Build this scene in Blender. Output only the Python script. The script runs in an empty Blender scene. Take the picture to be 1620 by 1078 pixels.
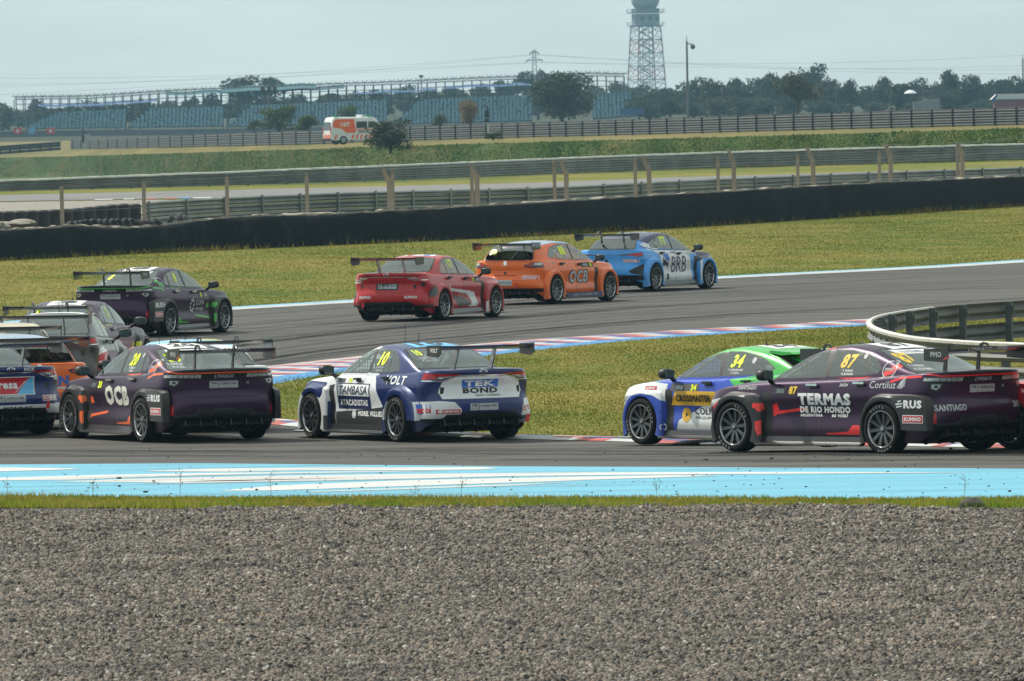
import bpy, bmesh, math, random
import numpy as np
from mathutils import Vector, Matrix
from mathutils.bvhtree import BVHTree
R = math.radians
rnd = random.Random(7)
SC = bpy.context.scene
COL = SC.collection

# ------------------------------------------------------------------ camera
CAM_H, FPX, YH, ROLL = 5.3, 18000.0, 113.0, R(1.0)      # FPX: focal length in pixels of the 1620 px wide photograph
cam_data = bpy.data.cameras.new('camera')
cam_data.sensor_width = 36.0
cam_data.lens = 36.0 * FPX / 1620.0
cam_data.clip_start = 1.0
cam_data.clip_end = 20000.0
cam_data.dof.use_dof = True
cam_data.dof.focus_distance = 178.0
cam_data.dof.aperture_fstop = 20.0
cam = bpy.data.objects.new('camera', cam_data)
COL.objects.link(cam)
PITCH = math.atan((539.0 - YH) / FPX)
cam.matrix_world = (Matrix.Translation((0, 0, CAM_H)) @ Matrix.Rotation(math.pi / 2 - PITCH, 4, 'X')
                    @ Matrix.Rotation(-ROLL, 4, 'Z'))
SC.camera = cam

# ------------------------------------------------------------------ light
SUN_EL, SUN_DIR = R(50), Vector((-0.86, 0.51))          # the sun stands left of and a little beyond the track
wd = bpy.data.worlds.new('World'); SC.world = wd
wd.use_nodes = True
wn = wd.node_tree.nodes; wl = wd.node_tree.links
bgn = wn['Background']
sky = wn.new('ShaderNodeTexSky'); sky.sky_type = 'NISHITA'; sky.sun_disc = False
sky.sun_elevation = SUN_EL
sky.sun_rotation = math.atan2(SUN_DIR.x, SUN_DIR.y)
sky.air_density = 1.0; sky.dust_density = 2.2; sky.ozone_density = 1.0
# thin high cloud: a pale veil over the clear sky, streaky, the same all round
tc = wn.new('ShaderNodeTexCoord'); mp = wn.new('ShaderNodeMapping'); mp.inputs['Scale'].default_value = (14, 14, 60)
nz = wn.new('ShaderNodeTexNoise'); nz.inputs['Scale'].default_value = 2.2; nz.inputs['Detail'].default_value = 6
cr = wn.new('ShaderNodeValToRGB'); cr.color_ramp.elements[0].position = .38; cr.color_ramp.elements[1].position = .72
mxs = wn.new('ShaderNodeMixRGB'); mxs.inputs[2].default_value = (8.6, 9.5, 8.9, 1)
mth = wn.new('ShaderNodeMath'); mth.operation = 'MULTIPLY_ADD'; mth.inputs[1].default_value = .17; mth.inputs[2].default_value = .72
wl.new(tc.outputs['Generated'], mp.inputs['Vector']); wl.new(mp.outputs[0], nz.inputs['Vector'])
wl.new(nz.outputs['Fac'], cr.inputs[0]); wl.new(cr.outputs[0], mth.inputs[0]); wl.new(mth.outputs[0], mxs.inputs[0])
wl.new(sky.outputs[0], mxs.inputs[1]); wl.new(mxs.outputs[0], bgn.inputs['Color'])
bgn.inputs['Strength'].default_value = 0.1
sun_data = bpy.data.lights.new('sun', 'SUN'); sun_data.energy = 5.0; sun_data.angle = R(0.6)
sun_data.color = (1.0, 0.94, 0.83)
sun = bpy.data.objects.new('sun', sun_data); COL.objects.link(sun)
sd = Vector((SUN_DIR.x * math.cos(SUN_EL), SUN_DIR.y * math.cos(SUN_EL), math.sin(SUN_EL)))
sun.rotation_euler = sd.to_track_quat('Z', 'Y').to_euler()
SC.view_settings.view_transform = 'Standard'; SC.view_settings.look = 'None'
SC.view_settings.exposure = 0.0; SC.view_settings.gamma = 1.0; SC.view_settings.use_curve_mapping = False
SC.render.engine = 'CYCLES'
SC.cycles.use_denoising = True
SC.render.filter_size = 0.95
SC.cycles.max_bounces = 6; SC.cycles.transparent_max_bounces = 12; SC.cycles.volume_bounces = 0
SC.cycles.caustics_reflective = False; SC.cycles.caustics_refractive = False

# ------------------------------------------------------------------ helpers
CM = cam.matrix_world.copy()

def ray(px, py):
    v = Vector(((px - 810.0) / FPX, -(py - 539.0) / FPX, -1.0))
    return (CM.to_3x3() @ v)

def at(px, py, z=0.0):
    """ground point (height z) behind a pixel of the photograph"""
    d = ray(px, py)
    k = (z - CAM_H) / d.z
    return Vector((d.x * k, d.y * k, z))

def ground_z(y):
    """the near edge of the track lies a little higher: 2 % crossfall"""
    return float(np.clip(.02 * (160.5 - y), 0, .22))

def atg(px, py):
    """point of the (slightly cambered) ground behind a pixel"""
    p = at(px, py, 0.0)
    for _ in range(25): p = at(px, py, ground_z(p.y))
    return p

def atd(px, py, dist):
    """point at distance dist (along Y) behind a pixel"""
    d = ray(px, py)
    k = dist / d.y
    return Vector((d.x * k, dist, CAM_H + d.z * k))

def pchip(tab, x):
    """smooth monotone interpolation of a table [(x, y), ...]"""
    t = sorted(tab); X = np.array([p[0] for p in t], float); Y = np.array([p[1] for p in t], float)
    x = np.clip(np.asarray(x, float), X[0], X[-1])
    if len(X) == 2: return np.interp(x, X, Y)
    h = np.diff(X); d = np.diff(Y) / h
    m = np.zeros(len(X)); m[0] = d[0]; m[-1] = d[-1]
    for i in range(1, len(X) - 1):
        if d[i - 1] * d[i] > 0:
            w1 = 2 * h[i] + h[i - 1]; w2 = h[i] + 2 * h[i - 1]
            m[i] = (w1 + w2) / (w1 / d[i - 1] + w2 / d[i])
    i = np.clip(np.searchsorted(X, x, side='right') - 1, 0, len(h) - 1)
    u = (x - X[i]) / h[i]
    return ((2 * u**3 - 3 * u**2 + 1) * Y[i] + (u**3 - 2 * u**2 + u) * h[i] * m[i]
            + (-2 * u**3 + 3 * u**2) * Y[i + 1] + (u**3 - u**2) * h[i] * m[i + 1])

class NT:
    """tiny node-tree writer"""
    def __init__(self, name):
        self.m = bpy.data.materials.new(name); self.m.use_nodes = True
        self.t = self.m.node_tree; self.n = self.t.nodes; self.l = self.t.links
        self.b = self.n['Principled BSDF']; self.out = self.n['Material Output']
    def new(self, typ, **kw):
        n = self.n.new('ShaderNode' + typ)
        for k, v in kw.items():
            if k in n.inputs.keys(): n.inputs[k].default_value = v
            else: setattr(n, k, v)
        return n
    def link(self, a, b): self.l.new(a, b)
    def noise(self, scale, detail=4, rough=.55, vec=None, dist=0.0):
        n = self.new('TexNoise', Scale=scale, Detail=detail, Roughness=rough, Distortion=dist)
        if vec is not None: self.link(vec, n.inputs['Vector'])
        return n.outputs['Fac']
    def coord(self, which='Object', scale=(1, 1, 1)):
        c = self.new('TexCoord'); m = self.new('Mapping', Scale=scale)
        self.link(c.outputs[which], m.inputs['Vector']); return m.outputs[0]
    def ramp(self, fac, stops, interp='LINEAR'):
        r = self.new('ValToRGB'); e = r.color_ramp; e.interpolation = interp
        while len(e.elements) < len(stops): e.elements.new(.5)
        for el, (p, c) in zip(e.elements, stops):
            el.position = p; el.color = (*c, 1) if len(c) == 3 else c
        self.link(fac, r.inputs[0]); return r.outputs[0]
    def mix(self, fac, a, b, mode='MIX'):
        m = self.new('MixRGB', blend_type=mode)
        for i, s in ((0, fac), (1, a), (2, b)):
            if isinstance(s, (int, float)): m.inputs[i].default_value = s
            elif isinstance(s, tuple): m.inputs[i].default_value = (*s, 1)
            else: self.link(s, m.inputs[i])
        return m.outputs[0]
    def math(self, op, a, b=0.0, c=0.0):
        m = self.new('Math', operation=op)
        for i, s in enumerate((a, b, c)):
            if isinstance(s, (int, float)): m.inputs[i].default_value = s
            else: self.link(s, m.inputs[i])
        return m.outputs[0]
    def bump(self, h, strength=.5, dist=.02):
        b = self.new('Bump', Strength=strength, Distance=dist); self.link(h, b.inputs['Height'])
        self.link(b.outputs[0], self.b.inputs['Normal'])
    def set(self, color=None, rough=None, metal=None, coat=None, spec=None):
        if color is not None:
            if isinstance(color, tuple): self.b.inputs['Base Color'].default_value = (*color, 1)
            else: self.link(color, self.b.inputs['Base Color'])
        if rough is not None:
            if isinstance(rough, (int, float)): self.b.inputs['Roughness'].default_value = rough
            else: self.link(rough, self.b.inputs['Roughness'])
        if metal is not None: self.b.inputs['Metallic'].default_value = metal
        if coat is not None: self.b.inputs['Coat Weight'].default_value = coat; self.b.inputs['Coat Roughness'].default_value = .06
        if spec is not None: self.b.inputs['Specular IOR Level'].default_value = spec
        return self.m

_plain = {}
def plain(name, color, rough=.5, metal=0.0, coat=None, vary=.12, scale=6.0, spec=None):
    """a colour with a little wear: noise in value and in roughness"""
    key = (name, color, rough, metal, coat)
    if key in _plain: return _plain[key]
    t = NT(name)
    f = t.noise(scale, 5, .6, t.coord('Object'))
    lo = tuple(c * (1 - vary) for c in color); hi = tuple(min(1, c * (1 + vary)) for c in color)
    t.set(t.ramp(f, [(.3, lo), (.7, hi)]), t.math('MULTIPLY_ADD', f, .25, rough - .12), metal, coat, spec)
    _plain[key] = t.m
    return t.m

class MB:
    """mesh collector"""
    def __init__(self): self.v = []; self.f = []; self.mi = []
    def add(self, verts, faces, mat=0):
        o = len(self.v); self.v += [tuple(p) for p in verts]
        self.f += [tuple(i + o for i in f) for f in faces]; self.mi += [mat] * len(faces)
    def box(self, c, s, mat=0, rot=None):
        hx, hy, hz = s[0] / 2, s[1] / 2, s[2] / 2
        P = [Vector((x, y, z)) for x in (-hx, hx) for y in (-hy, hy) for z in (-hz, hz)]
        if rot is not None: P = [rot @ p for p in P]
        c = Vector(c)
        self.add([p + c for p in P], [(0, 1, 3, 2), (4, 6, 7, 5), (0, 4, 5, 1), (2, 3, 7, 6), (0, 2, 6, 4), (1, 5, 7, 3)], mat)
    def tube(self, pts, r, n=6, mat=0, cap=True):
        pts = [Vector(p) for p in pts]; rr = r if isinstance(r, (list, tuple)) else [r] * len(pts)
        vs = []
        for i, p in enumerate(pts):
            d = (pts[min(i + 1, len(pts) - 1)] - pts[max(i - 1, 0)]).normalized()
            up = Vector((0, 0, 1)) if abs(d.z) < .9 else Vector((1, 0, 0))
            a = d.cross(up).normalized(); b = a.cross(d).normalized()
            vs += [p + (a * math.cos(2 * math.pi * k / n) + b * math.sin(2 * math.pi * k / n)) * rr[i] for k in range(n)]
        fs = []
        for i in range(len(pts) - 1):
            for k in range(n):
                fs.append((i * n + k, i * n + (k + 1) % n, (i + 1) * n + (k + 1) % n, (i + 1) * n + k))
        if cap: fs += [tuple(range(n))[::-1], tuple((len(pts) - 1) * n + k for k in range(n))]
        self.add(vs, fs, mat)
    def lathe(self, prof, axis='z', n=24, c=(0, 0, 0), mat=0, a0=0.0, a1=2 * math.pi):
        """prof: (radius, height) pairs turned round an axis"""
        full = abs(a1 - a0 - 2 * math.pi) < 1e-6; m = n if full else n + 1
        vs = []
        for r, h in prof:
            for k in range(m):
                a = a0 + (a1 - a0) * k / n; x, y = r * math.cos(a), r * math.sin(a)
                p = (x, y, h) if axis == 'z' else ((x, h, y) if axis == 'y' else (h, x, y))
                vs.append((p[0] + c[0], p[1] + c[1], p[2] + c[2]))
        fs = []
        for i in range(len(prof) - 1):
            for k in range(n):
                k2 = (k + 1) % m
                q = (i * m + k, i * m + k2, (i + 1) * m + k2, (i + 1) * m + k)
                fs.append(q if axis != 'y' else q[::-1])
        self.add(vs, fs, mat)
    def prism(self, poly, axis, a, b, mat=0):
        """2D polygon extruded along an axis from a to b"""
        def P(u, v, w): return {'y': (u, w, v), 'x': (w, u, v), 'z': (u, v, w)}[axis]
        n = len(poly)
        vs = [P(u, v, a) for u, v in poly] + [P(u, v, b) for u, v in poly]
        fs = [tuple(range(n)), tuple(range(2 * n - 1, n - 1, -1))] + [(i, i + n, (i + 1) % n + n, (i + 1) % n) for i in range(n)]
        self.add(vs, fs, mat)
    def blob(self, c, s, n=2.5, nu=12, nv=8, mat=0):
        """superellipsoid"""
        def e(w, m): return math.copysign(abs(w) ** m, w)
        vs = []; k = 2.0 / n
        for j in range(nv + 1):
            ph = -math.pi / 2 + math.pi * j / nv
            for i in range(nu):
                th = 2 * math.pi * i / nu
                vs.append((c[0] + s[0] * e(math.cos(ph), k) * e(math.cos(th), k), c[1] + s[1] * e(math.cos(ph), k) * e(math.sin(th), k), c[2] + s[2] * e(math.sin(ph), k)))
        fs = [(j * nu + i, j * nu + (i + 1) % nu, (j + 1) * nu + (i + 1) % nu, (j + 1) * nu + i) for j in range(nv) for i in range(nu)]
        self.add(vs, fs, mat)
    def grid(self, P, mat=0, flip=False):
        """P: rows of points"""
        nr, nc = len(P), len(P[0])
        fs = [(i * nc + j, i * nc + j + 1, (i + 1) * nc + j + 1, (i + 1) * nc + j) for i in range(nr - 1) for j in range(nc - 1)]
        if flip: fs = [f[::-1] for f in fs]
        self.add([p for row in P for p in row], fs, mat)
    def mesh(self, name, mats, smooth=False):
        me = bpy.data.meshes.new(name); me.from_pydata(self.v, [], self.f)
        for m in (mats if isinstance(mats, (list, tuple)) else [mats]): me.materials.append(m)
        me.polygons.foreach_set('material_index', self.mi)
        if not smooth and len(self.f) < 4000:
            bm = bmesh.new(); bm.from_mesh(me); bmesh.ops.recalc_face_normals(bm, faces=bm.faces); bm.to_mesh(me); bm.free()
        if smooth:
            bm = bmesh.new(); bm.from_mesh(me)
            bmesh.ops.remove_doubles(bm, verts=bm.verts, dist=1e-5); bmesh.ops.recalc_face_normals(bm, faces=bm.faces)
            for f in bm.faces: f.smooth = True
            for e in bm.edges:
                if len(e.link_faces) == 2 and e.calc_face_angle(0) > R(38): e.smooth = False
            bm.to_mesh(me); bm.free()
        me.update(); return me
    def build(self, name, mats, parent=None, smooth=False, **kw):
        return link(name, self.mesh(name, mats, smooth), parent, **kw)

ORD = ['first', 'second', 'third', 'fourth', 'fifth', 'sixth', 'seventh', 'eighth', 'ninth', 'tenth', 'eleventh', 'twelfth', 'thirteenth', 'fourteenth', 'fifteenth', 'sixteenth',
       'seventeenth', 'eighteenth', 'nineteenth', 'twentieth', 'twenty-first', 'twenty-second', 'twenty-third', 'twenty-fourth', 'twenty-fifth', 'twenty-sixth', 'twenty-seventh', 'twenty-eighth']

def link(name, data, parent=None, loc=None, rot=None, **props):
    o = bpy.data.objects.new(name, data); COL.objects.link(o)
    if parent is not None: o.parent = parent
    if loc is not None: o.location = loc
    if rot is not None: o.rotation_euler = rot
    for k, v in props.items(): o[k] = v
    return o

def thing(name, label, cat, loc=(0, 0, 0), rz=0.0, group=None):
    o = link(name, None, None, loc, (0, 0, rz), label=label, category=cat)
    if group: o['group'] = group
    return o

def quick_mesh(name, verts, faces_flat, nper, mats, mi=None):
    """fast mesh from numpy arrays, all faces with nper corners"""
    me = bpy.data.meshes.new(name)
    nf = len(faces_flat) // nper
    me.vertices.add(len(verts)); me.vertices.foreach_set('co', np.asarray(verts, np.float32).ravel())
    me.loops.add(nf * nper); me.loops.foreach_set('vertex_index', np.asarray(faces_flat, np.int32))
    me.polygons.add(nf); me.polygons.foreach_set('loop_start', np.arange(0, nf * nper, nper, dtype=np.int32))
    for m in mats: me.materials.append(m)
    if mi is not None: me.polygons.foreach_set('material_index', np.asarray(mi, np.int32))
    me.update(calc_edges=True); return me
# ------------------------------------------------------------------ ground materials
def grass_mat(name, dry, mid, green, scale=.12, fine=6.0):
    t = NT(name); v = t.coord('Object', (1, .35, 1))
    a = t.noise(scale, 6, .62, v); b = t.noise(fine, 4, .7, t.coord('Object')); c = t.noise(scale * 5, 4, .6, v)
    f = t.math('ADD', t.math('MULTIPLY', a, .55), t.math('ADD', t.math('MULTIPLY', b, .22), t.math('MULTIPLY', c, .25)))
    t.set(t.ramp(f, [(.39, green), (.50, mid), (.61, dry)]), .9, spec=.15); t.bump(b, .6, .03)
    return t.m
def blade_mat(name, dry, mid, green, scale=.12):
    t = NT(name); v = t.coord('Object', (1, .35, 1)); a = t.noise(scale, 6, .62, v); c = t.noise(scale * 5, 4, .6, v)
    g = t.new('NewGeometry'); r = g.outputs['Random Per Island']
    f = t.math('ADD', t.math('MULTIPLY', a, .5), t.math('ADD', t.math('MULTIPLY', r, .13), t.math('MULTIPLY', c, .40)))
    col = t.ramp(f, [(.40, green), (.52, mid), (.63, dry)])
    t.set(col, .7, spec=.2)
    tr = t.new('BsdfTranslucent'); t.link(col, tr.inputs[0]); mx = t.new('MixShader'); mx.inputs[0].default_value = .5
    t.link(t.b.outputs[0], mx.inputs[1]); t.link(tr.outputs[0], mx.inputs[2]); t.link(mx.outputs[0], t.out.inputs['Surface'])
    return t.m
GR = ((.195, .165, .040), (.132, .134, .020), (.070, .105, .011))
G_GROUND = grass_mat('verge_ground', *GR)
G_BLADE = blade_mat('verge_blades', (.205, .17, .038), (.142, .146, .018), (.080, .120, .010))
G_BANK = grass_mat('bank_grass', (.085, .075, .022), (.045, .072, .008), (.020, .046, .004), .10, 1.2)
G_BANKB = blade_mat('bank_blades', (.12, .11, .022), (.062, .12, .008), (.020, .060, .004), .09)
G_DRY = grass_mat('dry_grass', (.19, .15, .052), (.135, .118, .038), (.085, .09, .026), .05, 1.5)
G_FIELD = grass_mat('scrub_field', (.05, .05, .025), (.035, .04, .018), (.025, .034, .012), .02, .4)

def asphalt():
    t = NT('asphalt'); v = t.coord('Object'); w = t.coord('Object', (.16, 2.6, 1)); u = t.coord('Object', (.05, .9, 1))
    a = t.noise(60, 3, .7, v); b = t.noise(.35, 4, .6, w); c = t.noise(1.0, 5, .65, u)
    f = t.math('ADD', t.math('MULTIPLY', a, .22), t.math('ADD', t.math('MULTIPLY', b, .42), t.math('MULTIPLY', c, .36)))
    t.set(t.ramp(f, [(.37, (.030, .028, .027)), (.5, (.064, .061, .057)), (.61, (.105, .099, .090))]), .8, spec=.28)
    t.bump(a, .35, .006); return t.m
ASPH = asphalt()

def painted(name, c, wear=.35):
    t = NT(name); v = t.coord('Object'); a = t.noise(38, 4, .7, v); b = t.noise(.9, 5, .65, t.coord('Object', (.2, 1.6, 1)))
    f = t.math('ADD', t.math('MULTIPLY', a, .5), t.math('MULTIPLY', b, .5))
    d = tuple(x * .62 + .012 for x in c)
    col = t.ramp(f, [(.33, (.06, .06, .06)), (.40, d), (.52, c), (.7, tuple(min(1, x * 1.08) for x in c))]) if wear else c
    t.set(col, .62, spec=.35); t.bump(a, .25, .004); return t.m
P_BLUE = painted('runoff_blue', (.12, .38, .52))
P_WHITE = painted('runoff_white', (.52, .53, .53))
P_KBLUE = painted('kerb_blue', (.06, .25, .52)); P_KNAVY = painted('kerb_navy', (.028, .085, .26)); P_KRED = painted('kerb_red', (.42, .085, .07)); P_KWHITE = painted('kerb_white', (.46, .47, .47))

def sheet(name, pts, z, mat, kind='structure', n=1):
    m = MB(); m.add([(p[0], p[1], z) for p in pts], [tuple(range(len(pts)))])
    o = m.build(name, mat); bm = bmesh.new(); bm.from_mesh(o.data)
    bmesh.ops.recalc_face_normals(bm, faces=bm.faces)
    if sum(f.normal.z for f in bm.faces) < 0: bmesh.ops.reverse_faces(bm, faces=bm.faces)
    for yy in (149.5, 160.5):
        bmesh.ops.bisect_plane(bm, geom=bm.verts[:] + bm.edges[:] + bm.faces[:], plane_co=(0, yy, 0), plane_no=(0, 1, 0), dist=1e-4)
    for v in bm.verts: v.co.z += ground_z(v.co.y)
    bmesh.ops.triangulate(bm, faces=bm.faces); bm.to_mesh(o.data); bm.free()
    o['kind'] = kind; return o

def yh(px): return YH + (810.0 - px) * math.tan(ROLL)
def onp(px, py, s): return atd(px, py, FPX / s)                       # point seen at a pixel, standing where one metre is s pixels

# ------------------------------------------------------------------ terrain: flat round the track, a drainage ditch, a bank, then fields falling away
T_RAIL_S = [(-600, 9.5), (110, 11), (300, 14), (500, 16.5), (650, 17.4), (1000, 19.5), (1300, 21.4), (1620, 23.2), (2400, 26)]
T_RAIL_Y = [(-600, 248), (110, 237), (300, 233), (500, 228.5), (650, 223), (1000, 214), (1300, 206), (1620, 198), (2400, 176)]
T_CREST_Y = [(-600, 262), (0, 250), (110, 247.5), (300, 242), (500, 236), (650, 231), (1000, 221), (1300, 213), (1620, 203), (2400, 182)]
T_ARM2_Y = [(-900, 330), (0, 304), (530, 290), (1050, 270), (1620, 254), (2600, 222), (3200, 204)]
def tz(tab, px): return float(pchip(tab, px))
def arm2(px): y = tz(T_ARM2_Y, px); return at(px, y, 0)
def crest(px): return onp(px, tz(T_CREST_Y, px), tz(T_RAIL_S, px) * 1.035)
def railp(px): return onp(px, tz(T_RAIL_Y, px), tz(T_RAIL_S, px))
def far_row(tab, s): return lambda px: onp(px, tz(tab, px), s)
STAND_S = 8.0
stand_g = far_row([(-600, 222), (0, 217), (400, 212), (700, 206), (1000, 199), (1300, 191), (1620, 186), (2400, 170)], STAND_S)
beyond = lambda px: onp(px, tz([(-600, 236), (0, 225), (330, 219), (500, 216), (800, 209), (1000, 204), (1300, 196), (1620, 189), (2400, 172)], px), 9.5)
def terrain():
    pxs = np.concatenate([np.linspace(-5000, -700, 8), np.linspace(-600, 2300, 59), np.linspace(2500, 7000, 8)])
    nrnd = np.random.RandomState(3); bumps = nrnd.rand(len(pxs) * 4)
    cl = lambda px: min(max(px, -560), 2300)
    rows = []
    for d in (-60, 60, 149.5, 160.5, 200, 350, 480): rows.append([((px - 810) / FPX * max(d, 480), d, ground_z(d) - .016) for px in pxs])
    def shift(px, p): q = cl(px); k = p.y / FPX; return (p.x + (px - q) * k, p.y, p.z)
    rows.append([shift(px, arm2(cl(px)) + Vector((0, 2, -.016))) for px in pxs])
    rows.append([shift(px, arm2(cl(px)) + Vector((0, 22, -.9))) for px in pxs])
    def foot(px): p = crest(px); q = p * (1 - 13 / p.y); return Vector((q.x, p.y - 13, p.z - 2.7))
    for k in (0, .2, .4, .6, .8):
        r = []
        for i, px in enumerate(pxs):
            a, b = foot(cl(px)), crest(cl(px)); p = a.lerp(b, k)
            p.y += (bumps[i] - .5) * 2.2 * (0 < k); p.z += (bumps[i + 70] - .5) * .35 * (0 < k)
            r.append(shift(px, p))
        rows.append(r)
    rows.append([shift(px, crest(cl(px))) for px in pxs])
    rows.append([shift(px, railp(cl(px))) for px in pxs])
    rows.append([shift(px, beyond(cl(px))) for px in pxs])
    rows.append([shift(px, stand_g(cl(px))) for px in pxs])
    fy = lambda px: tz([(-600, 192), (0, 176), (810, 152), (1620, 140), (2400, 124)], px)
    rows.append([shift(px, atd(cl(px), fy(cl(px)), 4285)) for px in pxs])
    rows.append([shift(px, atd(cl(px), fy(cl(px)) + 3, 5900)) for px in pxs])
    m = MB()
    a = rows[:9]; b = rows[8:15]; c = rows[14:]
    m.grid(a, 0); m.grid(b, 1); m.grid(c[:3], 2); m.grid(c[2:], 3)
    o = m.build('ground', [G_GROUND, G_BANK, G_DRY, G_FIELD], None); o['kind'] = 'structure'
    for p in o.data.polygons: p.use_smooth = True
    return rows
ROWS = terrain()

# ------------------------------------------------------------------ track, infield, runoff, kerbs
def V2(px, py): p = atg(px, py); return (p.x, p.y)
far_edge = [(5200, 268), (3600, 318), (2300, 372), (1900, 395), (1620, 411), (1430, 423), (1250, 432), (1130, 438), (900, 450), (560, 474), (365, 486), (180, 497), (0, 509), (-300, 530), (-900, 575), (-2400, 690)]
near_edge = [(-3000, 714), (-900, 729), (0, 735), (810, 738), (1620, 741.5), (2400, 745), (5200, 757)]
sheet('track', [V2(*p) for p in near_edge] + [V2(*p) for p in far_edge], -.004, ASPH)
kerb_far_t = [(5200, 330), (3600, 382), (2300, 452), (1700, 486), (1390, 505), (1250, 513), (1000, 531), (835, 547), (700, 561), (545, 577), (440, 594), (330, 615), (260, 634)]
kerb_near_t = [(262, 646), (330, 657), (440, 667), (640, 682), (850, 691), (1100, 698), (1480, 704), (1800, 709), (2400, 715), (5200, 740)]
sheet('infield', [V2(*p) for p in kerb_far_t] + [V2(*p) for p in kerb_near_t], .006, G_GROUND)
sheet('runoff', [V2(-3000, 775), V2(-900, 783), V2(0, 786), V2(810, 788), V2(1620, 790), V2(2400, 793), V2(5200, 803)] + [V2(*p) for p in near_edge[::-1]], .000, P_BLUE)

def resample(pts, step):
    P = [Vector((p[0], p[1])) for p in pts]; out = [P[0]]; acc = 0
    for a, b in zip(P, P[1:]):
        L = (b - a).length; d = step - acc
        while d < L: out.append(a.lerp(b, d / L)); d += step
        acc = (acc + L) % step if L + acc >= step else acc + L
    out.append(P[-1]); return out

def smooth_path(pts, step, n=8):
    """Catmull-Rom through the points, then even spacing"""
    P = [Vector((p[0], p[1])) for p in pts]; q = []
    for i in range(len(P) - 1):
        a, b, c, d = P[max(i - 1, 0)], P[i], P[i + 1], P[min(i + 2, len(P) - 1)]
        for k in range(n):
            t = k / n; q.append(.5 * ((2 * b) + (c - a) * t + (2 * a - 5 * b + 4 * c - d) * t * t + (3 * b - a - 3 * c + d) * t ** 3))
    q.append(P[-1]); return resample(q, step)

def kerb(name, line, w, side, period, z0=.004, zt=.045, label=None):
    """painted kerb along a line; the pattern (white, red, navy wedges over a blue edge) is laid in paint blocks"""
    path = smooth_path(line, .25); m = MB(); ws = w if callable(w) else (lambda p: w)
    vs = [0, .16, .36, .56, .78, 1.0]; zs = [z0, z0 + .6 * (zt - z0), zt, zt, z0 + .7 * (zt - z0), z0]
    rows = []; acc = 0
    for i, p in enumerate(path):
        d = (path[min(i + 1, len(path) - 1)] - path[max(i - 1, 0)]).normalized(); n = Vector((-d.y, d.x)) * side
        W_ = ws(p); rows.append([(p.x + n.x * W_ * v, p.y + n.y * W_ * v, z + ground_z(p.y + n.y * W_ * v)) for v, z in zip(vs, zs)])
    for i in range(len(rows) - 1):
        for j in range(5):
            ph = ((i * .25) / period + j * .31 + .04 * math.sin(i * 1.7)) % 1.0
            if j == 0: mat = 3
            elif ph < .36: mat = 0
            elif ph < .68: mat = 1
            else: mat = 2
            if j == 4: mat = 0 if ph > .3 else 1
            q = [rows[i][j], rows[i][j + 1], rows[i + 1][j + 1], rows[i + 1][j]]
            m.add(q, [(0, 1, 2, 3)], mat)
    o = m.build(name, [P_KWHITE, P_KRED, P_KNAVY, P_KBLUE]); o['kind'] = 'structure'
    bm = bmesh.new(); bm.from_mesh(o.data); bmesh.ops.remove_doubles(bm, verts=bm.verts, dist=1e-4); bmesh.ops.recalc_face_normals(bm, faces=bm.faces)
    if sum(f.normal.z for f in bm.faces) < 0: bmesh.ops.reverse_faces(bm, faces=bm.faces)
    bm.to_mesh(o.data); bm.free(); return o
# far kerb: widens towards the hairpin on the left
kerb('kerb', [V2(*p) for p in [(5200, 338), (3600, 390), (2300, 460), (1700, 494.5), (1390, 515), (1250, 522.5), (1000, 539.5), (835, 556.5), (700, 571.5), (545, 590), (440, 608), (350, 632)]], lambda p: 2.7 + 2.8 * min(1, max(0, (207 - p.y) / 16)), -1, 2.0)
kerb('kerb', [V2(*p) for p in [(280, 648), (330, 655), (440, 664), (640, 681), (850, 691), (1100, 698), (1480, 704), (1800, 709), (2400, 715), (5200, 740)]], .75, -1, 2.2)
# painted line on the outside of the bend
def edge_line():
    path = smooth_path([V2(p[0], p[1] + .5) for p in far_edge], 2.0); m = MB(); L = []
    for i, p in enumerate(path):
        d = (path[min(i + 1, len(path) - 1)] - path[max(i - 1, 0)]).normalized(); n = Vector((-d.y, d.x))
        L.append([(p.x + n.x * v, p.y + n.y * v, z) for v, z in ((0, .002), (.4, .03), (.95, .03), (1.3, .002))])
    for i in range(len(L) - 1):
        for j in range(3): m.add([L[i][j], L[i][j + 1], L[i + 1][j + 1], L[i + 1][j]], [(3, 2, 1, 0)], 1 if j == 2 else 0)
    o = m.build('edge_line', [P_KBLUE2, P_KWHITE]); o['kind'] = 'structure'
    bm = bmesh.new(); bm.from_mesh(o.data); bmesh.ops.remove_doubles(bm, verts=bm.verts, dist=1e-4); bmesh.ops.recalc_face_normals(bm, faces=bm.faces)
    if sum(f.normal.z for f in bm.faces) < 0: bmesh.ops.reverse_faces(bm, faces=bm.faces)
    bm.to_mesh(o.data); bm.free()
P_KBLUE2 = painted('edge_blue', (.16, .42, .62)); edge_line()
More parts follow.
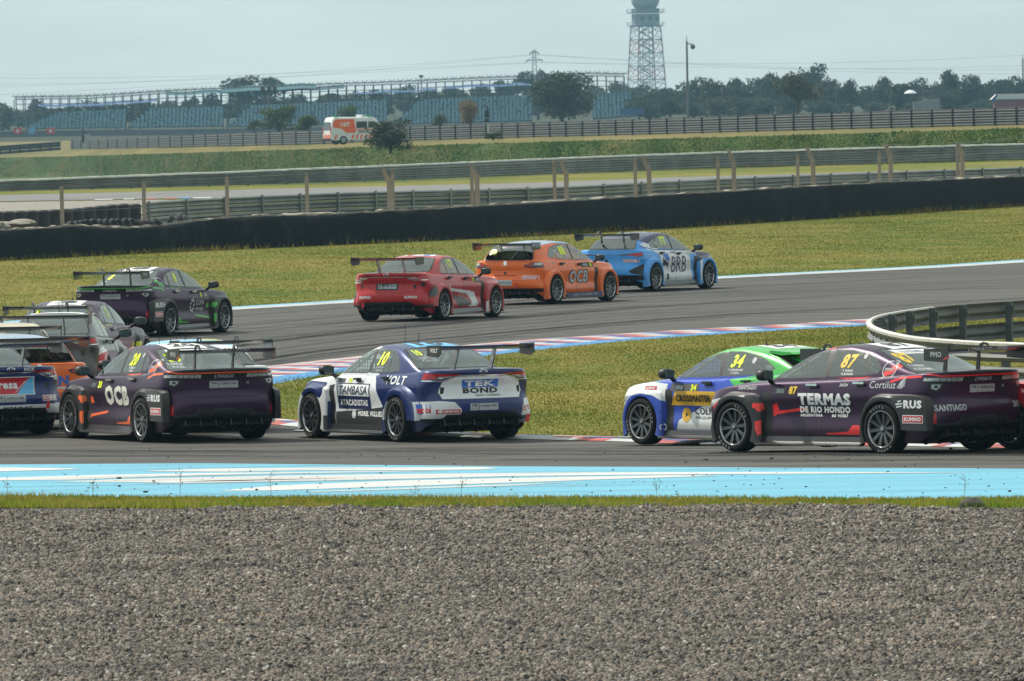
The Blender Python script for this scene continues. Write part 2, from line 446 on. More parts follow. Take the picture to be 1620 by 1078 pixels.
# white sweeps painted on the blue runoff
for poly in ([(-300, 739.5), (40, 740.5), (110, 741.5), (128, 742.6), (90, 744), (0, 746.5), (-300, 750)],
             [(230, 745.6), (330, 742.2), (520, 740.2), (760, 739.6), (790, 741.5), (760, 743.6), (640, 745), (480, 744.8), (360, 747), (240, 746.4)],
             [(-300, 757), (0, 756.5), (160, 752), (330, 749), (560, 746.6), (720, 745.8), (620, 747.2), (420, 750.4), (260, 754.5), (110, 759.8), (0, 760.5), (-300, 762)],
             [(82, 763.2), (200, 758.5), (420, 753.5), (640, 750.6), (900, 748), (1290, 747.2), (1550, 748.6), (1300, 750), (980, 752), (760, 754.4), (560, 757), (380, 761.5), (240, 763.6)],
             [(222, 765), (330, 761), (520, 757.5), (700, 755), (820, 753.6), (700, 757), (520, 761), (330, 764.6)],
             [(345, 777), (440, 768.5), (640, 760.5), (820, 756.4), (1060, 752.4), (1140, 753.4), (1000, 757.6), (820, 764), (640, 770), (420, 776.8)],
             [(480, 778.5), (700, 770.5), (900, 764), (820, 768.5), (660, 774), (500, 779.2)]):
    o = sheet('painted_stripe', [V2(*p) for p in poly], .004, P_WHITE)

# ------------------------------------------------------------------ grass blades: one mesh per lawn
def in_poly_np(x, y, poly):
    c = np.zeros(len(x), bool); n = len(poly)
    for i in range(n):
        x1, y1 = poly[i]; x2, y2 = poly[i - 1]
        if y1 == y2: continue
        c ^= ((y1 > y) != (y2 > y)) & (x < (x2 - x1) * (y - y1) / (y2 - y1) + x1)
    return c
def blades(name, poly, density, h, w, mat, seed=1, zf=None, lean=.5, keep=None, bend=False):
    rs = np.random.RandomState(seed); P = np.array(poly)
    x0, y0 = P.min(0); x1, y1 = P.max(0); n = int((x1 - x0) * (y1 - y0) * density)
    x = rs.uniform(x0, x1, n); y = rs.uniform(y0, y1, n)
    # stay in what the lens takes in, with a margin for a step aside
    ok = in_poly_np(x, y, poly) & (np.abs(x) < y * .0505 + 2.5)
    x, y = x[ok], y[ok]
    if keep is not None:
        k = keep(x, y, rs); x, y = x[k], y[k]
    n = len(x)
    hh = h * rs.uniform(.45, 1.3, n) * (1 + .35 * np.sin(x * .9 + np.sin(y * .21) * 3) * np.sin(y * .35)); ww = w * rs.uniform(.6, 1.3, n)
    a = rs.uniform(0, 2 * np.pi, n); lx = rs.normal(0, lean, n) * hh; ly = rs.normal(0, lean, n) * hh
    z = np.clip(.02 * (160.5 - y), 0, .22) + (0 if zf is None else zf(x, y))
    ca, sa = np.cos(a) * ww / 2, np.sin(a) * ww / 2
    V = np.stack([np.stack([x - ca, y - sa, z], 1), np.stack([x + ca, y + sa, z], 1), np.stack([x + lx, y + ly, z + hh], 1)], 1).reshape(-1, 3)
    o = link(name, quick_mesh(name, V, np.arange(3 * n), 3, [mat]), kind='stuff'); return o

infield_poly = [V2(*p) for p in kerb_far_t[1:]] + [V2(*p) for p in kerb_near_t[:-1]]
blades('infield_grass', infield_poly, 190, .022, .024, G_BLADE, 1, lambda x, y: 0 * x + .004)

# the strip of grass between the blue runoff and the gravel
strip_poly = [V2(-2600, 780), V2(0, 787.2), V2(810, 788.6), V2(1620, 790.4), V2(4500, 801), V2(4500, 817), V2(1620, 806), V2(810, 803.5), V2(0, 803), V2(-2600, 795)]
sheet('grass_strip', strip_poly, .002, G_GROUND)
S_BLADE = blade_mat('strip_blades', (.34, .26, .075), (.22, .215, .03), (.09, .17, .012), 1.5)
blades('strip_grass', strip_poly, 900, .055, .016, S_BLADE, 2, lean=.45)
tuft = [V2(-200, 798), V2(1850, 802), V2(1850, 808.5), V2(-200, 804.5)]
blades('edge_tufts', tuft, 600, .085, .016, blade_mat('tuft_blades', (.34, .30, .07), (.24, .29, .03), (.09, .20, .016), .9), 3, lean=.4,
       keep=lambda x, y, rs: rs.rand(len(x)) < np.clip(.55 + .8 * np.sin(x * 2.1) * np.sin(x * .77 + 1), .05, 1))
def weeds():
    """single dead stalks leaning over the paint"""
    WM = plain('dead_stalk', (.20, .15, .07), .8)
    for px, hgt in ((147, .26), (285, .34), (430, .32), (728, .26), (1040, .22), (1526, .30), (12, .24), (655, .18)):
        b = atg(px, 794); m = MB(); r = random.Random(px); tips = []
        t0 = thing('weed_stalk', f'dry weed stalk on the grass strip {WEEDS[px]}', 'weed', b, 0, 'dry weed stalks')
        top = Vector((r.uniform(-.04, .04), 0, hgt)); m.tube([(0, 0, 0), top * .5, top], .0026, 4)
        for k in range(7):
            q = top * r.uniform(.45, 1.0); e = q + Vector((r.uniform(-.06, .06), r.uniform(-.04, .04), r.uniform(.02, .07)))
            m.tube([q, e], .0018, 3); m.blob(e, (.006, .006, .008), 2, 5, 4)
        m.build('stalk', WM, t0)
WEEDS = {147: 'below the front wheel of orange-trimmed car 20', 285: 'below the diffuser of car 20', 430: 'below the right rear tyre of car 20', 728: 'below the tail of car 10',
         1040: 'below the front wheel of car 34', 1526: 'beside the dark stone', 12: 'at the far left edge', 655: 'below the rear wheel of car 10'}
weeds()

# verge beyond the track, up to the black wall
WALL_Y = [(-700, 448), (-300, 427), (0, 412), (200, 402), (400, 393), (600, 384.5), (800, 375), (1000, 364.5), (1200, 352), (1400, 339.5), (1620, 325.5), (2200, 292), (3400, 236)]
WALL_T = [(-700, 396), (-300, 380), (0, 366), (60, 363), (120, 359), (200, 362), (265, 356.5), (330, 349), (400, 343.5), (500, 341), (600, 336), (800, 325), (1000, 313), (1200, 301), (1400, 290), (1620, 280), (2200, 252), (3400, 206)]
def wall_b(px): return at(px, tz(WALL_Y, px), 0)
verge_poly = [V2(p[0], p[1]) for p in far_edge[1:-1]] + [(wall_b(px).x, wall_b(px).y) for px in range(-300, 1901, 100)]
blades('verge_grass', verge_poly, 52, .017, .040, G_BLADE, 4)
foot_poly = [(wall_b(px).x, wall_b(px).y - 1.6) for px in range(-100, 1801, 50)] + [(wall_b(px).x, wall_b(px).y + .3) for px in range(1800, -101, -50)]
blades('wall_foot_grass', foot_poly, 60, .16, .05, blade_mat('foot_blades', (.22, .17, .06), (.14, .13, .03), (.05, .08, .014), .3), 5,
       keep=lambda x, y, rs: rs.rand(len(x)) < np.clip(.4 + .8 * np.sin(x * .8) * np.sin(x * .31 + 1), .05, 1))

# ------------------------------------------------------------------ gravel trap: single stones scattered on a raked bed
def gravel():
    t = NT('gravel_bed_mat'); a = t.noise(26, 4, .7, t.coord('Object'))
    t.set(t.ramp(a, [(.35, (.03, .028, .026)), (.65, (.11, .10, .092))]), .9); t.bump(a, 1.0, .05)
    bed = sheet('gravel_bed', [V2(-3000, 794), V2(0, 802.5), V2(810, 803), V2(1620, 805.5), V2(4500, 816), (40, 80), (-40, 80)], -.010, t.m)
    t = NT('pebbles'); oi = t.new('ObjectInfo'); rn = oi.outputs['Random']
    n = t.noise(30, 3, .6, t.coord('Object'))
    col = t.ramp(rn, [(0, (.024, .022, .021)), (.28, (.060, .053, .047)), (.50, (.155, .138, .122)), (.70, (.27, .24, .21)), (.87, (.27, .20, .15)), (.95, (.30, .23, .16)), (.975, (.46, .44, .40)), (1, (.58, .55, .50))])
    big = t.noise(.55, 4, .6, oi.outputs['Location']); tone = t.ramp(big, [(.36, (.70, .71, .72)), (.64, (1.06, 1.05, 1.03))])
    t.set(t.mix(1.0, t.mix(.25, col, t.ramp(n, [(.3, (.03, .028, .026)), (.7, (.20, .18, .16))])), tone, 'MULTIPLY'), .75, spec=.35)
    rs = np.random.RandomState(5)
    near = 93.0; n_ = 640000
    far = np.array([V2(px, 803.4 + (px > 810) * (px - 810) * .003)[1] for px in range(-200, 1900, 50)]).mean()
    y = rs.uniform(near, far + .8, n_); x = rs.uniform(-1, 1, n_) * (y * .0475 + 3.6)
    fx = np.interp(x, [V2(px, 0 + 803 + max(0, px - 810) * .0031)[0] for px in (-300, 0, 400, 810, 1200, 1620, 1900)], [V2(px, 803 + max(0, px - 810) * .0031)[1] for px in (-300, 0, 400, 810, 1200, 1620, 1900)])
    ok = y < fx - .05 + rs.exponential(.12, n_) * (rs.rand(n_) < .3); x, y = x[ok], y[ok]
    z = (.02 * np.sin(y * 1.3 + 2.1 * np.sin(x * .8 + y * .21)) * np.sin(x * 1.1 + y * .35) + .018 * np.sin(x * 3.3 + 1.9 * np.sin(y * 2.1)) * np.sin(y * 2.7 + 2.3 * np.sin(x * 1.7)) + .012 * np.sin(x * 7.1 + y * 1.3) * np.sin(y * 4.9 - x * 2.2)) + rs.uniform(-.012, .012, len(x)) + .226
    me = bpy.data.meshes.new('gravel'); me.vertices.add(len(x)); me.vertices.foreach_set('co', np.stack([x, y, z], 1).astype(np.float32).ravel()); me.update()
    o = link('gravel', me, kind='stuff')
    ng = bpy.data.node_groups.new('scatter', 'GeometryNodeTree')
    ng.interface.new_socket('Geometry', in_out='INPUT', socket_type='NodeSocketGeometry'); ng.interface.new_socket('Geometry', in_out='OUTPUT', socket_type='NodeSocketGeometry')
    N = ng.nodes; L = ng.links
    gi = N.new('NodeGroupInput'); go = N.new('NodeGroupOutput'); ico = N.new('GeometryNodeMeshIcoSphere'); ico.inputs['Radius'].default_value = .030; ico.inputs['Subdivisions'].default_value = 2
    sp = N.new('GeometryNodeSetPosition'); nt = N.new('ShaderNodeTexNoise'); nt.inputs['Scale'].default_value = 38
    vm = N.new('ShaderNodeVectorMath'); vm.operation = 'MULTIPLY_ADD'; vm.inputs[1].default_value = (.026, .026, .026); vm.inputs[2].default_value = (-.013, -.013, -.013)
    L.new(nt.outputs['Color'], vm.inputs[0]); L.new(vm.outputs[0], sp.inputs['Offset']); L.new(ico.outputs['Mesh'], sp.inputs['Geometry'])
    sm = N.new('GeometryNodeSetMaterial'); sm.inputs['Material'].default_value = t.m; L.new(sp.outputs[0], sm.inputs['Geometry'])
    iop = N.new('GeometryNodeInstanceOnPoints'); L.new(gi.outputs[0], iop.inputs['Points']); L.new(sm.outputs[0], iop.inputs['Instance'])
    rv = N.new('FunctionNodeRandomValue'); rv.data_type = 'FLOAT_VECTOR'; rv.inputs[0].default_value = (0, 0, 0); rv.inputs[1].default_value = (6.28, 6.28, 6.28)
    rv2 = N.new('FunctionNodeRandomValue'); rv2.data_type = 'FLOAT_VECTOR'; rv2.inputs[0].default_value = (.40, .40, .30); rv2.inputs[1].default_value = (1.45, 1.25, .95); rv2.inputs['Seed'].default_value = 4
    L.new(rv.outputs[0], iop.inputs['Rotation']); L.new(rv2.outputs[0], iop.inputs['Scale']); L.new(iop.outputs[0], go.inputs[0])
    md = o.modifiers.new('scatter', 'NODES'); md.node_group = ng
    # one larger dark stone at the grass edge
    b = atg(1537, 806.5); m = MB(); m.blob((0, 0, .03), (.16, .12, .10), 2.2, 14, 8); r = random.Random(2)
    m.v = [(p[0] * (1 + r.uniform(-.12, .12)), p[1], p[2] * (1 + r.uniform(-.15, .15))) for p in m.v]
    o = m.build('stone', plain('dark_stone', (.06, .052, .048), .85, scale=12), None, True); o.location = b
    o['label'] = 'large dark stone lying at the edge of gravel and grass strip'; o['category'] = 'stone'
gravel()

# rubber marbles on the paint and the racing line
def marbles():
    rs = np.random.RandomState(9); m = MB()
    for i in range(230):
        px = rs.uniform(-60, 1680); py = rs.uniform(742, 785) if i < 150 else rs.uniform(708, 740)
        p = atg(px, py); s = rs.uniform(.005, .014) * (1.8 if rs.rand() < .06 else 1)
        m.blob((p.x, p.y, p.z + .004 + s * .35), (s * rs.uniform(.8, 1.8), s, s * .5), 2, 6, 4)
    m.build('rubber_crumbs', RUBBER_C, None)['kind'] = 'stuff'
RUBBER_C = plain('rubber_crumb', (.018, .017, .017), .85); marbles()

# ------------------------------------------------------------------ black fabric wall on an earth bank
WP = list(range(-300, 3201, 10))
def wall_top(px): b = wall_b(px); return CAM_H - (tz(WALL_T, px) - yh(px)) * (b.y + .55) / FPX
def fabric_wall():
    t = NT('black_geotextile'); v = t.coord('Object'); a = t.noise(.5, 5, .6, v); b = t.noise(7, 5, .65, t.coord('Object', (1, 1, .35))); c = t.noise(90, 2, .5, v)
    f = t.math('ADD', t.math('MULTIPLY', a, .45), t.math('MULTIPLY', b, .55))
    t.set(t.ramp(f, [(.36, (.006, .007, .009)), (.55, (.011, .014, .017)), (.74, (.042, .049, .054))]), .9, spec=.12); t.bump(t.math('ADD', b, t.math('MULTIPLY', c, .2)), .9, .08)
    rs = np.random.RandomState(11); m = MB(); rows = []
    for px in WP:
        b_ = wall_b(px); h = wall_top(px) + rs.uniform(-.018, .018)
        s1 = .05 * math.sin(px * .061) + .035 * math.sin(px * .173) + rs.uniform(-.012, .012)
        rows.append([(b_.x, b_.y + y + s1 * k * .9 + .03 * math.sin(px * .05 + k * 5), z * h) for y, z, k in ((-.06, -.02, 0), (0, .10, .3), (.06, .30, 1), (.13, .52, 1.2), (.24, .74, .9), (.36, .90, .6), (.55, 1.0, .3), (.80, 1.01, .1), (1.0, .90, 0))])
    m.grid(rows, 0, True)
    t0 = thing('fabric_wall', 'long low wall wrapped in black fabric running behind the far grass verge', 'barrier wall')
    m.build('fabric', t.m, t0, True)
    e = MB(); er = []
    for px in WP:
        b_ = wall_b(px); h = wall_top(px)
        er.append([(b_.x, b_.y + y, z) for y, z in ((.75, h * .85), (.9, h + .05 + rs.uniform(-.03, .045)), (1.5, h + .04 + rs.uniform(-.03, .05)), (2.6, h * .9), (4.0, h * .4), (6.0, -.03))])
    e.grid(er, 0, True)
    t2 = NT('pale_earth'); a = t2.noise(4, 5, .7, t2.coord('Object')); t2.set(t2.ramp(a, [(.35, (.14, .12, .085)), (.6, (.33, .30, .25))]), .95); t2.bump(a, .8, .1)
    o = e.build('earth_bank', t2.m, None, True); o['kind'] = 'structure'
    return t2.m
EARTH = fabric_wall()

# old tyres on the earth behind the wall
TY = MB(); TY.lathe([(.19, -.09), (.27, -.11), (.31, -.08), (.32, 0), (.31, .08), (.27, .11), (.19, .09), (.17, 0), (.19, -.09)], 'y', 20)
TYRE_ME = TY.mesh('old_tyre', plain('old_rubber', (.030, .031, .032), .85, vary=.4, scale=5), True)
tl = [(112, 359), (121, 358.5), (129, 357.5), (137, 356.5), (147, 355.5), (157, 355.5), (167, 355.5), (177, 355), (187, 355), (197, 354.5), (207, 354.5), (217, 353), (232, 352.5), (250, 351.5), (268, 350.5), (286, 348.5)]
for i, (px, py) in enumerate(tl):
    b = wall_b(px); p = atd(px, py, b.y + 1.6); flat = px > 214
    o = link('old_tyre', TYRE_ME, None, (p.x, p.y, p.z - .02), (R(90) if flat else R(rnd.uniform(-14, 14)), rnd.uniform(0, 3), R(rnd.uniform(45, 75)) if not flat else 0))
    s = .62 if not flat else .72
    o.scale = (s, s, s)
    o['label'] = (f'{ORD[i - 12]} flat-lying tyre from the left behind the black fabric wall' if flat else f'{ORD[i]} upright tyre from the left in the row behind the black wall')
    o['category'] = 'tyre'; o['group'] = 'flat tyres behind the wall' if flat else 'upright tyres behind the wall'
# wrapped tyre stacks
tw = thing('tyre_barrier', 'row of dark wrapped tyre stacks behind the black wall at far left', 'tyre barrier', at(100, 398))
SB = MB(); SB.lathe([(.001, 1.0), (.17, .995), (.225, .96), (.215, .80), (.23, .72), (.215, .60), (.23, .5), (.215, .38), (.23, .3), (.22, 0)], 'z', 14)
SB_ME = SB.mesh('tyre_stack', plain('wrapped_stack', (.016, .018, .022), .7, vary=.4, scale=5), True)
for i in range(14):
    px = -24 + i * 18.2; b = wall_b(px); p = atd(px, 326, b.y + 7.0)
    zt = CAM_H - (tz([(-30, 335), (40, 333), (110, 330), (160, 325), (200, 322), (230, 323)], px) - yh(px)) * p.y / FPX
    o = link('tyre_stack', SB_ME, tw, Vector((p.x, p.y, 0)) - tw.location); o.scale = (.95, .95, zt)
    o.rotation_euler = (0, 0, i * 1.3)
m = MB(); r = random.Random(4)
for k in range(9):
    px = r.uniform(-30, 44); p = atd(px, r.uniform(352, 364), wall_b(px).y + 2.2); m.blob(p, (.25 + r.random() * .3, .4, .06 + r.random() * .10), 2, 9, 6)
o = m.build('earth_heap', plain('pale_rubble', (.24, .22, .19), .9, scale=9), None, True); o['kind'] = 'structure'

# ------------------------------------------------------------------ service road beyond, with its barriers and catch fences
sheet('service_road', [V2(-500, 322), V2(0, 309), V2(530, 297), V2(860, 289), V2(1060, 281), V2(1390, 272), V2(1700, 263), V2(2200, 248), V2(3600, 212), V2(3600, 222), V2(2200, 262), V2(1700, 277), V2(1390, 285), V2(1060, 295), V2(860, 304), V2(530, 310), V2(0, 319), V2(-500, 331)], .006,
      painted('pale_asphalt', (.16, .155, .15)))
t = NT('pale_gravel'); a = t.noise(3, 5, .7, t.coord('Object', (1, .3, 1))); t.set(t.ramp(a, [(.35, (.16, .145, .12)), (.65, (.27, .25, .22))]), .95)
sheet('gravel_patch', [V2(-400, 333), V2(0, 320.5), V2(240, 316.5), V2(300, 318), V2(300, 345), V2(-400, 380)], .004, t.m)
for k, (a, b, mt) in enumerate([(150, 178, P_KWHITE), (195, 212, P_KWHITE), (232, 246, P_KRED), (262, 280, P_KRED), (284, 300, P_KBLUE), (305, 335, P_KWHITE), (352, 366, P_KRED), (372, 392, P_KBLUE), (395, 425, P_KRED), (430, 470, P_KWHITE), (480, 505, P_KRED), (560, 600, P_KRED), (615, 650, P_KRED)]):
    f = lambda px: 319 - px * .0172
    sheet('kerb_block', [V2(a, f(a) - .7), V2(b, f(b) - .7), V2(b, f(b) + .7), V2(a, f(a) + .7)], .012, mt)

GALV = plain('galvanised_steel', (.22, .24, .245), .48, .55, None, .3, .9)
GALVD = plain('weathered_steel', (.19, .21, .215), .6, .4, None, .35, .7)
DUSTY_GLINT = plain('dusty_glint_cap', (.60, .61, .60), .8, 0, None, .25, 1.5)  # white stands in for light reflecting off the dusty top edge
CONC = plain('concrete_post', (.25, .215, .175), .9, 0, None, .3, 3)
WAVE = [(-.155, .0), (-.135, .045), (-.085, .078), (-.055, .055), (-.02, .006), (.02, .006), (.055, .055), (.085, .078), (.135, .045), (.155, .0)]

def rail_strip(path, zc, mat, name, parent, facing, hs=1.0, back=True):
    """W-shaped rail swept along a path of (x, y, z, height scale)"""
    m = MB(); rows = []
    for i, (x, y, z, k) in enumerate(path):
        a, b = path[max(i - 1, 0)], path[min(i + 1, len(path) - 1)]
        d = Vector((b[0] - a[0], b[1] - a[1])).normalized(); n = Vector((-d.y, d.x)) * facing
        r = [(x + n.x * o, y + n.y * o, z + (zc + h * hs) * k) for h, o in WAVE]
        rows.append(r + [(px_ - n.x * .006, py_ - n.y * .006, pz_) for px_, py_, pz_ in r[::-1]] if back else r)
    m.grid(rows, 0)
    return m.build(name, mat, parent, True)

def guard(name, label, pxs, pos, zcs, mat, post_step, post_h, cap=None, facing=1, post_mat=None, post_off=-.10, kf=None, hs=1.0, pw=.10):
    """a straight or curved guard rail: rails, posts and, if any, a dusty cap; pos(px) gives the foot point"""
    P = [pos(px) for px in pxs]; K = [1.0 if kf is None else kf(px) for px in pxs]
    mid = P[len(P) // 2]
    root = thing(name, label, 'guard rail')
    path = [(p.x, p.y, p.z, k) for p, k in zip(P, K)]
    for zc in zcs: rail_strip(path, zc, mat, 'rail', root, facing, hs)
    pm = MB(); pm.box((0, 0, post_h / 2), (pw, .09, post_h)); pm_me = pm.mesh('post', post_mat or mat)
    q = pxs[0] + 8
    while q < pxs[-1] - 4:
        a, b = pos(q), pos(q + 4); d = (b - a).normalized(); n = Vector((-d.y, d.x, 0)) * facing
        o = link('post', pm_me, root, a + n * post_off, (0, 0, math.atan2(d.y, d.x))); o.scale = (1, 1, 1.0 if kf is None else kf(q))
        q += post_step
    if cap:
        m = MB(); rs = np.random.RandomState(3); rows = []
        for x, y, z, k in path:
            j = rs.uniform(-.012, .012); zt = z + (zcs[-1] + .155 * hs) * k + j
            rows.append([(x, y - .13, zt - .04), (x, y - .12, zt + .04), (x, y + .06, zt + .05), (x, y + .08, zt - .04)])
        m.grid(rows, 0, True); m.build('cap', cap, root)  # added strip: the ragged top-edge highlight put into shape and colour
    return root
ARM1_T = [(-400, 350), (222, 321.5), (240, 320), (560, 305), (860, 297), (1060, 287), (1330, 275.5), (1620, 265), (2200, 243), (3200, 212)]
def arm1(px): return at(px, yh(px) + (tz(ARM1_T, px) - yh(px)) * 5.3 / 4.42, 0)
guard('guard_rail', 'three-beam steel guard rail just behind the fence posts above the black wall', list(range(224, 3001, 12)), arm1, (.18, .47, .76), GALVD, 60, .93, facing=-1, hs=.90, post_off=.09, post_mat=GALV, pw=.07)
guard('guard_rail', 'pale steel guard rail with dusty white top on the far side of the service road', list(range(-420, 3001, 10)), arm2, (.20, .49, .78), GALV, 62, .92, cap=DUSTY_GLINT, facing=-1, kf=lambda px: tz([(-400, .55), (0, .58), (300, .70), (530, .80), (1050, .90), (1620, .96), (2100, .96)], px), hs=.90)

# catch-fence posts: square concrete ones and ones with a bent head
def fence(name, label, posts, bent, back, pname):
    root = thing(name, label, 'catch fence')
    tops = []
    for px, yt in posts:
        b = wall_b(px); D = b.y + back; p = atd(px, 400, D); zt = CAM_H - (yt - yh(px)) * D / FPX
        m = MB(); w = .06 if not bent else .078
        if bent:
            m.prism([(-w, -.1), (w, -.1), (w, zt - .42), (-.12, zt - .03), (-.25, zt + .02), (-w - .09, zt - .26), (-w, zt - .48)], 'y', -w, w)
        else: m.prism([(-w, -.1), (w, -.1), (w * .95, zt - .03), (0, zt), (-w * .95, zt - .03)], 'y', -w, w)
        o = m.build('post', CONC, root); o.location = (p.x, p.y, 0); o.rotation_euler = (0, R(rnd.uniform(-1.2, 1.2)), 0); tops.append((p.x, p.y, zt))
    for k in (.98, .80, .62, .45):
        m = MB(); m.tube([(x + (-.1 if bent and k > .9 else 0), y - .1, z * k) for x, y, z in tops], .004, 3); m.build('wire', GALVD, root)
    return tops
FA = fence('catch_fence', 'catch fence on straight concrete posts above the black wall', [(100, 294), (229, 286), (361, 279), (488, 272.5), (622, 266), (748, 258.5), (880, 253), (1007, 249.5), (1138, 247.5), (1263, 244), (1393, 238), (1518, 226), (1640, 217)], False, 4.6, 'post')
FB = fence('catch_fence', 'catch fence on concrete posts with bent heads above the black wall', [(619, 265), (757, 259), (897, 253.5), (1030, 247.5), (1163, 235.5), (1290, 233), (1411, 227), (1524, 224), (1632, 214)], True, 3.4, 'post')

def skid_marks():
    """dark rubber lines on the racing line, laid as thin worn strips"""
    t = NT('rubber_streak'); v = t.coord('Object', (.5, 6, 1)); a = t.noise(.8, 5, .7, v); b = t.noise(30, 3, .6, t.coord('Object'))
    f = t.math('MULTIPLY', t.ramp(a, [(.36, (0, 0, 0)), (.56, (1, 1, 1))]), t.ramp(b, [(.35, (.2, .2, .2)), (.6, (1, 1, 1))]))
    t.set((.020, .019, .019), .6); tr = t.new('BsdfTransparent'); mx = t.new('MixShader')
    t.link(f, mx.inputs[0]); t.link(tr.outputs[0], mx.inputs[1]); t.link(t.b.outputs[0], mx.inputs[2]); t.link(mx.outputs[0], t.out.inputs['Surface'])
    rs = np.random.RandomState(31); m = MB()
    def strip_(pts, w):
        P = smooth_path([V2(*p) for p in pts], 1.5); L = []
        for i, p in enumerate(P):
            d = (P[min(i + 1, len(P) - 1)] - P[max(i - 1, 0)]).normalized(); n = Vector((-d.y, d.x)) * w / 2
            L.append([(p.x + n.x, p.y + n.y, ground_z(p.y + n.y) + .0015), (p.x - n.x, p.y - n.y, ground_z(p.y - n.y) + .0015)])
        m.grid(L, 0)
    for k in range(26):
        y = rs.uniform(709, 733); x0 = rs.uniform(-300, 1300); x1 = x0 + rs.uniform(300, 1300)
        strip_([(x0, y - .6), ((x0 + x1) / 2, y), (x1, y + .8)], rs.uniform(.16, .5))
    for k in range(26):
        f_ = rs.uniform(.12, .9); x0 = rs.uniform(100, 900); x1 = x0 + rs.uniform(400, 1100)
        g = lambda x: tz([(a, b) for a, b in far_edge], x) * (1 - f_) + tz([(a, b) for a, b in kerb_far_t], x) * f_
        strip_([(x, g(x)) for x in np.linspace(x0, x1, 6)], rs.uniform(.16, .45))
    m.build('skid_marks', t.m)['kind'] = 'stuff'
skid_marks()
# ------------------------------------------------------------------ race cars: shared materials
def paint(name, c, metal=0.0, rough=.34, coat=.3):
    key = ('paint', name)
    if key in _plain: return _plain[key]
    t = NT(name)
    v = t.coord('Object'); f = t.noise(3.0, 5, .6, v); g = t.noise(55.0, 2, .5, v)
    lo = tuple(x * .88 for x in c); hi = tuple(min(1, x * 1.1) for x in c)
    col = t.ramp(f, [(.3, lo), (.7, hi)])
    dz = t.new('SeparateXYZ'); t.link(v, dz.inputs[0])
    low = t.math('SUBTRACT', .52, t.math('MULTIPLY', dz.outputs[2], 1.1))      # road dirt thrown up low on the flanks
    dirt = t.math('MULTIPLY', t.math('MAXIMUM', low, 0.0), t.math('MULTIPLY_ADD', g, 1.0, .25))
    col = t.mix(dirt, col, (.085, .078, .07))
    geo = t.new('NewGeometry')
    col = t.mix(geo.outputs['Backfacing'], col, (.06, .06, .065))              # bare grey primer inside the shell
    t.set(col, t.math('MULTIPLY_ADD', f, .2, rough - .1), metal, coat)
    _plain[key] = t.m
    return t.m

def glass_mat():
    if 'glass' in _plain: return _plain['glass']
    t = NT('window_glass'); m = t.m
    tr = t.new('BsdfTransparent'); gl = t.new('BsdfGlossy', Roughness=.03)
    tr.inputs['Color'].default_value = (.58, .64, .60, 1); gl.inputs['Color'].default_value = (.95, 1, .98, 1)
    fr = t.new('LayerWeight', Blend=.32)
    f = t.math('MULTIPLY_ADD', fr.outputs['Fresnel'], .65, .17)
    mx = t.new('MixShader'); t.link(f, mx.inputs[0]); t.link(tr.outputs[0], mx.inputs[1]); t.link(gl.outputs[0], mx.inputs[2])
    t.link(mx.outputs[0], t.out.inputs['Surface'])
    _plain['glass'] = m
    return m

BLACK = plain('black_plastic', (.012, .012, .013), .5)
SEAM = plain('panel_gap', (.004, .004, .004), .8)
CARBON = plain('carbon_fibre', (.018, .018, .02), .32, 0, .4, .35, 60)
RUBBER = plain('tyre_rubber', (.009, .009, .009), .88, vary=.35, scale=14, spec=.2)
RIM = plain('rim_graphite', (.13, .135, .14), .3, .85)
RIMLIP = plain('rim_lip', (.46, .47, .48), .3, .9)
DISC = plain('brake_disc', (.10, .095, .09), .4, .9)
LAMPRED = plain('lamp_red', (.46, .008, .012), .22, 0, .3, .35, 30)
LAMPDARK = plain('lamp_smoked', (.05, .012, .014), .15, 0, .8)
LAMPCLEAR = plain('lamp_clear', (.42, .45, .44), .18, .3, .8, .55, 38)
CHROME = plain('chrome', (.75, .76, .76), .16, .95)
WHITEV = plain('white_vinyl', (.74, .75, .76), .4)
DARKV = plain('dark_vinyl', (.045, .045, .05), .4)
GREYV = plain('grey_vinyl', (.42, .44, .46), .4)
BLACKV = plain('black_vinyl', (.014, .014, .015), .42)
YELV = plain('fluorescent_yellow', (.74, .86, .02), .45)
GOLDV = plain('gold_vinyl', (.66, .45, .035), .4)
REDV = plain('red_vinyl', (.55, .025, .03), .4)
KRED = plain('kumho_red', (.50, .02, .035), .4)
BLUEV = plain('blue_vinyl', (.03, .14, .52), .4)
NAVYV = plain('navy_vinyl', (.018, .025, .085), .4)
CYANV = plain('cyan_vinyl', (.12, .45, .75), .4)
GREENV = plain('green_vinyl', (.03, .42, .07), .4)
STEEL = plain('bare_steel', (.35, .36, .37), .35, .9)
NETM = plain('net_webbing', (.02, .02, .022), .9)
SEATM = plain('seat_shell', (.03, .03, .035), .6)
GLASS = glass_mat()

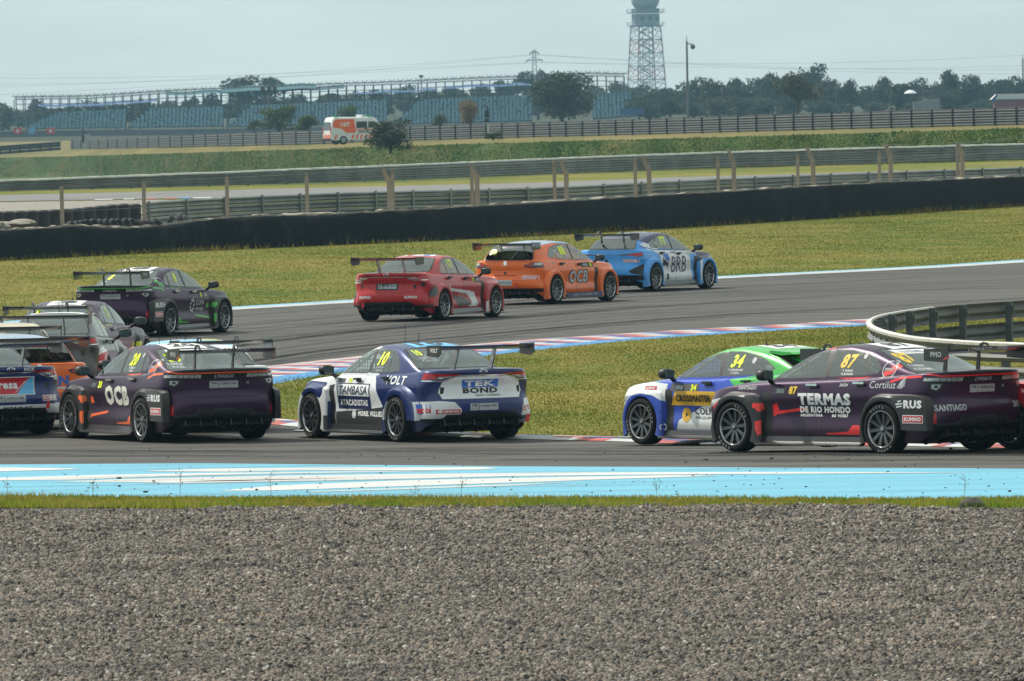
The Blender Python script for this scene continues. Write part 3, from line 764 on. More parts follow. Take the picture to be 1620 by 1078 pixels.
# ------------------------------------------------------------------ lettering
_txt = {}; _gl = {}
def glyphs(body, bold):
    cu = bpy.data.curves.new('text', 'FONT'); cu.body = body; cu.size = 1.0; cu.offset = bold; cu.resolution_u = 2; cu.fill_mode = 'FRONT'
    ob = bpy.data.objects.new('text', cu); me = bpy.data.meshes.new_from_object(ob)
    V = np.array([v.co[:2] for v in me.vertices]) if len(me.vertices) else np.zeros((0, 2)); F = [tuple(p.vertices) for p in me.polygons if p.normal.z > 0]
    bpy.data.objects.remove(ob); bpy.data.curves.remove(cu); bpy.data.meshes.remove(me)
    return V, F
def letter_m(b):
    """the M is drawn here: two stems and two diagonals"""
    t = .095 + 2 * b; x0, x1 = .075 - b, .715 + b; y0, y1 = -b, .68 + b; xm = (x0 + x1) / 2; h = t * 1.45; lo = .17
    V = [(x0, y0), (x0 + t, y0), (x0 + t, y1 - h), (x0 + t, y1), (x0, y1), (x1, y0), (x1, y1), (x1 - t, y1), (x1 - t, y1 - h), (x1 - t, y0), (xm, lo), (xm, lo + h)]
    return np.array(V), [(0, 1, 2, 3, 4), (5, 6, 7, 8, 9), (2, 10, 11, 3), (10, 8, 7, 11)]
def glyph(ch, bold):
    k = (ch, bold)
    if k not in _gl:
        w = lambda b: np.ptp(glyphs(b, 0)[0][:, 0])
        adv = w('H' + ch + 'H') - w('HH')
        V, F = letter_m(bold) if ch == 'M' else glyphs(ch, bold)
        _gl[k] = (V, F, adv)
    return _gl[k]
def text2d(s, bold=.02, shear=0.0):
    """vertices (cap height 1, centred) and faces of a flat text"""
    key = (s, bold, shear)
    if key in _txt: return _txt[key]
    Vs, F, x, o = [], [], 0.0, 0
    for ch in s:
        V, f, adv = glyph(ch, bold)
        if len(V): Vs.append(V + np.array([x, 0])); F += [tuple(i + o for i in q) for q in f]; o += len(V)
        x += adv + bold * 1.2
    V = np.concatenate(Vs); V[:, 0] += V[:, 1] * shear
    V[:, 0] -= (V[:, 0].min() + V[:, 0].max()) / 2; V[:, 1] -= (V[:, 1].min() + V[:, 1].max()) / 2
    V /= max(.3, np.ptp(V[:, 1]))
    _txt[key] = (V, F)
    return _txt[key]

def rect2d(w, h, r=0.0):
    """finely divided rectangle with cut corners"""
    nx = max(2, int(w / .07)); ny = max(2, int(h / .07))
    V = np.array([(-w / 2 + w * i / nx, -h / 2 + h * j / ny) for j in range(ny + 1) for i in range(nx + 1)])
    F = [(j * (nx + 1) + i, j * (nx + 1) + i + 1, (j + 1) * (nx + 1) + i + 1, (j + 1) * (nx + 1) + i) for j in range(ny) for i in range(nx)]
    return V, F

def disc2d(r, r_in=0.0, n=22):
    a = np.linspace(0, 2 * np.pi, n, endpoint=False); c = np.stack([np.cos(a), np.sin(a)], 1)
    V = np.concatenate([c * r, c * r_in]); F = [(i, (i + 1) % n, n + (i + 1) % n, n + i) for i in range(n)]
    return V, F

# ------------------------------------------------------------------ body styles
STY = {}
STY['liftback'] = dict(wb=2.73, xr=-2.33, xf=2.27, W=.89, ar=.42, nr=3.0, af=.85, nf=2.5,
    ring=[(-2.4, 1.055), (-2.1, 1.035), (-1.7, 1.0), (-1.0, .955), (0, .915), (.9, .885), (1.4, .85), (1.9, .78), (2.3, .68)],
    crown=[(-2.4, .0), (-2.2, .015), (-1.7, .03), (0, .02), (1.0, .045), (2.0, .05), (2.3, .0)],
    side=[(0, .05), (.06, .03), (.22, .012), (.42, .034), (.6, .02), (.74, .0), (.82, .006), (.93, .03), (1, .05)],
    rear=[(0, .14), (.1, .05), (.2, .015), (.36, .0), (.44, .012), (.5, .05), (.6, .065), (.78, .055), (.86, .045), (.94, .01), (1, .0)],
    front=[(0, .08), (.2, .0), (.5, .01), (.75, .03), (1, .10)],
    prof=[(1.10, .90), (1.0, .955), (.62, 1.145), (.28, 1.30), (-.08, 1.385), (-.45, 1.40), (-.85, 1.365), (-1.25, 1.265), (-1.65, 1.12), (-1.93, 1.035), (-2.0, .99)],
    yb=[(1.15, .60), (.9, .70), (.5, .765), (0, .79), (-.8, .785), (-1.4, .73), (-1.75, .66), (-2.0, .56)],
    win=[[(.80, .955), (.74, .985), (.46, 1.14), (.18, 1.262), (-.10, 1.315), (-.17, .985)],
         [(-.25, .99), (-.20, 1.322), (-.52, 1.322), (-.84, 1.27), (-.93, 1.02)],
         [(-.97, 1.03), (-.89, 1.255), (-1.02, 1.205), (-1.13, 1.10), (-1.10, 1.045)]],
    rglass=[(-.61, 1.06), (.61, 1.06), (.565, 1.20), (.48, 1.325), (-.48, 1.325), (-.565, 1.20)],
    wglass=[(-.66, .965), (.66, .965), (.60, 1.15), (.53, 1.33), (-.53, 1.33), (-.60, 1.15)], roofz=1.40)
STY['saloon'] = dict(wb=2.70, xr=-2.32, xf=2.27, W=.88, ar=.46, nr=2.8, af=.85, nf=2.4,
    ring=[(-2.4, 1.03), (-2.1, 1.015), (-1.7, .985), (-1.0, .945), (0, .91), (.9, .885), (1.4, .85), (1.9, .78), (2.3, .68)],
    crown=[(-2.4, .0), (-2.2, .015), (-1.7, .035), (0, .02), (1.0, .045), (2.0, .05), (2.3, .0)],
    side=[(0, .06), (.06, .04), (.22, .02), (.42, .03), (.58, .015), (.74, .0), (.82, .012), (.93, .04), (1, .06)],
    rear=[(0, .12), (.1, .04), (.22, .0), (.36, .0), (.46, .03), (.55, .06), (.72, .07), (.82, .04), (.9, .035), (.96, .012), (1, .02)],
    front=[(0, .08), (.2, .0), (.5, .01), (.75, .03), (1, .10)],
    prof=[(1.10, .90), (1.0, .95), (.60, 1.15), (.26, 1.295), (-.08, 1.375), (-.45, 1.39), (-.85, 1.35), (-1.22, 1.24), (-1.55, 1.095), (-1.74, 1.025), (-1.82, .98)],
    yb=[(1.15, .60), (.9, .70), (.5, .76), (0, .785), (-.8, .78), (-1.3, .73), (-1.6, .665), (-1.82, .58)],
    win=[[(.80, .95), (.74, .985), (.46, 1.135), (.18, 1.255), (-.10, 1.305), (-.15, .975)],
         [(-.23, .98), (-.18, 1.312), (-.48, 1.315), (-.70, 1.285), (-.74, .99)],
         [(-.78, .995), (-.74, 1.275), (-.90, 1.21), (-1.05, 1.07), (-1.05, 1.01)]],
    rglass=[(-.63, 1.06), (.63, 1.06), (.57, 1.20), (.49, 1.318), (-.49, 1.318), (-.57, 1.20)],
    wglass=[(-.66, .96), (.66, .96), (.60, 1.15), (.53, 1.325), (-.53, 1.325), (-.60, 1.15)], roofz=1.39)
STY['hatch'] = dict(wb=2.62, xr=-2.15, xf=2.15, W=.88, ar=.42, nr=2.9, af=.8, nf=2.4,
    ring=[(-2.2, .99), (-1.9, .985), (-1.3, .965), (0, .925), (.9, .89), (1.4, .86), (1.9, .78), (2.2, .68)],
    crown=[(-2.2, .0), (-1.9, .02), (0, .02), (1.0, .045), (1.9, .05), (2.2, .0)],
    side=[(0, .06), (.06, .04), (.22, .015), (.42, .03), (.58, .015), (.74, .0), (.85, .012), (.93, .035), (1, .05)],
    rear=[(0, .12), (.1, .04), (.2, .0), (.36, .0), (.44, .03), (.52, .08), (.7, .09), (.85, .085), (1, .11)],
    front=[(0, .08), (.2, .0), (.5, .01), (.75, .03), (1, .10)],
    prof=[(1.10, .90), (1.0, .965), (.58, 1.19), (.24, 1.335), (-.1, 1.41), (-.6, 1.43), (-1.1, 1.405), (-1.5, 1.365), (-1.68, 1.335), (-1.75, 1.25), (-1.91, 1.06), (-1.98, .97), (-2.01, .93)],
    yb=[(1.15, .60), (.9, .70), (.5, .76), (0, .785), (-.8, .785), (-1.4, .755), (-1.75, .71), (-2.01, .64)],
    win=[[(.80, .965), (.74, .995), (.44, 1.16), (.16, 1.285), (-.10, 1.335), (-.14, .985)],
         [(-.22, .99), (-.18, 1.34), (-.55, 1.34), (-.86, 1.30), (-.92, 1.02)],
         [(-.96, 1.03), (-.90, 1.295), (-1.08, 1.255), (-1.28, 1.10), (-1.25, 1.06)]],
    rglass=[(-.60, 1.03), (.60, 1.03), (.56, 1.20), (.50, 1.315), (-.50, 1.315), (-.56, 1.20)],
    wglass=[(-.66, .97), (.66, .97), (.60, 1.17), (.53, 1.355), (-.53, 1.355), (-.60, 1.17)], roofz=1.43)
STY['coupe_hatch'] = dict(STY['hatch'], wb=2.68, xr=-2.19, xf=2.2, ar=.50,
    prof=[(1.10, .90), (1.0, .955), (.60, 1.15), (.26, 1.30), (-.1, 1.385), (-.55, 1.40), (-1.05, 1.355), (-1.42, 1.285), (-1.58, 1.25), (-1.72, 1.16), (-1.92, 1.03), (-2.0, .96), (-2.04, .92)],
    yb=[(1.15, .60), (.9, .70), (.5, .76), (0, .785), (-.8, .78), (-1.4, .73), (-1.8, .665), (-2.04, .58)],
    win=[[(.80, .955), (.74, .985), (.46, 1.14), (.18, 1.262), (-.10, 1.312), (-.14, .98)],
         [(-.22, .985), (-.18, 1.32), (-.52, 1.315), (-.82, 1.265), (-.92, 1.02)],
         [(-.96, 1.03), (-.88, 1.25), (-1.02, 1.205), (-1.20, 1.09), (-1.18, 1.05)]],
    rglass=[(-.60, 1.03), (.60, 1.03), (.56, 1.14), (.48, 1.24), (-.48, 1.24), (-.56, 1.14)],
    wglass=[(-.66, .965), (.66, .965), (.60, 1.15), (.53, 1.33), (-.53, 1.33), (-.60, 1.15)], roofz=1.40)
STY['fastback'] = dict(STY['liftback'], wb=2.735, xr=-2.30, xf=2.27, ar=.5,
    prof=[(1.15, .89), (1.02, .945), (.62, 1.135), (.28, 1.285), (-.08, 1.37), (-.45, 1.39), (-.9, 1.355), (-1.35, 1.27), (-1.75, 1.14), (-2.0, 1.045), (-2.1, .99)],
    win=[[(.80, .945), (.74, .975), (.46, 1.125), (.18, 1.245), (-.10, 1.30), (-.17, .975)],
         [(-.25, .98), (-.20, 1.31), (-.52, 1.308), (-.86, 1.262), (-.96, 1.01)],
         [(-1.0, 1.02), (-.90, 1.25), (-1.08, 1.20), (-1.30, 1.09), (-1.24, 1.05)]])

PID = dict(body=0, front_door=1, rear_door=2, side_window=4, rear_window=8, windscreen=9, taillight=10, headlight=12, fender_flare=14, boot_lid=18, reflector=20, light_bar=22, chrome_trim=23)
# mat slots fixed for every shell: 0 paint A, 1 paint B, 2 paint C, 3 black, 4 seam, 5 glass, 6 lamp red, 7 lamp smoked, 8 lamp clear, 9 chrome, 10 accent, 11 accent 2

def pip(p, poly):
    x, y = p; c = False; n = len(poly)
    for i in range(n):
        x1, y1 = poly[i]; x2, y2 = poly[i - 1]
        if (y1 > y) != (y2 > y) and x < (x2 - x1) * (y - y1) / (y2 - y1) + x1: c = not c
    return c

def inset(poly, d):
    """shrink (d > 0) or grow a polygon along its corner bisectors"""
    A = sum(poly[i - 1][0] * poly[i][1] - poly[i][0] * poly[i - 1][1] for i in range(len(poly)))
    sg = 1 if A > 0 else -1; out = []; n = len(poly)
    for i in range(n):
        a, b, c = Vector(poly[i - 1]), Vector(poly[i]), Vector(poly[(i + 1) % n])
        d1, d2 = (b - a).normalized(), (c - b).normalized()
        n1, n2 = Vector((-d1.y, d1.x)) * sg, Vector((-d2.y, d2.x)) * sg
        m = n1 + n2; k = max(.35, m.length_squared / 2)
        p = b + m / (2 * k) * d if k > 0 else b
        out.append((p.x, p.y))
    return out

def cut(bm, poly, axis, side=0, pid=None, mat=None, kill=False, ok=None, only=None, frm=None):
    """split the faces seen along an axis along a polygon's edges; what lies inside gets a part id and / or a paint"""
    lay = bm.faces.layers.int['pid']
    ia, ib = {'S': (0, 2), 'R': (1, 2), 'T': (0, 1)}[axis]
    us = [p[0] for p in poly]; vs = [p[1] for p in poly]
    u0, u1, v0, v1 = min(us), max(us), min(vs), max(vs)
    def good(f):
        c = f.calc_center_median(); n = f.normal
        if axis == 'S' and (c.y * side <= .02 or n.y * side < .3): return False
        if axis == 'R' and (n.x * side < .17 or c.x * side < .2): return False
        if axis == 'T' and n.z < .45: return False
        if only is not None and f[lay] not in only: return False
        if frm is not None and f.material_index not in frm: return False
        return ok is None or ok(c, n)
    cand = []
    for f in bm.faces:
        a = [v.co[ia] for v in f.verts]; b = [v.co[ib] for v in f.verts]
        if max(a) < u0 or min(a) > u1 or max(b) < v0 or min(b) > v1: continue
        if good(f): cand.append(f)
    n = len(poly)
    for i in range(n):
        if not cand: return []
        p, q = poly[i], poly[(i + 1) % n]
        co = [0, 0, 0]; co[ia], co[ib] = p
        no = [0, 0, 0]; no[ia], no[ib] = -(q[1] - p[1]), q[0] - p[0]
        # only faces near this edge
        lo = (min(p[0], q[0]) - .001, min(p[1], q[1]) - .001); hi = (max(p[0], q[0]) + .001, max(p[1], q[1]) + .001)
        near = []; far = []
        for f in cand:
            a = [v.co[ia] for v in f.verts]; b = [v.co[ib] for v in f.verts]
            (far if max(a) < lo[0] or min(a) > hi[0] or max(b) < lo[1] or min(b) > hi[1] else near).append(f)
        if near:
            es = list({e for f in near for e in f.edges}); vv = list({v for f in near for v in f.verts})
            r = bmesh.ops.bisect_plane(bm, geom=near + es + vv, dist=1e-5, plane_co=co, plane_no=no)
            near = [g for g in r['geom'] if isinstance(g, bmesh.types.BMFace)]
        cand = far + near
    res = []
    for f in cand:
        c = f.calc_center_median()
        if pip((c[ia], c[ib]), poly): res.append(f)
    if kill: bmesh.ops.delete(bm, geom=res, context='FACES'); return []
    for f in res:
        if pid is not None: f[lay] = pid
        if mat is not None: f.material_index = mat
    return res

def make_shell(sp):
    bm = bmesh.new(); lay = bm.faces.layers.int.new('pid')
    W, xr, xf = sp['W'], sp['xr'], sp['xf']
    O = []                                                             # x, y, rearness, frontness
    for i in range(20):
        u = 1 - (1 - i / 20) ** 1.8
        O.append((xr + sp['ar'] * (1 - (1 - u ** sp['nr']) ** (1 / sp['nr'])), W * u, (1 - u ** 4) ** .5, 0))
    xs = np.linspace(xr + sp['ar'], xf - sp['af'], 44)
    O += [(x, W, 0, 0) for x in xs]
    for i in range(19, -1, -1):
        u = 1 - (1 - i / 20) ** 1.8
        O.append((xf - sp['af'] * (1 - (1 - u ** sp['nf']) ** (1 / sp['nf'])), W * u, 0, (1 - u ** 3) ** .5))
    O = np.array(O); nS = len(O)
    X, Y, ER, EF = O.T
    ring = pchip(sp['ring'], X)
    zb = .15 + .15 * ER ** .7 + .0 * EF
    rows = []
    for t in np.concatenate([np.linspace(0, 1, 25)]):
        si, re, fr = (float(pchip(sp[k], t)) for k in ('side', 'rear', 'front'))
        y = Y * (1 - si / W); x = X + re * ER - fr * EF
        rows.append(np.stack([x, y, zb + (ring - zb) * t], 1))
    last = rows[-1]
    for di, dz in ((.010, .007), (.026, .014), (.05, .019), (.085, .022)):
        y = Y * (1 - (float(pchip(sp['side'], 1)) + di) / W)
        x = last[:, 0] + di * .45 * ER - di * 1.0 * EF
        rows.append(np.stack([x, y, ring + dz * (1 - .5 * ER)], 1))
    rim = rows[-1]; cz = pchip(sp['crown'], X)
    for k in (.94, .86, .75, .6, .4, .2, 0.0):
        p = rim.copy(); p[:, 1] *= k; p[:, 2] += cz * (1 - k * k); rows.append(p)
    G = np.array(rows)
    def addgrid(P, mat=0):
        for sgn in (1, -1):
            V = [[bm.verts.new((p[0], p[1] * sgn, p[2])) for p in row] for row in P]
            for i in range(len(P) - 1):
                for j in range(len(P[0]) - 1):
                    q = (V[i][j], V[i][j + 1], V[i + 1][j + 1], V[i + 1][j])
                    try: f = bm.faces.new(q if sgn < 0 else q[::-1])
                    except ValueError: continue
                    f.smooth = True; f.material_index = mat
    addgrid(G[:, ::-1] if False else G)
    # greenhouse
    pr = sp['prof']; xs = np.linspace(pr[0][0], pr[-1][0], 74)
    zt = pchip(pr, xs); ybx = pchip(sp['yb'], xs); zbx = pchip(sp['ring'], xs) - .03
    slope = np.abs(np.gradient(zt, xs))
    gh = []
    for x, z, yb, z0, sl in zip(xs, zt, ybx, zbx, slope):
        z = max(z, z0 + .004); H = z - z0
        c = min(.030 + .05 * min(1, sl / .4), H * .5); ze = z - c; r = min(.075, .5 * (ze - z0))
        def ys(zz): d = zz - z0; return yb - .40 * d - .26 * d * d
        pts = [(ys(z0 + (ze - r - z0) * k / 8), z0 + (ze - r - z0) * k / 8) for k in range(9)]
        ye = ys(ze); yc = ye - r
        top = lambda y: z - c * (y / ye) ** 2.4
        P0, P1, P2 = pts[-1], (ye, ze + .2 * r), (yc, top(yc))
        for k in range(1, 6):
            u = k / 6; pts.append(((1 - u) ** 2 * P0[0] + 2 * u * (1 - u) * P1[0] + u * u * P2[0], (1 - u) ** 2 * P0[1] + 2 * u * (1 - u) * P1[1] + u * u * P2[1]))
        for k in range(10):
            y = yc * (1 - k / 9); pts.append((y, top(y)))
        gh.append([(x, p[0], p[1]) for p in pts])
    gh = np.array(gh)                                                 # stations x section
    # drop the deck below the cabin, so that one sees through the windows
    bm.faces.ensure_lookup_table()
    addgrid(gh.transpose(1, 0, 2)[:, ::-1])
    bmesh.ops.remove_doubles(bm, verts=bm.verts, dist=2e-4)
    bmesh.ops.dissolve_degenerate(bm, dist=1e-5, edges=bm.edges)
    bm.normal_update()
    x0, x1 = pr[-1][0] + .10, pr[0][0] - .10
    dead = []
    for f in bm.faces:
        c = f.calc_center_median()
        if x0 < c.x < x1 and f.normal.z > .8:
            zz = float(pchip(pr, c.x)); yb = float(pchip(sp['yb'], c.x))
            if c.z < zz - .06 and abs(c.y) < yb - .05 and c.z < float(pchip(sp['ring'], c.x)) + .06: dead.append(f)
    bmesh.ops.delete(bm, geom=dead, context='FACES')
    wb = sp['wb'] / 2
    fl = [f for f in bm.faces]
    # wheel arches
    for s in (1, -1):
        for xc in (wb, -wb):
            arch = [(xc + .365 * math.cos(a), .325 + .365 * math.sin(a)) for a in np.linspace(-.9, math.pi + .9, 22)]
            arch = [(xc + .365 * math.cos(-.9), 0.05)] + arch + [(xc + .365 * math.cos(math.pi + .9), .05)]
            cut(bm, arch, 'S', s, kill=True, ok=lambda c, n: c.z < .75)
    return bm

def box_r(th, x0, x1, zt, nf=2.6, nb=9.0):
    """distance from the wheel centre to a box, rounded ahead of the wheel and squarer behind it"""
    c, s = math.cos(th), math.sin(th)
    a = (x1 if c > 0 else x0) / c if abs(c) > 1e-4 else 9e9
    b = zt / s if s > 1e-4 else 9e9
    n = nf if c > 0 else nb
    return (abs(1 / a) ** n + abs(1 / b) ** n) ** (-1 / n)

def add_flare(bm, xc, side, x0, x1, zt, out=.962, inn=.83, mat=0, pid=14, chamf=.05, nb=9.0, a1=209):
    """widened wheel arch: lip, flat flank and shoulder round the tyre; x0 / x1 / zt bound it from the wheel centre"""
    lay = bm.faces.layers.int['pid']
    rows = []
    for th in np.linspace(R(-29), R(a1), 46):
        Ro = max(box_r(th, x0, x1, zt, 2.3, nb), .395)
        s = max(0, math.sin(th))
        prof = [(.346, out - .07), (.352, out - .012), (.362, out), (.378, out + .003), (Ro - .4 * (Ro - .38), out), (Ro - .008, out - .008 - .012 * s), (Ro + .006, out - .028 - .02 * s), (Ro + .01 + chamf * s, inn)]
        rows.append([(xc + r * math.cos(th), y * side, max(.115, .325 + r * math.sin(th))) for r, y in prof])
    V = [[bm.verts.new(p) for p in row] for row in rows]
    for i in range(len(rows) - 1):
        for j in range(len(rows[0]) - 1):
            q = (V[i][j], V[i][j + 1], V[i + 1][j + 1], V[i + 1][j])
            try: f = bm.faces.new(q[::-1] if side > 0 else q)
            except ValueError: continue
            f.smooth = True; f[lay] = pid; f.material_index = mat
    if a1 < 200:                                                      # close the underside of a slab that stops above the sill
        a = V[-1]; b = [bm.verts.new((p.co.x, inn * side, p.co.z)) for p in a[3:]]
        for j in range(len(b) - 1):
            f = bm.faces.new((a[3 + j], a[4 + j], b[j + 1], b[j])); f[lay] = pid; f.material_index = mat

def mir(poly): return [(-u, v) for u, v in poly]

_shell = {}
def shell(style, look):
    """bmesh of a style, with windows, doors, lamps and flares marked; look picks the maker's rear end"""
    key = (style, look)
    if key not in _shell:
        sp = STY[style]; bm = make_shell(sp); wb = sp['wb'] / 2
        for s in (1, -1):
            k = 0 if s > 0 else 1
            # black surround, then the three panes
            allw = [p for w in sp['win'] for p in w]
            for i, w in enumerate(sp['win']):
                ok = lambda c, n: c.z > .93 and n.z < .8
                cut(bm, inset(w, -.022), 'S', s, mat=3, ok=ok)
            w0, w1, w2 = sp['win']
            cut(bm, [w0[-2], w0[-1], w1[0], w1[1]], 'S', s, mat=3, ok=lambda c, n: c.z > .93 and n.z < .8)
            cut(bm, [w1[-2], w1[-1], w2[0], w2[1]], 'S', s, mat=3, ok=lambda c, n: c.z > .93 and n.z < .8)
            for i, w in enumerate(sp['win']):
                cut(bm, w, 'S', s, pid=30 + i * 2 + k, mat=5, ok=lambda c, n: c.z > .93 and n.z < .8)
            bt = .985
            fd = [(.86, .23), (.86, .80), (.80, bt - .055), (-.21, bt - .03), (-.21, .23)]
            rd = [(-.22, .23), (-.22, bt - .03), (-1.06, bt + .01), (-1.10, .86), (-.98, .62), (-.93, .42), (-.90, .23)]
            for q, pp in ((1, fd), (2, rd)):
                ok = lambda c, n: c.z < 1.02
                cut(bm, inset(pp, -.005), 'S', s, mat=4, ok=ok)
                cut(bm, inset(pp, .004), 'S', s, pid={1: 40, 2: 42}[q] + k, mat=0, ok=ok)
            # headlamp
            xf = sp['xf']
            cut(bm, [(xf - .62, .70), (xf - .30, .66), (xf - .12, .60), (xf - .14, .54), (xf - .45, .60)], 'S', s, pid=12 + k, mat=8)
            # vent behind the front wheel
            if look != 'ruby': pass
            cut(bm, [(wb - .66, .16), (wb - .66, .80), (wb - .50, .78), (wb - .50, .16)], 'S', s, mat=3, ok=lambda c, n: c.z < .86)
        okR = lambda c, n: abs(n.y) < .75
        cut(bm, inset(sp['rglass'], -.045), 'R', -1, mat=3, ok=lambda c, n: c.x < -.55 and c.z > 1.0 and abs(n.y) < .6 and n.z < .985)
        cut(bm, sp['rglass'], 'R', -1, pid=8, mat=5, ok=lambda c, n: c.x < -.55 and c.z > 1.0 and abs(n.y) < .6)
        cut(bm, inset(sp['wglass'], -.03), 'R', 1, mat=3, ok=lambda c, n: c.x > -.1 and c.z > .93 and abs(n.y) < .6)
        cut(bm, sp['wglass'], 'R', 1, pid=9, mat=5, ok=lambda c, n: c.x > -.1 and c.z > .93 and abs(n.y) < .6)
        LOOKS[look](bm, sp)
        bm.normal_update()
        _shell[key] = bm
    return _shell[key].copy(), STY[style]

def strip(pts, w):
    """thin polygon round a polyline"""
    L, Rr = [], []
    for i, p in enumerate(pts):
        a = Vector(pts[max(i - 1, 0)]); b = Vector(pts[min(i + 1, len(pts) - 1)]); d = (b - a).normalized()
        n = Vector((-d.y, d.x)) * w / 2; L.append(tuple(Vector(p) + n)); Rr.append(tuple(Vector(p) - n))
    return L + Rr[::-1]

def quads(pts, w):
    """the same strip as one quad per stretch (convex pieces)"""
    s = strip(pts, w); n = len(pts); return [[s[i], s[i + 1], s[2 * n - 2 - i], s[2 * n - 1 - i]] for i in range(n - 1)]

LID = [(-.70, .64), (.70, .64), (.74, .93), (.80, 1.0), (-.80, 1.0), (-.74, .93)]
def look_aubergine(bm, sp):
    """narrow light bar across the tail, hooked lamps, slab rear arches"""
    wb = sp['wb'] / 2
    for s in (1, -1):
        k = 0 if s > 0 else 1
        add_flare(bm, wb, s, -.50, .40, .425, out=.945, mat=3, pid=14 + k, chamf=.06)
        add_flare(bm, -wb, s, -.82, .395, .44, out=.945, mat=3, pid=16 + k, a1=181, chamf=.06)
    lid = [(-.58, .66), (.58, .66), (.66, .80), (.68, .93), (-.68, .93), (-.66, .80)]
    cut(bm, inset(lid, -.010), 'R', -1, mat=4, ok=lambda c, n: c.z < 1.03)
    cut(bm, inset(lid, .002), 'R', -1, pid=18, mat=0, ok=lambda c, n: c.z < 1.03)
    cut(bm, [(-.84, .925), (.84, .925), (.84, .99), (-.84, .99)], 'R', -1, mat=3, pid=22)
    for s in (1, -1):
        f = (lambda p: p) if s > 0 else mir
        cut(bm, f([(.84, .985), (.84, .83), (.74, .79), (.66, .84), (.60, .93), (.60, .985)]), 'R', -1, mat=3, pid=10 + (s < 0))
        cut(bm, f([(.855, .985), (.855, .945), (.36, .932), (.36, .985)]), 'R', -1, mat=8, pid=10 + (s < 0))
        cut(bm, f([(.80, .90), (.80, .845), (.745, .825), (.70, .86), (.68, .90)]), 'R', -1, mat=8, pid=10 + (s < 0))
        cut(bm, f([(.775, .885), (.765, .855), (.735, .85), (.72, .885)]), 'R', -1, mat=3, pid=10 + (s < 0))
        for u in (.46, .54, .62, .70):
            cut(bm, f([(u, .98), (u, .94), (u + .009, .94), (u + .009, .98)]), 'R', -1, mat=3)
        cut(bm, f([(.80, .54), (.80, .40), (.765, .40), (.765, .54)]), 'R', -1, mat=6, pid=20 + (s < 0))
        cut(bm, f([(.765, .40), (.765, .375), (.40, .375), (.40, .52), (.43, .44), (.56, .405)]), 'R', -1, mat=11)
    cut(bm, [(-.80, .375), (.80, .375), (.80, .28), (-.80, .28)], 'R', -1, mat=3)
    cut(bm, [(-.40, .375), (.40, .375), (.40, .49), (-.40, .49)], 'R', -1, mat=3)
    cut(bm, disc_poly(-.735, .70, .042), 'R', -1, mat=3)
    for q in quads([(-.24, .375), (-.15, .478), (.15, .478), (.24, .375)], .022) + [[(-.38, z), (.38, z), (.38, z + .008), (-.38, z + .008)] for z in (.40, .425, .45)]: cut(bm, q, 'R', -1, mat=11)

def disc_poly(u, v, r, n=10): return [(u + r * math.cos(2 * math.pi * i / n), v + r * math.sin(2 * math.pi * i / n)) for i in range(n)]

def look_saloon(bm, sp):
    """wedge lamps joined by a bright trim line, round wide rear arches"""
    wb = sp['wb'] / 2
    for s in (1, -1):
        k = 0 if s > 0 else 1
        add_flare(bm, wb, s, -.49, .41, .43, out=.94, mat=0, pid=14 + k)
        add_flare(bm, -wb, s, -.60, .42, .45, out=.95, mat=0, pid=16 + k, chamf=.09, nb=2.4, a1=181)
    lid = [(-.62, .62), (.62, .62), (.67, .72), (.62, .86), (.42, .935), (-.42, .935), (-.62, .86), (-.67, .72)]
    cut(bm, inset(lid, -.012), 'R', -1, mat=4, ok=lambda c, n: c.z < 1.0)
    cut(bm, lid, 'R', -1, pid=18, mat=1, ok=lambda c, n: c.z < 1.0)
    for s in (1, -1):
        f = (lambda p: p) if s > 0 else mir
        for q in quads([(0, .948), (.42, .948), (.62, .876), (.86, .885)], .016): cut(bm, f(q), 'R', -1, mat=9, pid=23)
        cut(bm, f([(.34, .975), (.34, .96), (.62, .905), (.87, .90), (.87, 1.0), (.70, .985)]), 'R', -1, mat=7, pid=10 + (s < 0))
        cut(bm, f([(.36, .973), (.37, .96), (.62, .945), (.87, .955), (.87, .995), (.70, .98)]), 'R', -1, mat=6, pid=10 + (s < 0))
        cut(bm, f([(.70, .945), (.70, .91), (.87, .905), (.87, .95)]), 'R', -1, mat=6, pid=10 + (s < 0))
        cut(bm, f([(.46, .945), (.62, .912), (.68, .912), (.66, .94)]), 'R', -1, mat=8, pid=10 + (s < 0))
        cut(bm, f([(.64, .80), (.58, .78), (.60, .70), (.645, .69)]), 'R', -1, mat=3)
    cut(bm, disc_poly(-.775, .79, .05), 'R', -1, mat=3)
    cut(bm, [(-.86, .34), (.86, .34), (.86, .28), (-.86, .28)], 'R', -1, mat=3)
    cut(bm, [(-.62, .34), (.62, .34), (.55, .42), (-.55, .42)], 'R', -1, mat=3)

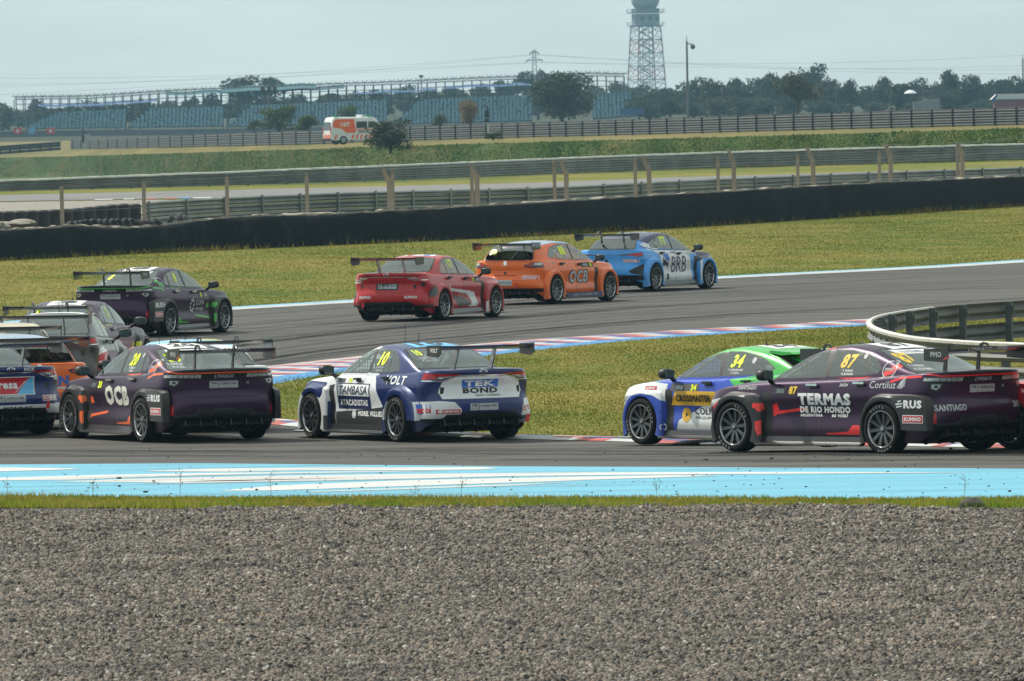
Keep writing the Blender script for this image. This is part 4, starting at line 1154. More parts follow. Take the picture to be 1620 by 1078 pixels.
def look_hatch(bm, sp):
    wb = sp['wb'] / 2
    for s in (1, -1):
        k = 0 if s > 0 else 1
        add_flare(bm, wb, s, -.46, .41, .43, out=.935, mat=0, pid=14 + k, chamf=.07)
        add_flare(bm, -wb, s, -.46, .42, .44, out=.935, mat=0, pid=16 + k, chamf=.09, nb=2.8)
    lid = [(-.60, .56), (.60, .56), (.64, .80), (.62, .985), (-.62, .985), (-.64, .80)]
    cut(bm, inset(lid, -.008), 'R', -1, mat=4, ok=lambda c, n: c.z < 1.0)
    cut(bm, inset(lid, .002), 'R', -1, pid=18, mat=0, ok=lambda c, n: c.z < 1.0)
    cut(bm, [(-.30, .655), (.30, .655), (.30, .67), (-.30, .67)], 'R', -1, mat=4)
    for q in ([(-.34, .80), (.34, .80), (.34, .792), (-.34, .792)],): cut(bm, q, 'R', -1, mat=4)
    for s in (1, -1):
        f = (lambda p: p) if s > 0 else mir
        cut(bm, f([(.50, .845), (.46, .90), (.66, .955), (.90, .96), (.90, .84), (.70, .825)]), 'R', -1, mat=7, pid=10 + (s < 0), ok=lambda c, n: c.z < .99)
        cut(bm, f([(.70, .945), (.70, .90), (.84, .89), (.84, .95)]), 'R', -1, mat=8, pid=10 + (s < 0))
        for z in (.86, .885, .91): cut(bm, f([(.53, z), (.68, z + .012), (.68, z + .024), (.53, z + .012)]), 'R', -1, mat=6, pid=10 + (s < 0))
    cut(bm, disc_poly(0, .72, .035), 'R', -1, mat=3)
    cut(bm, [(-.86, .37), (.86, .37), (.86, .28), (-.86, .28)], 'R', -1, mat=3)

def look_blade(bm, sp):
    """long thin lamps, hollowed bumper corners"""
    wb = sp['wb'] / 2
    for s in (1, -1):
        k = 0 if s > 0 else 1
        add_flare(bm, wb, s, -.47, .41, .43, out=.945, mat=0, pid=14 + k, chamf=.07)
        add_flare(bm, -wb, s, -.48, .43, .46, out=.945, mat=0, pid=16 + k, chamf=.10, nb=2.8)
    for s in (1, -1):
        f = (lambda p: p) if s > 0 else mir
        cut(bm, f([(.30, .875), (.30, .89), (.62, .915), (.90, .945), (.90, .85), (.78, .83), (.66, .86)]), 'R', -1, mat=7, pid=10 + (s < 0), ok=lambda c, n: c.z < .99)
        cut(bm, f([(.56, .885), (.62, .905), (.86, .93), (.84, .86), (.74, .845)]), 'R', -1, mat=6, pid=10 + (s < 0), ok=lambda c, n: c.z < .99)
        cut(bm, f([(.86, .66), (.86, .40), (.66, .44), (.60, .50)]), 'R', -1, mat=3)
    cut(bm, [(-.30, .878), (.30, .878), (.30, .886), (-.30, .886)], 'R', -1, mat=3)
    cut(bm, [(-.86, .40), (.86, .40), (.86, .28), (-.86, .28)], 'R', -1, mat=3)
    cut(bm, disc_poly(0, .74, .055, 4), 'R', -1, mat=3)
LOOKS = dict(aubergine=look_aubergine, saloon=look_saloon, hatch=look_hatch, blade=look_blade)

# ------------------------------------------------------------------ shared meshes: wheel, seat, cage, wing
def wheel_meshes():
    t = MB()
    t.lathe([(.236, -.118), (.262, -.128), (.296, -.128), (.314, -.118), (.324, -.095), (.327, 0), (.324, .095), (.314, .118), (.296, .128), (.262, .128), (.236, .118)], 'y', 40)
    tyre = t.mesh('tyre', RUBBER, True)
    r = MB()
    r.lathe([(.236, -.115), (.222, -.09), (.212, 0), (.214, .08), (.224, .108)], 'y', 40, mat=0)
    r.lathe([(.224, .108), (.232, .121), (.240, .121), (.243, .112)], 'y', 40, mat=1)
    for k in range(10):
        a = 2 * math.pi * k / 10
        for da in (-.055, .055):
            c0, c1 = a + da * 1.6, a + da * 1.15
            P = []
            for rad, wd_, y0, y1, an in ((.045, .012, .062, .088, c0), (.13, .010, .070, .098, (c0 + c1) / 2), (.226, .009, .085, .112, c1)):
                ca, sa = math.cos(an), math.sin(an)
                for (w, y) in ((-wd_, y0), (wd_, y0), (wd_, y1), (-wd_, y1)):
                    P.append((rad * ca - w * sa, y, rad * sa + w * ca))
            F = []
            for i in (0, 4): F += [(i + j, i + (j + 1) % 4, i + 4 + (j + 1) % 4, i + 4 + j) for j in range(4)]
            r.add(P, F + [(0, 3, 2, 1), (8, 9, 10, 11)], 0)
    r.lathe([(.001, .100), (.030, .100), (.048, .092), (.052, .06)], 'y', 20, mat=0)
    r.lathe([(.001, .106), (.020, .106), (.022, .098)], 'y', 12, mat=1)
    rim = r.mesh('rim', [RIM, RIMLIP], True)
    d = MB()
    d.lathe([(.05, .03), (.185, .03), (.185, .0), (.05, .0)], 'y', 32, mat=0)
    d.lathe([(.212, -.10), (.03, -.10)], 'y', 24, mat=1)
    d.box((.12, .02, .09), (.09, .09, .13), 2)
    disc = d.mesh('wheel', [DISC, BLACK, BLACK], False)
    L = MB()
    for word, a0 in (('KUMHO', 60), ('ECSTA', 240)):
        for i, ch in enumerate(word):
            V, F = text2d(ch, .03); an = R(a0 + (i - 2) * 11.5)
            vs = []
            for u, v in V:
                rr = .280 + v * .030; uu = u * .030
                vs.append((rr * math.cos(an) - uu * math.sin(an), .1295, rr * math.sin(an) + uu * math.cos(an)))
            L.add(vs, F)
    lett = L.mesh('tyre_lettering', plain('tyre_print', (.30, .30, .29), .7))
    return disc, tyre, rim, lett
WHEEL = wheel_meshes()

def add_wheel(car, x, y, side):
    w = link('wheel', WHEEL[0], car, (x, y * side, .327), (0, rnd.uniform(0, 6) * 0, 0 if side > 0 else math.pi))
    a = rnd.uniform(0, 6.28)
    for nm, me in zip(('tyre', 'rim', 'tyre_lettering'), WHEEL[1:]):
        o = link(nm, me, w, rot=(0, a if nm != 'rim' else a * .7, 0))
        if nm == 'tyre_lettering': o['kind'] = 'stuff'
    return w

def cage_mesh():
    m = MB()
    for s in (1, -1):
        m.tube([(-.28, .62 * s, .2), (-.28, .62 * s, .95), (-.30, .47 * s, 1.30), (-.30, 0, 1.33)], .022, 6)
        m.tube([(-.30, .47 * s, 1.29), (.2, .47 * s, 1.24), (.75, .60 * s, .95), (.80, .62 * s, .3)], .022, 6)
        m.tube([(-.30, .46 * s, 1.29), (-1.45, .46 * s, .75)], .020, 6)
        m.tube([(-.28, .60 * s, .70), (.78, .62 * s, .45)], .02, 6)
    m.tube([(-.29, .60, .92), (-.29, -.60, .92)], .02, 6)
    m.tube([(-.30, .46, 1.29), (-.29, -.60, .60)], .02, 6)
    m.tube([(-.32, .44, 1.27), (-1.40, -.44, .80)], .02, 6)
    m.tube([(-.32, -.44, 1.27), (-1.40, .44, .80)], .02, 6)
    return m.mesh('roll_cage', plain('cage_paint', (.42, .43, .44), .45), True)
CAGE = cage_mesh()

def seat_mesh():
    m = MB()
    m.prism([(.25, .25), (.28, .42), (-.10, .38), (-.30, 1.02), (-.28, 1.14), (-.36, 1.16), (-.42, 1.0), (-.22, .30), (-.2, .25)], 'y', -.24, .24)
    for s in (-.26, .26):
        m.prism([(-.14, .42), (-.06, .80), (-.16, 1.05), (-.10, 1.15), (-.34, 1.15), (-.36, .9), (-.2, .42)], 'y', s - .02, s + .02)
    return m.mesh('seat', SEATM)
SEAT = seat_mesh()

def net_mesh():
    m = MB()
    for i in range(6):
        m.box((-.02 + .085 * i - .1, 0, 1.08), (.014, .006, .24))
    for j in range(5):
        m.box((.09, 0, .98 + .05 * j), (.46, .006, .012))
    return m.mesh('window_net', NETM)
NET = net_mesh()

def wing_meshes(span, chord):
    pr = [(0, .0), (.04, .030), (.14, .048), (.28, .050), (.36, .052), (chord, .062), (chord - .002, .054), (.30, .030), (.16, .008), (.05, -.004)]
    m = MB(); m.prism([(-u, v) for u, v in pr], 'y', -span / 2, span / 2)
    wing = m.mesh('rear_wing', CARBON)
    e = MB(); e.prism([(.04, .07), (-chord - .04, .08), (-chord - .04, -.05), (-chord + .06, -.10), (.04, -.08)], 'y', -.006, .006)
    return wing, e.mesh('end_plate', [CARBON])
WING = wing_meshes(1.50, .36)

def mirror_mesh():
    m = MB(); m.blob((0, 0, 0), (.085, .112, .074), 2.8, 14, 8, 0)
    m.box((-.080, 0, 0), (.012, .165, .105), 1)
    return m
def mirror_parts(car, side, x, z, mat):
    m = mirror_mesh(); me = m.mesh('mirror', [mat, plain('mirror_glass', (.10, .14, .15), .06, .6)], True)
    o = link('mirror', me, car, (x, .985 * side, z + .055), (0, 0, R(6) * side))
    a = MB(); a.tube([(0, -.10 * side, -.05), (.03, -.19 * side, -.10), (.04, -.26 * side, -.13)], [.03, .034, .045], 8)
    a.build('mirror_arm', mat, o, True)

def ground_parts(sp):
    """underbody, wheel wells, diffuser, exhaust, skirts, splitter: meshes shared by a style"""
    wb, xr, xf = sp['wb'] / 2, sp['xr'], sp['xf']
    u = MB()
    u.box(((xr + xf) / 2 + .1, 0, .17), (xf - xr - .7, 1.24, .07))
    u.box((xr + .40, 0, .32), (.5, 1.3, .16))
    u.box((xr + .62, 0, .26), (.25, .5, .2))
    u.box((.05, 0, .55), (.02, 1.3, .7)) if False else None
    for xc in (wb, -wb):
        for s in (1, -1):
            u.lathe([(.39, .62 * s), (.39, .90 * s)], 'y', 14, (xc, 0, .325), 0, R(-10), R(190))
            u.box((xc, .60 * s, .42), (.80, .02, .55))
        u.tube([(xc, -.7, .327), (xc, .7, .327)], .045, 8)
        for s in (1, -1):
            u.box((xc - .02, .66 * s, .30), (.10, .16, .14)); u.tube([(xc - .3, .35 * s, .24), (xc, .68 * s, .25)], .02, 6)
    u.box((.85, 0, .62), (.5, 1.3, .55))                              # bulkhead and engine bay
    u.box((-1.55, 0, .60), (.9, 1.15, .5))                            # boot floor and fuel cell
    under = u.mesh('underbody', plain('underbody', (.012, .012, .012), .8))
    d = MB()
    d.add([(xr + .10, -.74, .30), (xr + .10, .74, .30), (xr + .62, .70, .15), (xr + .62, -.70, .15)], [(0, 1, 2, 3)])
    d.add([(xr + .09, -.74, .32), (xr + .09, .74, .32), (xr + .62, .70, .17), (xr + .62, -.70, .17)], [(3, 2, 1, 0)])
    for y in (-.60, -.36, -.12, .12, .36, .60): d.prism([(xr + .10, .33), (xr + .08, .24), (xr + .5, .12), (xr + .62, .16)], 'y', y - .006, y + .006)
    diff = d.mesh('diffuser', CARBON)
    e = MB(); e.lathe([(.042, 0), (.042, .22), (.036, .22), (.036, 0)], 'x', 14, (xr + .06, .02, .25))
    exh = e.mesh('exhaust_pipe', STEEL, True)
    k = MB()
    k.prism([(.86, .10), (.955, .10), (.955, .115), (.885, .15), (.86, .23), (.80, .23)], 'x', -wb + .40, wb - .40)
    skirt = k.mesh('side_skirt', CARBON)
    s = MB(); pts = []
    for i in range(21):
        a = -math.pi / 2 + math.pi * i / 20
        pts.append((xf - .62 + .70 * abs(math.cos(a)) ** .7, .95 * math.copysign(abs(math.sin(a)) ** .8, math.sin(a))))
    s.prism(pts + [(xf - .85, .93), (xf - .85, -.93)], 'z', .085, .10)
    spl = s.mesh('splitter', CARBON)
    return under, diff, exh, skirt, spl
_gp = {}

class Car:
    def __init__(self, name, label, style, look, loc, heading, mats, scale=1.0, wingz=None, neck='swan', wingx=None, group='race cars on the track', mirror=BLACK, plate_mat=None):
        """heading: degrees, 0 = straight away from the camera, + = to the left"""
        self.bm, self.sp = shell(style, look)
        self.style, self.look = style, look
        self.root = thing(name, label, 'race car', loc, R(90 + heading), group)
        self.root.scale = (scale,) * 3
        self.mats = list(mats) + [mats[-1]] * (3 - len(mats))
        self.mats = self.mats[:3] + [BLACK, SEAM, GLASS, LAMPRED, LAMPDARK, LAMPCLEAR, CHROME] + [BLACKV, DARKV] + self.mats[3:]
        self.wingz = wingz or self.sp['roofz'] - .10; self.neck = neck
        self.wingx = wingx if wingx is not None else self.sp['xr'] + .30
        self.mirror = mirror; self.decs = []; self.pm = plate_mat or [CARBON]
        self.trees = None
    # --- livery
    def paintS(self, polys, mat, sides=(1, -1), ok=None):
        for s in sides:
            for p in polys: cut(self.bm, p, 'S', s, mat=mat, ok=lambda c, n, ok=ok: (ok is None or ok(c, n)), only=self.paintable, frm=self.paints)
    def paintR(self, polys, mat):
        for p in polys: cut(self.bm, p, 'R', -1, mat=mat, only=self.paintable, frm=self.paints)
    def paintT(self, polys, mat, ok=None):
        for p in polys: cut(self.bm, p, 'T', 0, mat=mat, only=self.paintable, frm=self.paints, ok=ok)
    paints = frozenset([0, 1, 2, 10, 11, 12, 13, 14])
    paintable = frozenset([0, 14, 15, 16, 17, 18, 40, 41, 42, 43])
    def repaint(self, pred, mat, frm=(0, 1, 2)):
        lay = self.bm.faces.layers.int['pid']
        for f in self.bm.faces:
            if f.material_index in frm and pred(f.calc_center_median(), f.normal, f[lay]): f.material_index = mat
    # --- projected lettering
    def dec(self, name, shape, axis, side, u, v, w, h, mat, italic=0, off=.005, rot=0.0, label=None, bold=.045):
        """shape: text or (verts, faces); u, v: centre on the flank (x, z), tail (y, z) or roof (x, y); w, h: size in metres"""
        if isinstance(shape, str):
            V, F = text2d(shape, bold, italic); V = V.copy()
            if not len(V): return
            W0 = V[:, 0].max() - V[:, 0].min(); H0 = V[:, 1].max() - V[:, 1].min()
            if not h: h = w / W0 * H0
            if not w: w = h / H0 * W0
            V[:, 0] *= w / W0; V[:, 1] *= h / H0
        else: V, F = shape; V = np.array(V, float)
        if rot:
            c, s_ = math.cos(rot), math.sin(rot); V = np.stack([V[:, 0] * c - V[:, 1] * s_, V[:, 0] * s_ + V[:, 1] * c], 1)
        if np.ptp(V[:, 1]) > .05:                                       # fine enough to follow the bodywork
            b2 = bmesh.new(); vv = [b2.verts.new((a, b, 0)) for a, b in V]
            for f in F:
                try: b2.faces.new([vv[i] for i in f])
                except ValueError: pass
            for ax, st in ((1, .028), (0, .09)):
                lo, hi = V[:, ax].min(), V[:, ax].max()
                for k in np.arange(lo + st, hi, st):
                    co = [0, 0, 0]; no = [0, 0, 0]; co[ax] = k; no[ax] = 1
                    bmesh.ops.bisect_plane(b2, geom=b2.verts[:] + b2.edges[:] + b2.faces[:], plane_co=co, plane_no=no, dist=1e-5)
            b2.verts.index_update(); V = np.array([v.co[:2] for v in b2.verts]); F = [tuple(v.index for v in f.verts) for f in b2.faces]; b2.free()
        if self.trees is None: self.tree = BVHTree.FromBMesh(self.bm); self.trees = 1
        pts = []; hit = 0
        for a, b in V:
            if axis == 'S': o = Vector((u - a * side, 2.0 * side, v + b)); d = Vector((0, -side, 0))
            elif axis == 'R': o = Vector((-4, u - a, v + b)); d = Vector((1, 0, 0))
            else: o = Vector((u + b, v - a, 3.0)); d = Vector((0, 0, -1))
            loc, n, i, dist = self.tree.ray_cast(o, d, 4.0)
            pts.append((o, d, dist))
        ds = sorted(p[2] for p in pts if p[2] is not None)
        if not ds: return
        med = ds[len(ds) // 2]
        vs = [o + d * ((dist if dist is not None and abs(dist - med) < .22 else med) - off) for o, d, dist in pts]
        me = bpy.data.meshes.new(name); me.from_pydata([tuple(p) for p in vs], [], F if axis != 'S' or True else F)
        me.materials.append(mat); me.update()
        o = link(name, me, self.root)
        if label: o['label'] = label
        return o
    def S(self, txt, u, v, w=0, h=0, mat=WHITEV, sides=(1, -1), name='lettering', **k):
        for s in sides: self.dec(name, txt, 'S', s, u, v, w, h, mat, **k)
    def Rr(self, txt, u, v, w=0, h=0, mat=WHITEV, name='lettering', **k): self.dec(name, txt, 'R', 0, u, v, w, h, mat, **k)
    def T(self, txt, u, v, w=0, h=0, mat=BLACKV, name='roof_lettering', **k): self.dec(name, txt, 'T', 0, u, v, w, h, mat, **k)
    def panelS(self, u, v, w, h, mat, sides=(1, -1), name='sponsor_panel', off=.003, **k):
        for s in sides: self.dec(name, rect2d(w, h), 'S', s, u, v, 0, 0, mat, off=off, **k)
    def panelR(self, u, v, w, h, mat, name='sponsor_panel', off=.003, **k): self.dec(name, rect2d(w, h), 'R', 0, u, v, 0, 0, mat, off=off, **k)
    def panelT(self, u, v, w, h, mat, name='roof_panel', off=.003, **k): self.dec(name, rect2d(w, h), 'T', 0, u, v, 0, 0, mat, off=off, **k)
    # --- the rest of the car
    def finish(self, wing=True, wheels=True, interior=True, detail=True):
        bm, sp, root = self.bm, self.sp, self.root
        lay = bm.faces.layers.int['pid']
        groups = {}
        for f in bm.faces: groups.setdefault(f[lay], []).append(f)
        names = {0: 'body', 8: 'rear_window', 9: 'windscreen', 10: 'taillight', 11: 'taillight', 12: 'headlight', 13: 'headlight', 14: 'fender_flare', 15: 'fender_flare', 16: 'fender_flare', 17: 'fender_flare', 18: 'boot_lid', 20: 'reflector', 21: 'reflector', 22: 'light_bar', 23: 'chrome_trim', 40: 'front_door', 41: 'front_door', 42: 'rear_door', 43: 'rear_door'}
        for i in range(6): names[30 + i] = 'side_window'
        self.parts = {}
        order = sorted(groups, key=lambda p: p in range(30, 36))
        for pid in order:
            fs = groups[pid]; idx = {}; V = []; F = []; mi = []; N = []
            for f in fs:
                q = []
                for v in f.verts:
                    if v not in idx: idx[v] = len(V); V.append(v.co.copy()); N.append(v.normal.copy())
                    q.append(idx[v])
                F.append(q); mi.append(f.material_index)
            me = bpy.data.meshes.new(names[pid]); me.from_pydata(V, [], F)
            for m in self.mats: me.materials.append(m)
            me.polygons.foreach_set('material_index', mi); me.polygons.foreach_set('use_smooth', [True] * len(F))
            me.update()
            if 14 <= pid <= 17:
                b2 = bmesh.new(); b2.from_mesh(me)
                for e in b2.edges:
                    if len(e.link_faces) == 2 and e.calc_face_angle(0) > R(24): e.smooth = False
                b2.to_mesh(me); b2.free()
            else: me.normals_split_custom_set_from_vertices([tuple(n) for n in N])
            par = root
            if 30 <= pid < 34: par = self.parts.get({30: 40, 31: 41, 32: 42, 33: 43}[pid], root)
            self.parts[pid] = link(names[pid], me, par)
        wb = sp['wb'] / 2
        if self.style not in _gp: _gp[self.style] = ground_parts(sp)
        under, diff, exh, skirt, spl = _gp[self.style]
        link('underbody', under, root); link('diffuser', diff, root); link('exhaust_pipe', exh, root)
        link('side_skirt', skirt, root); o = link('side_skirt', skirt, root); o.scale = (1, -1, 1)
        link('splitter', spl, root)
        for x in (wb, -wb):
            for s in (1, -1): add_wheel(root, x, .822, s)
        bt = .90
        if detail:
            for s in (1, -1):
                k = 0 if s > 0 else 1
                mirror_parts(root, s, .72, .95, self.mirror)
                for pid, x, z in ((40, -.06, .885), (42, -.92, .915)):
                    h = MB(); y = sp['W'] - .012
                    h.box((x, s * (y + .012), z), (.20, .03, .028), 0); h.box((x - .02, s * (y - .002), z - .012), (.13, .02, .06), 1)
                    h.build('handle', [CHROME if self.look == 'aubergine' else BLACK, BLACK], self.parts.get(pid + k, root))
            for x, hgt in ((-.30, .16), (.12, .30)):
                a = MB(); zt = float(pchip(sp['prof'], x)) - .004
                a.lathe([(.028, 0), (.026, .02), (.010, .03), (.008, .05)], 'z', 8, (x, 0, zt)); a.tube([(x, 0, zt + .04), (x - .03, 0, zt + hgt)], .0035, 4)
                a.build('aerial', BLACK, root)
        if wing:
            w = link('rear_wing', WING[0], root, (self.wingx, 0, self.wingz))
            for s in (1, -1):
                e = link('end_plate', WING[1], w, (0, .755 * s, 0))
            for s in (1, -1):
                p = MB(); x0 = self.wingx; dk = float(pchip(sp['prof'], x0 + .18)) if self.style != 'liftback' else 1.03
                y = .30 * s
                if self.neck == 'swan':
                    pl = [(.16, dk - self.wingz - .02), (.11, .03), (.08, .10), (.02, .13), (-.06, .12), (-.12, .045), (-.10, .045), (-.05, .09), (.01, .10), (.05, .07), (.07, 0), (.09, dk - self.wingz - .02)]
                else:
                    pl = [(.20, dk - self.wingz - .03), (.0, .02), (-.10, .02), (.10, dk - self.wingz - .03)]
                p.prism(pl, 'y', y - .009, y + .009); p.build('wing_support', [CARBON if self.neck == 'swan' else STEEL], w)
        if interior:
            link('roll_cage', CAGE, root); link('seat', SEAT, root, (0.0, .36, .02)); link('window_net', NET, root, (.10, .60, -.02))
            d = MB(); d.blob((.72, 0, .82), (.26, .66, .12), 3.5, 16, 6); d.lathe([(.165, -.012), (.18, 0), (.165, .012), (.15, 0), (.165, -.012)], 'x', 18, (.40, .36, .84))
            d.build('dashboard', BLACK, root, True)
        self.bm.free()
        return root
# ------------------------------------------------------------------ the field of cars
def place(style, heading, px, py, which, scale=1.0, dist=None):
    """car origin from the contact point of one wheel (or the middle of the tail)"""
    sp = STY[style]; wb = sp['wb'] / 2 * scale
    lx, ly = {'rl': (-wb, .90 * scale), 'rr': (-wb, -.90 * scale), 'fl': (wb, .90 * scale), 'fr': (wb, -.90 * scale), 'rc': (sp['xr'] * scale, 0)}[which]
    a = R(90 + heading); c, s = math.cos(a), math.sin(a)
    p = atg(px, py)
    q = Vector((p.x - (c * lx - s * ly), p.y - (s * lx + c * ly), 0)); q.z = ground_z(q.y) + .001
    return q

AUB = paint('aubergine', (.040, .018, .050), .5, .34, .12); AUBF = paint('flare_charcoal', (.013, .013, .015), .2, .45)
ORA = paint('neon_orange', (.82, .12, .010), 0, .4); NRED = paint('neon_red', (.80, .022, .018), 0, .4); NGRN = paint('neon_green', (.05, .46, .04), 0, .4); NYEL = paint('neon_yellow', (.62, .72, .02), 0, .4)
NAVY = paint('navy_blue', (.014, .029, .130), .25, .3); PEARL = paint('pearl_white', (.70, .72, .74), .05, .3); DARKG = paint('dark_grey', (.045, .046, .05), .2, .4)

def plate(c, v, u=0, w=.46):
    c.panelR(u, v, w * .66, .10, GREYV, 'sponsor_plate') if False else None
    c.panelR(u - w * .16, v, w * .66, .10, plain('silver_vinyl', (.40, .43, .46), .35, .3), 'sponsor_plate'); c.Rr('KUMHO TIRE', u - w * .16, v + .012, w=w * .54, mat=BLACKV, off=.006, bold=.01)
    c.panelR(u + w * .34, v, w * .30, .10, GREYV, 'series_plate'); c.Rr('TCR', u + w * .34, v + .02, w=w * .22, mat=BLACKV, off=.006); c.Rr('SOUTH AMERICA', u + w * .34, v - .028, w=w * .26, mat=BLACKV, off=.006, bold=.0)

def badge(c, u, v, w=.12, s=None, axis='R'):
    for rx, ry in ((w / 2, w * .33), (w * .22, w * .30)):
        V, F = disc2d(1, .80, 20); V = V * np.array([rx, ry]); c.dec('emblem', (V, F), axis, s or 0, u, v, 0, 0, CHROME, off=.006)

def kumho_S(c, u, v, w=.30, h=.085, sides=(1, -1)):
    c.panelS(u, v, w, h, WHITEV, sides); c.panelS(u, v, w - .02, h - .02, KRED, sides, off=.0045); c.S('KUMHO', u, v, w=w * .82, h=h * .5, mat=WHITEV, sides=sides, off=.007)
def kumho_R(c, u, v, w=.34, h=.085):
    c.panelR(u, v, w, h, WHITEV); c.panelR(u, v, w - .02, h - .02, KRED, off=.0045); c.Rr('KUMHO', u, v, w=w * .82, h=h * .5, mat=WHITEV, off=.007)

def rus(c, sides):
    wb = c.sp['wb'] / 2
    c.S('RUS', -wb - .58, .65, w=.32, h=.105, mat=WHITEV, sides=sides, bold=.055)
    for s in sides:
        x = -wb - .345
        for k, (du, dv, ww) in enumerate(((0, .034, .03), (0, .0, .065), (0, -.034, .05))):
            V = np.array([(-ww, -.012), (ww, .004), (ww * .9, .018), (-ww, .008)]); c.dec('emblem', (V, [(0, 1, 2, 3)]), 'S', s, x, .65 + dv, 0, 0, WHITEV)
    kumho_S(c, -wb - .58, .46, .36, .105, sides)

def names_S(c, u, v, l1, l2, mat, sides):
    if l1: c.S(l1, u, v, h=.030, mat=mat, sides=sides, bold=.015)
    if l2: c.S(l2, u, v - .043, h=.030, mat=mat, sides=sides, bold=.015)

def aubergine_car(label, num, numat, accent, loc, heading, scale, lower, numside, main=None, names=None, roofnum=True, sides=(1, -1)):
    c = Car('race_car', label, 'liftback', 'aubergine', loc, heading, [AUB, accent, AUBF], scale, wingz=1.285, neck='swan', wingx=-2.02)
    c.repaint(lambda p, n, pid: 14 <= pid <= 17, 2, (3,)); wb = 1.365
    # black fields and accents on the flanks
    for p in quads([(1.35, .945), (1.0, .965), (.56, 1.185), (.14, 1.335), (-.16, 1.372)], .05): c.paintS([p], 1, ok=lambda q, n: q.z > .9)
    c.paintS([[(-1.17, 1.03), (-1.40, 1.175), (-1.50, 1.15), (-1.34, 1.03), (-1.24, 1.0)]], 1)
    c.paintS([[(-.40, .972), (-1.02, .992), (-.86, .958), (-.60, .955)]], 1)
    for p in quads([(-1.46, .93), (-1.66, .985), (-2.02, 1.005)], .028): c.paintS([p], 1)
    for p in quads([(.86, 1.045), (.70, 1.005), (-.70, 1.005), (-.86, 1.045)], .020): c.paintR([p], 1)
    c.paintS([[(.99, .64), (.84, .64), (.84, .53), (.90, .53), (.94, .57), (.99, .58)], [(.95, .40), (.84, .42), (.84, .24), (.90, .22), (.95, .30)]], 1)
    c.paintS([[(.685, .62), (.60, .64), (.57, .54), (.685, .53)]], 1)
    c.paintS([[(.685, lower - .03), (.685, lower + .03), (.05, lower + .095), (.05, lower + .06), (.60, lower)]], 1)
    c.paintS([[(-.30, .245), (-.92, .245), (-.92, .37), (-.78, .37), (-.70, .285), (-.30, .262)]], 1)
    c.paintS([[(1.72, .66), (1.86, .64), (1.86, .55), (1.74, .56)], [(1.80, .24), (1.92, .24), (1.92, .16), (1.80, .16)]], 1)
    c.panelS(.55, .80, .22, .085, plain('class_plate', (.07, .075, .08), .4), sides); c.S('BRB', .53, .80, w=.13, mat=GREYV, sides=sides, off=.006)
    c.S(num, .30, .81, h=.105, mat=numat, sides=sides, name='race_number')
    c.S(num, -.53 + numside, 1.185, h=.185, mat=numat, sides=sides, name='race_number', italic=.18)
    if names: names_S(c, -.56, 1.065, names[0], names[1], WHITEV, sides)
    c.dec('emblem', disc2d(.035, 0, 14), 'S', sides[0], -.80, 1.25, 0, 0, GREYV)
    for s in sides:
        c.dec('emblem', disc2d(.115, .100, 26), 'S', s, -1.285, 1.085, 0, 0, GREYV); c.dec('lettering', 'PMO', 'S', s, -1.285, 1.085, .15, .042, GREYV)
    rus(c, sides)
    c.Rr('LYNK&CO', 0, .957, w=.30, mat=GREYV, bold=.03); plate(c, .835)
    c.Rr('03', -.38, .855, h=.035, mat=GREYV, bold=.01)
    c.Rr(num, .40, 1.225, h=.13, mat=numat, name='race_number', italic=.15)
    if names:
        c.Rr(names[0], .45, 1.13, h=.028, mat=WHITEV, bold=.0); c.Rr(names[1], .45, 1.09, h=.028, mat=WHITEV, bold=.0)
    c.panelR(0, 1.300, .78, .05, plain('banner_white', (.62, .64, .66), .35), 'window_banner'); c.Rr('TCR SOUTH AMERICA', .12, 1.300, w=.36, mat=NAVYV, off=.007, bold=.0)
    c.panelT(-.72, 0, .62, .52, WHITEV); c.T(num, -.72, 0, w=.40, h=.34, off=.006, name='race_number')
    if main: main(c)
    wm = WING_TXT(accent)
    root = c.finish()
    w = [o for o in root.children if o.name.startswith('rear_wing')][0]
    link('lettering', wm[0], w, (-.366, 0, .055))
    for s, o in zip((1, -1), [o for o in w.children if o.name.startswith('end_plate')]):
        link('lettering', wm[1], o, (-.18, .008 * s, 0), (0, 0, 0 if s > 0 else math.pi)); link('accent', wm[2], o, (0, 0, 0))
    return root
_wt = {}
def WING_TXT(accent):
    if accent.name in _wt: return _wt[accent.name]
    V, F = text2d('LYNK&CO - PMO', .01, .2); m = MB(); m.add([(0, -a * .045 * 1.5, b * .040) for a, b in V], F); a_ = m.mesh('wing_print', GREYV)
    V, F = text2d('PMO', .03); m = MB(); m.add([(-a * .07, 0, b * .07) for a, b in V], F); b_ = m.mesh('plate_print', GREYV)
    m = MB(); m.prism([(-.30, -.075), (-.404, -.05), (-.404, -.02), (-.33, -.05)], 'y', -.0075, .0075); c_ = m.mesh('plate_accent', accent)
    _wt[accent.name] = (a_, b_, c_); return _wt[accent.name]

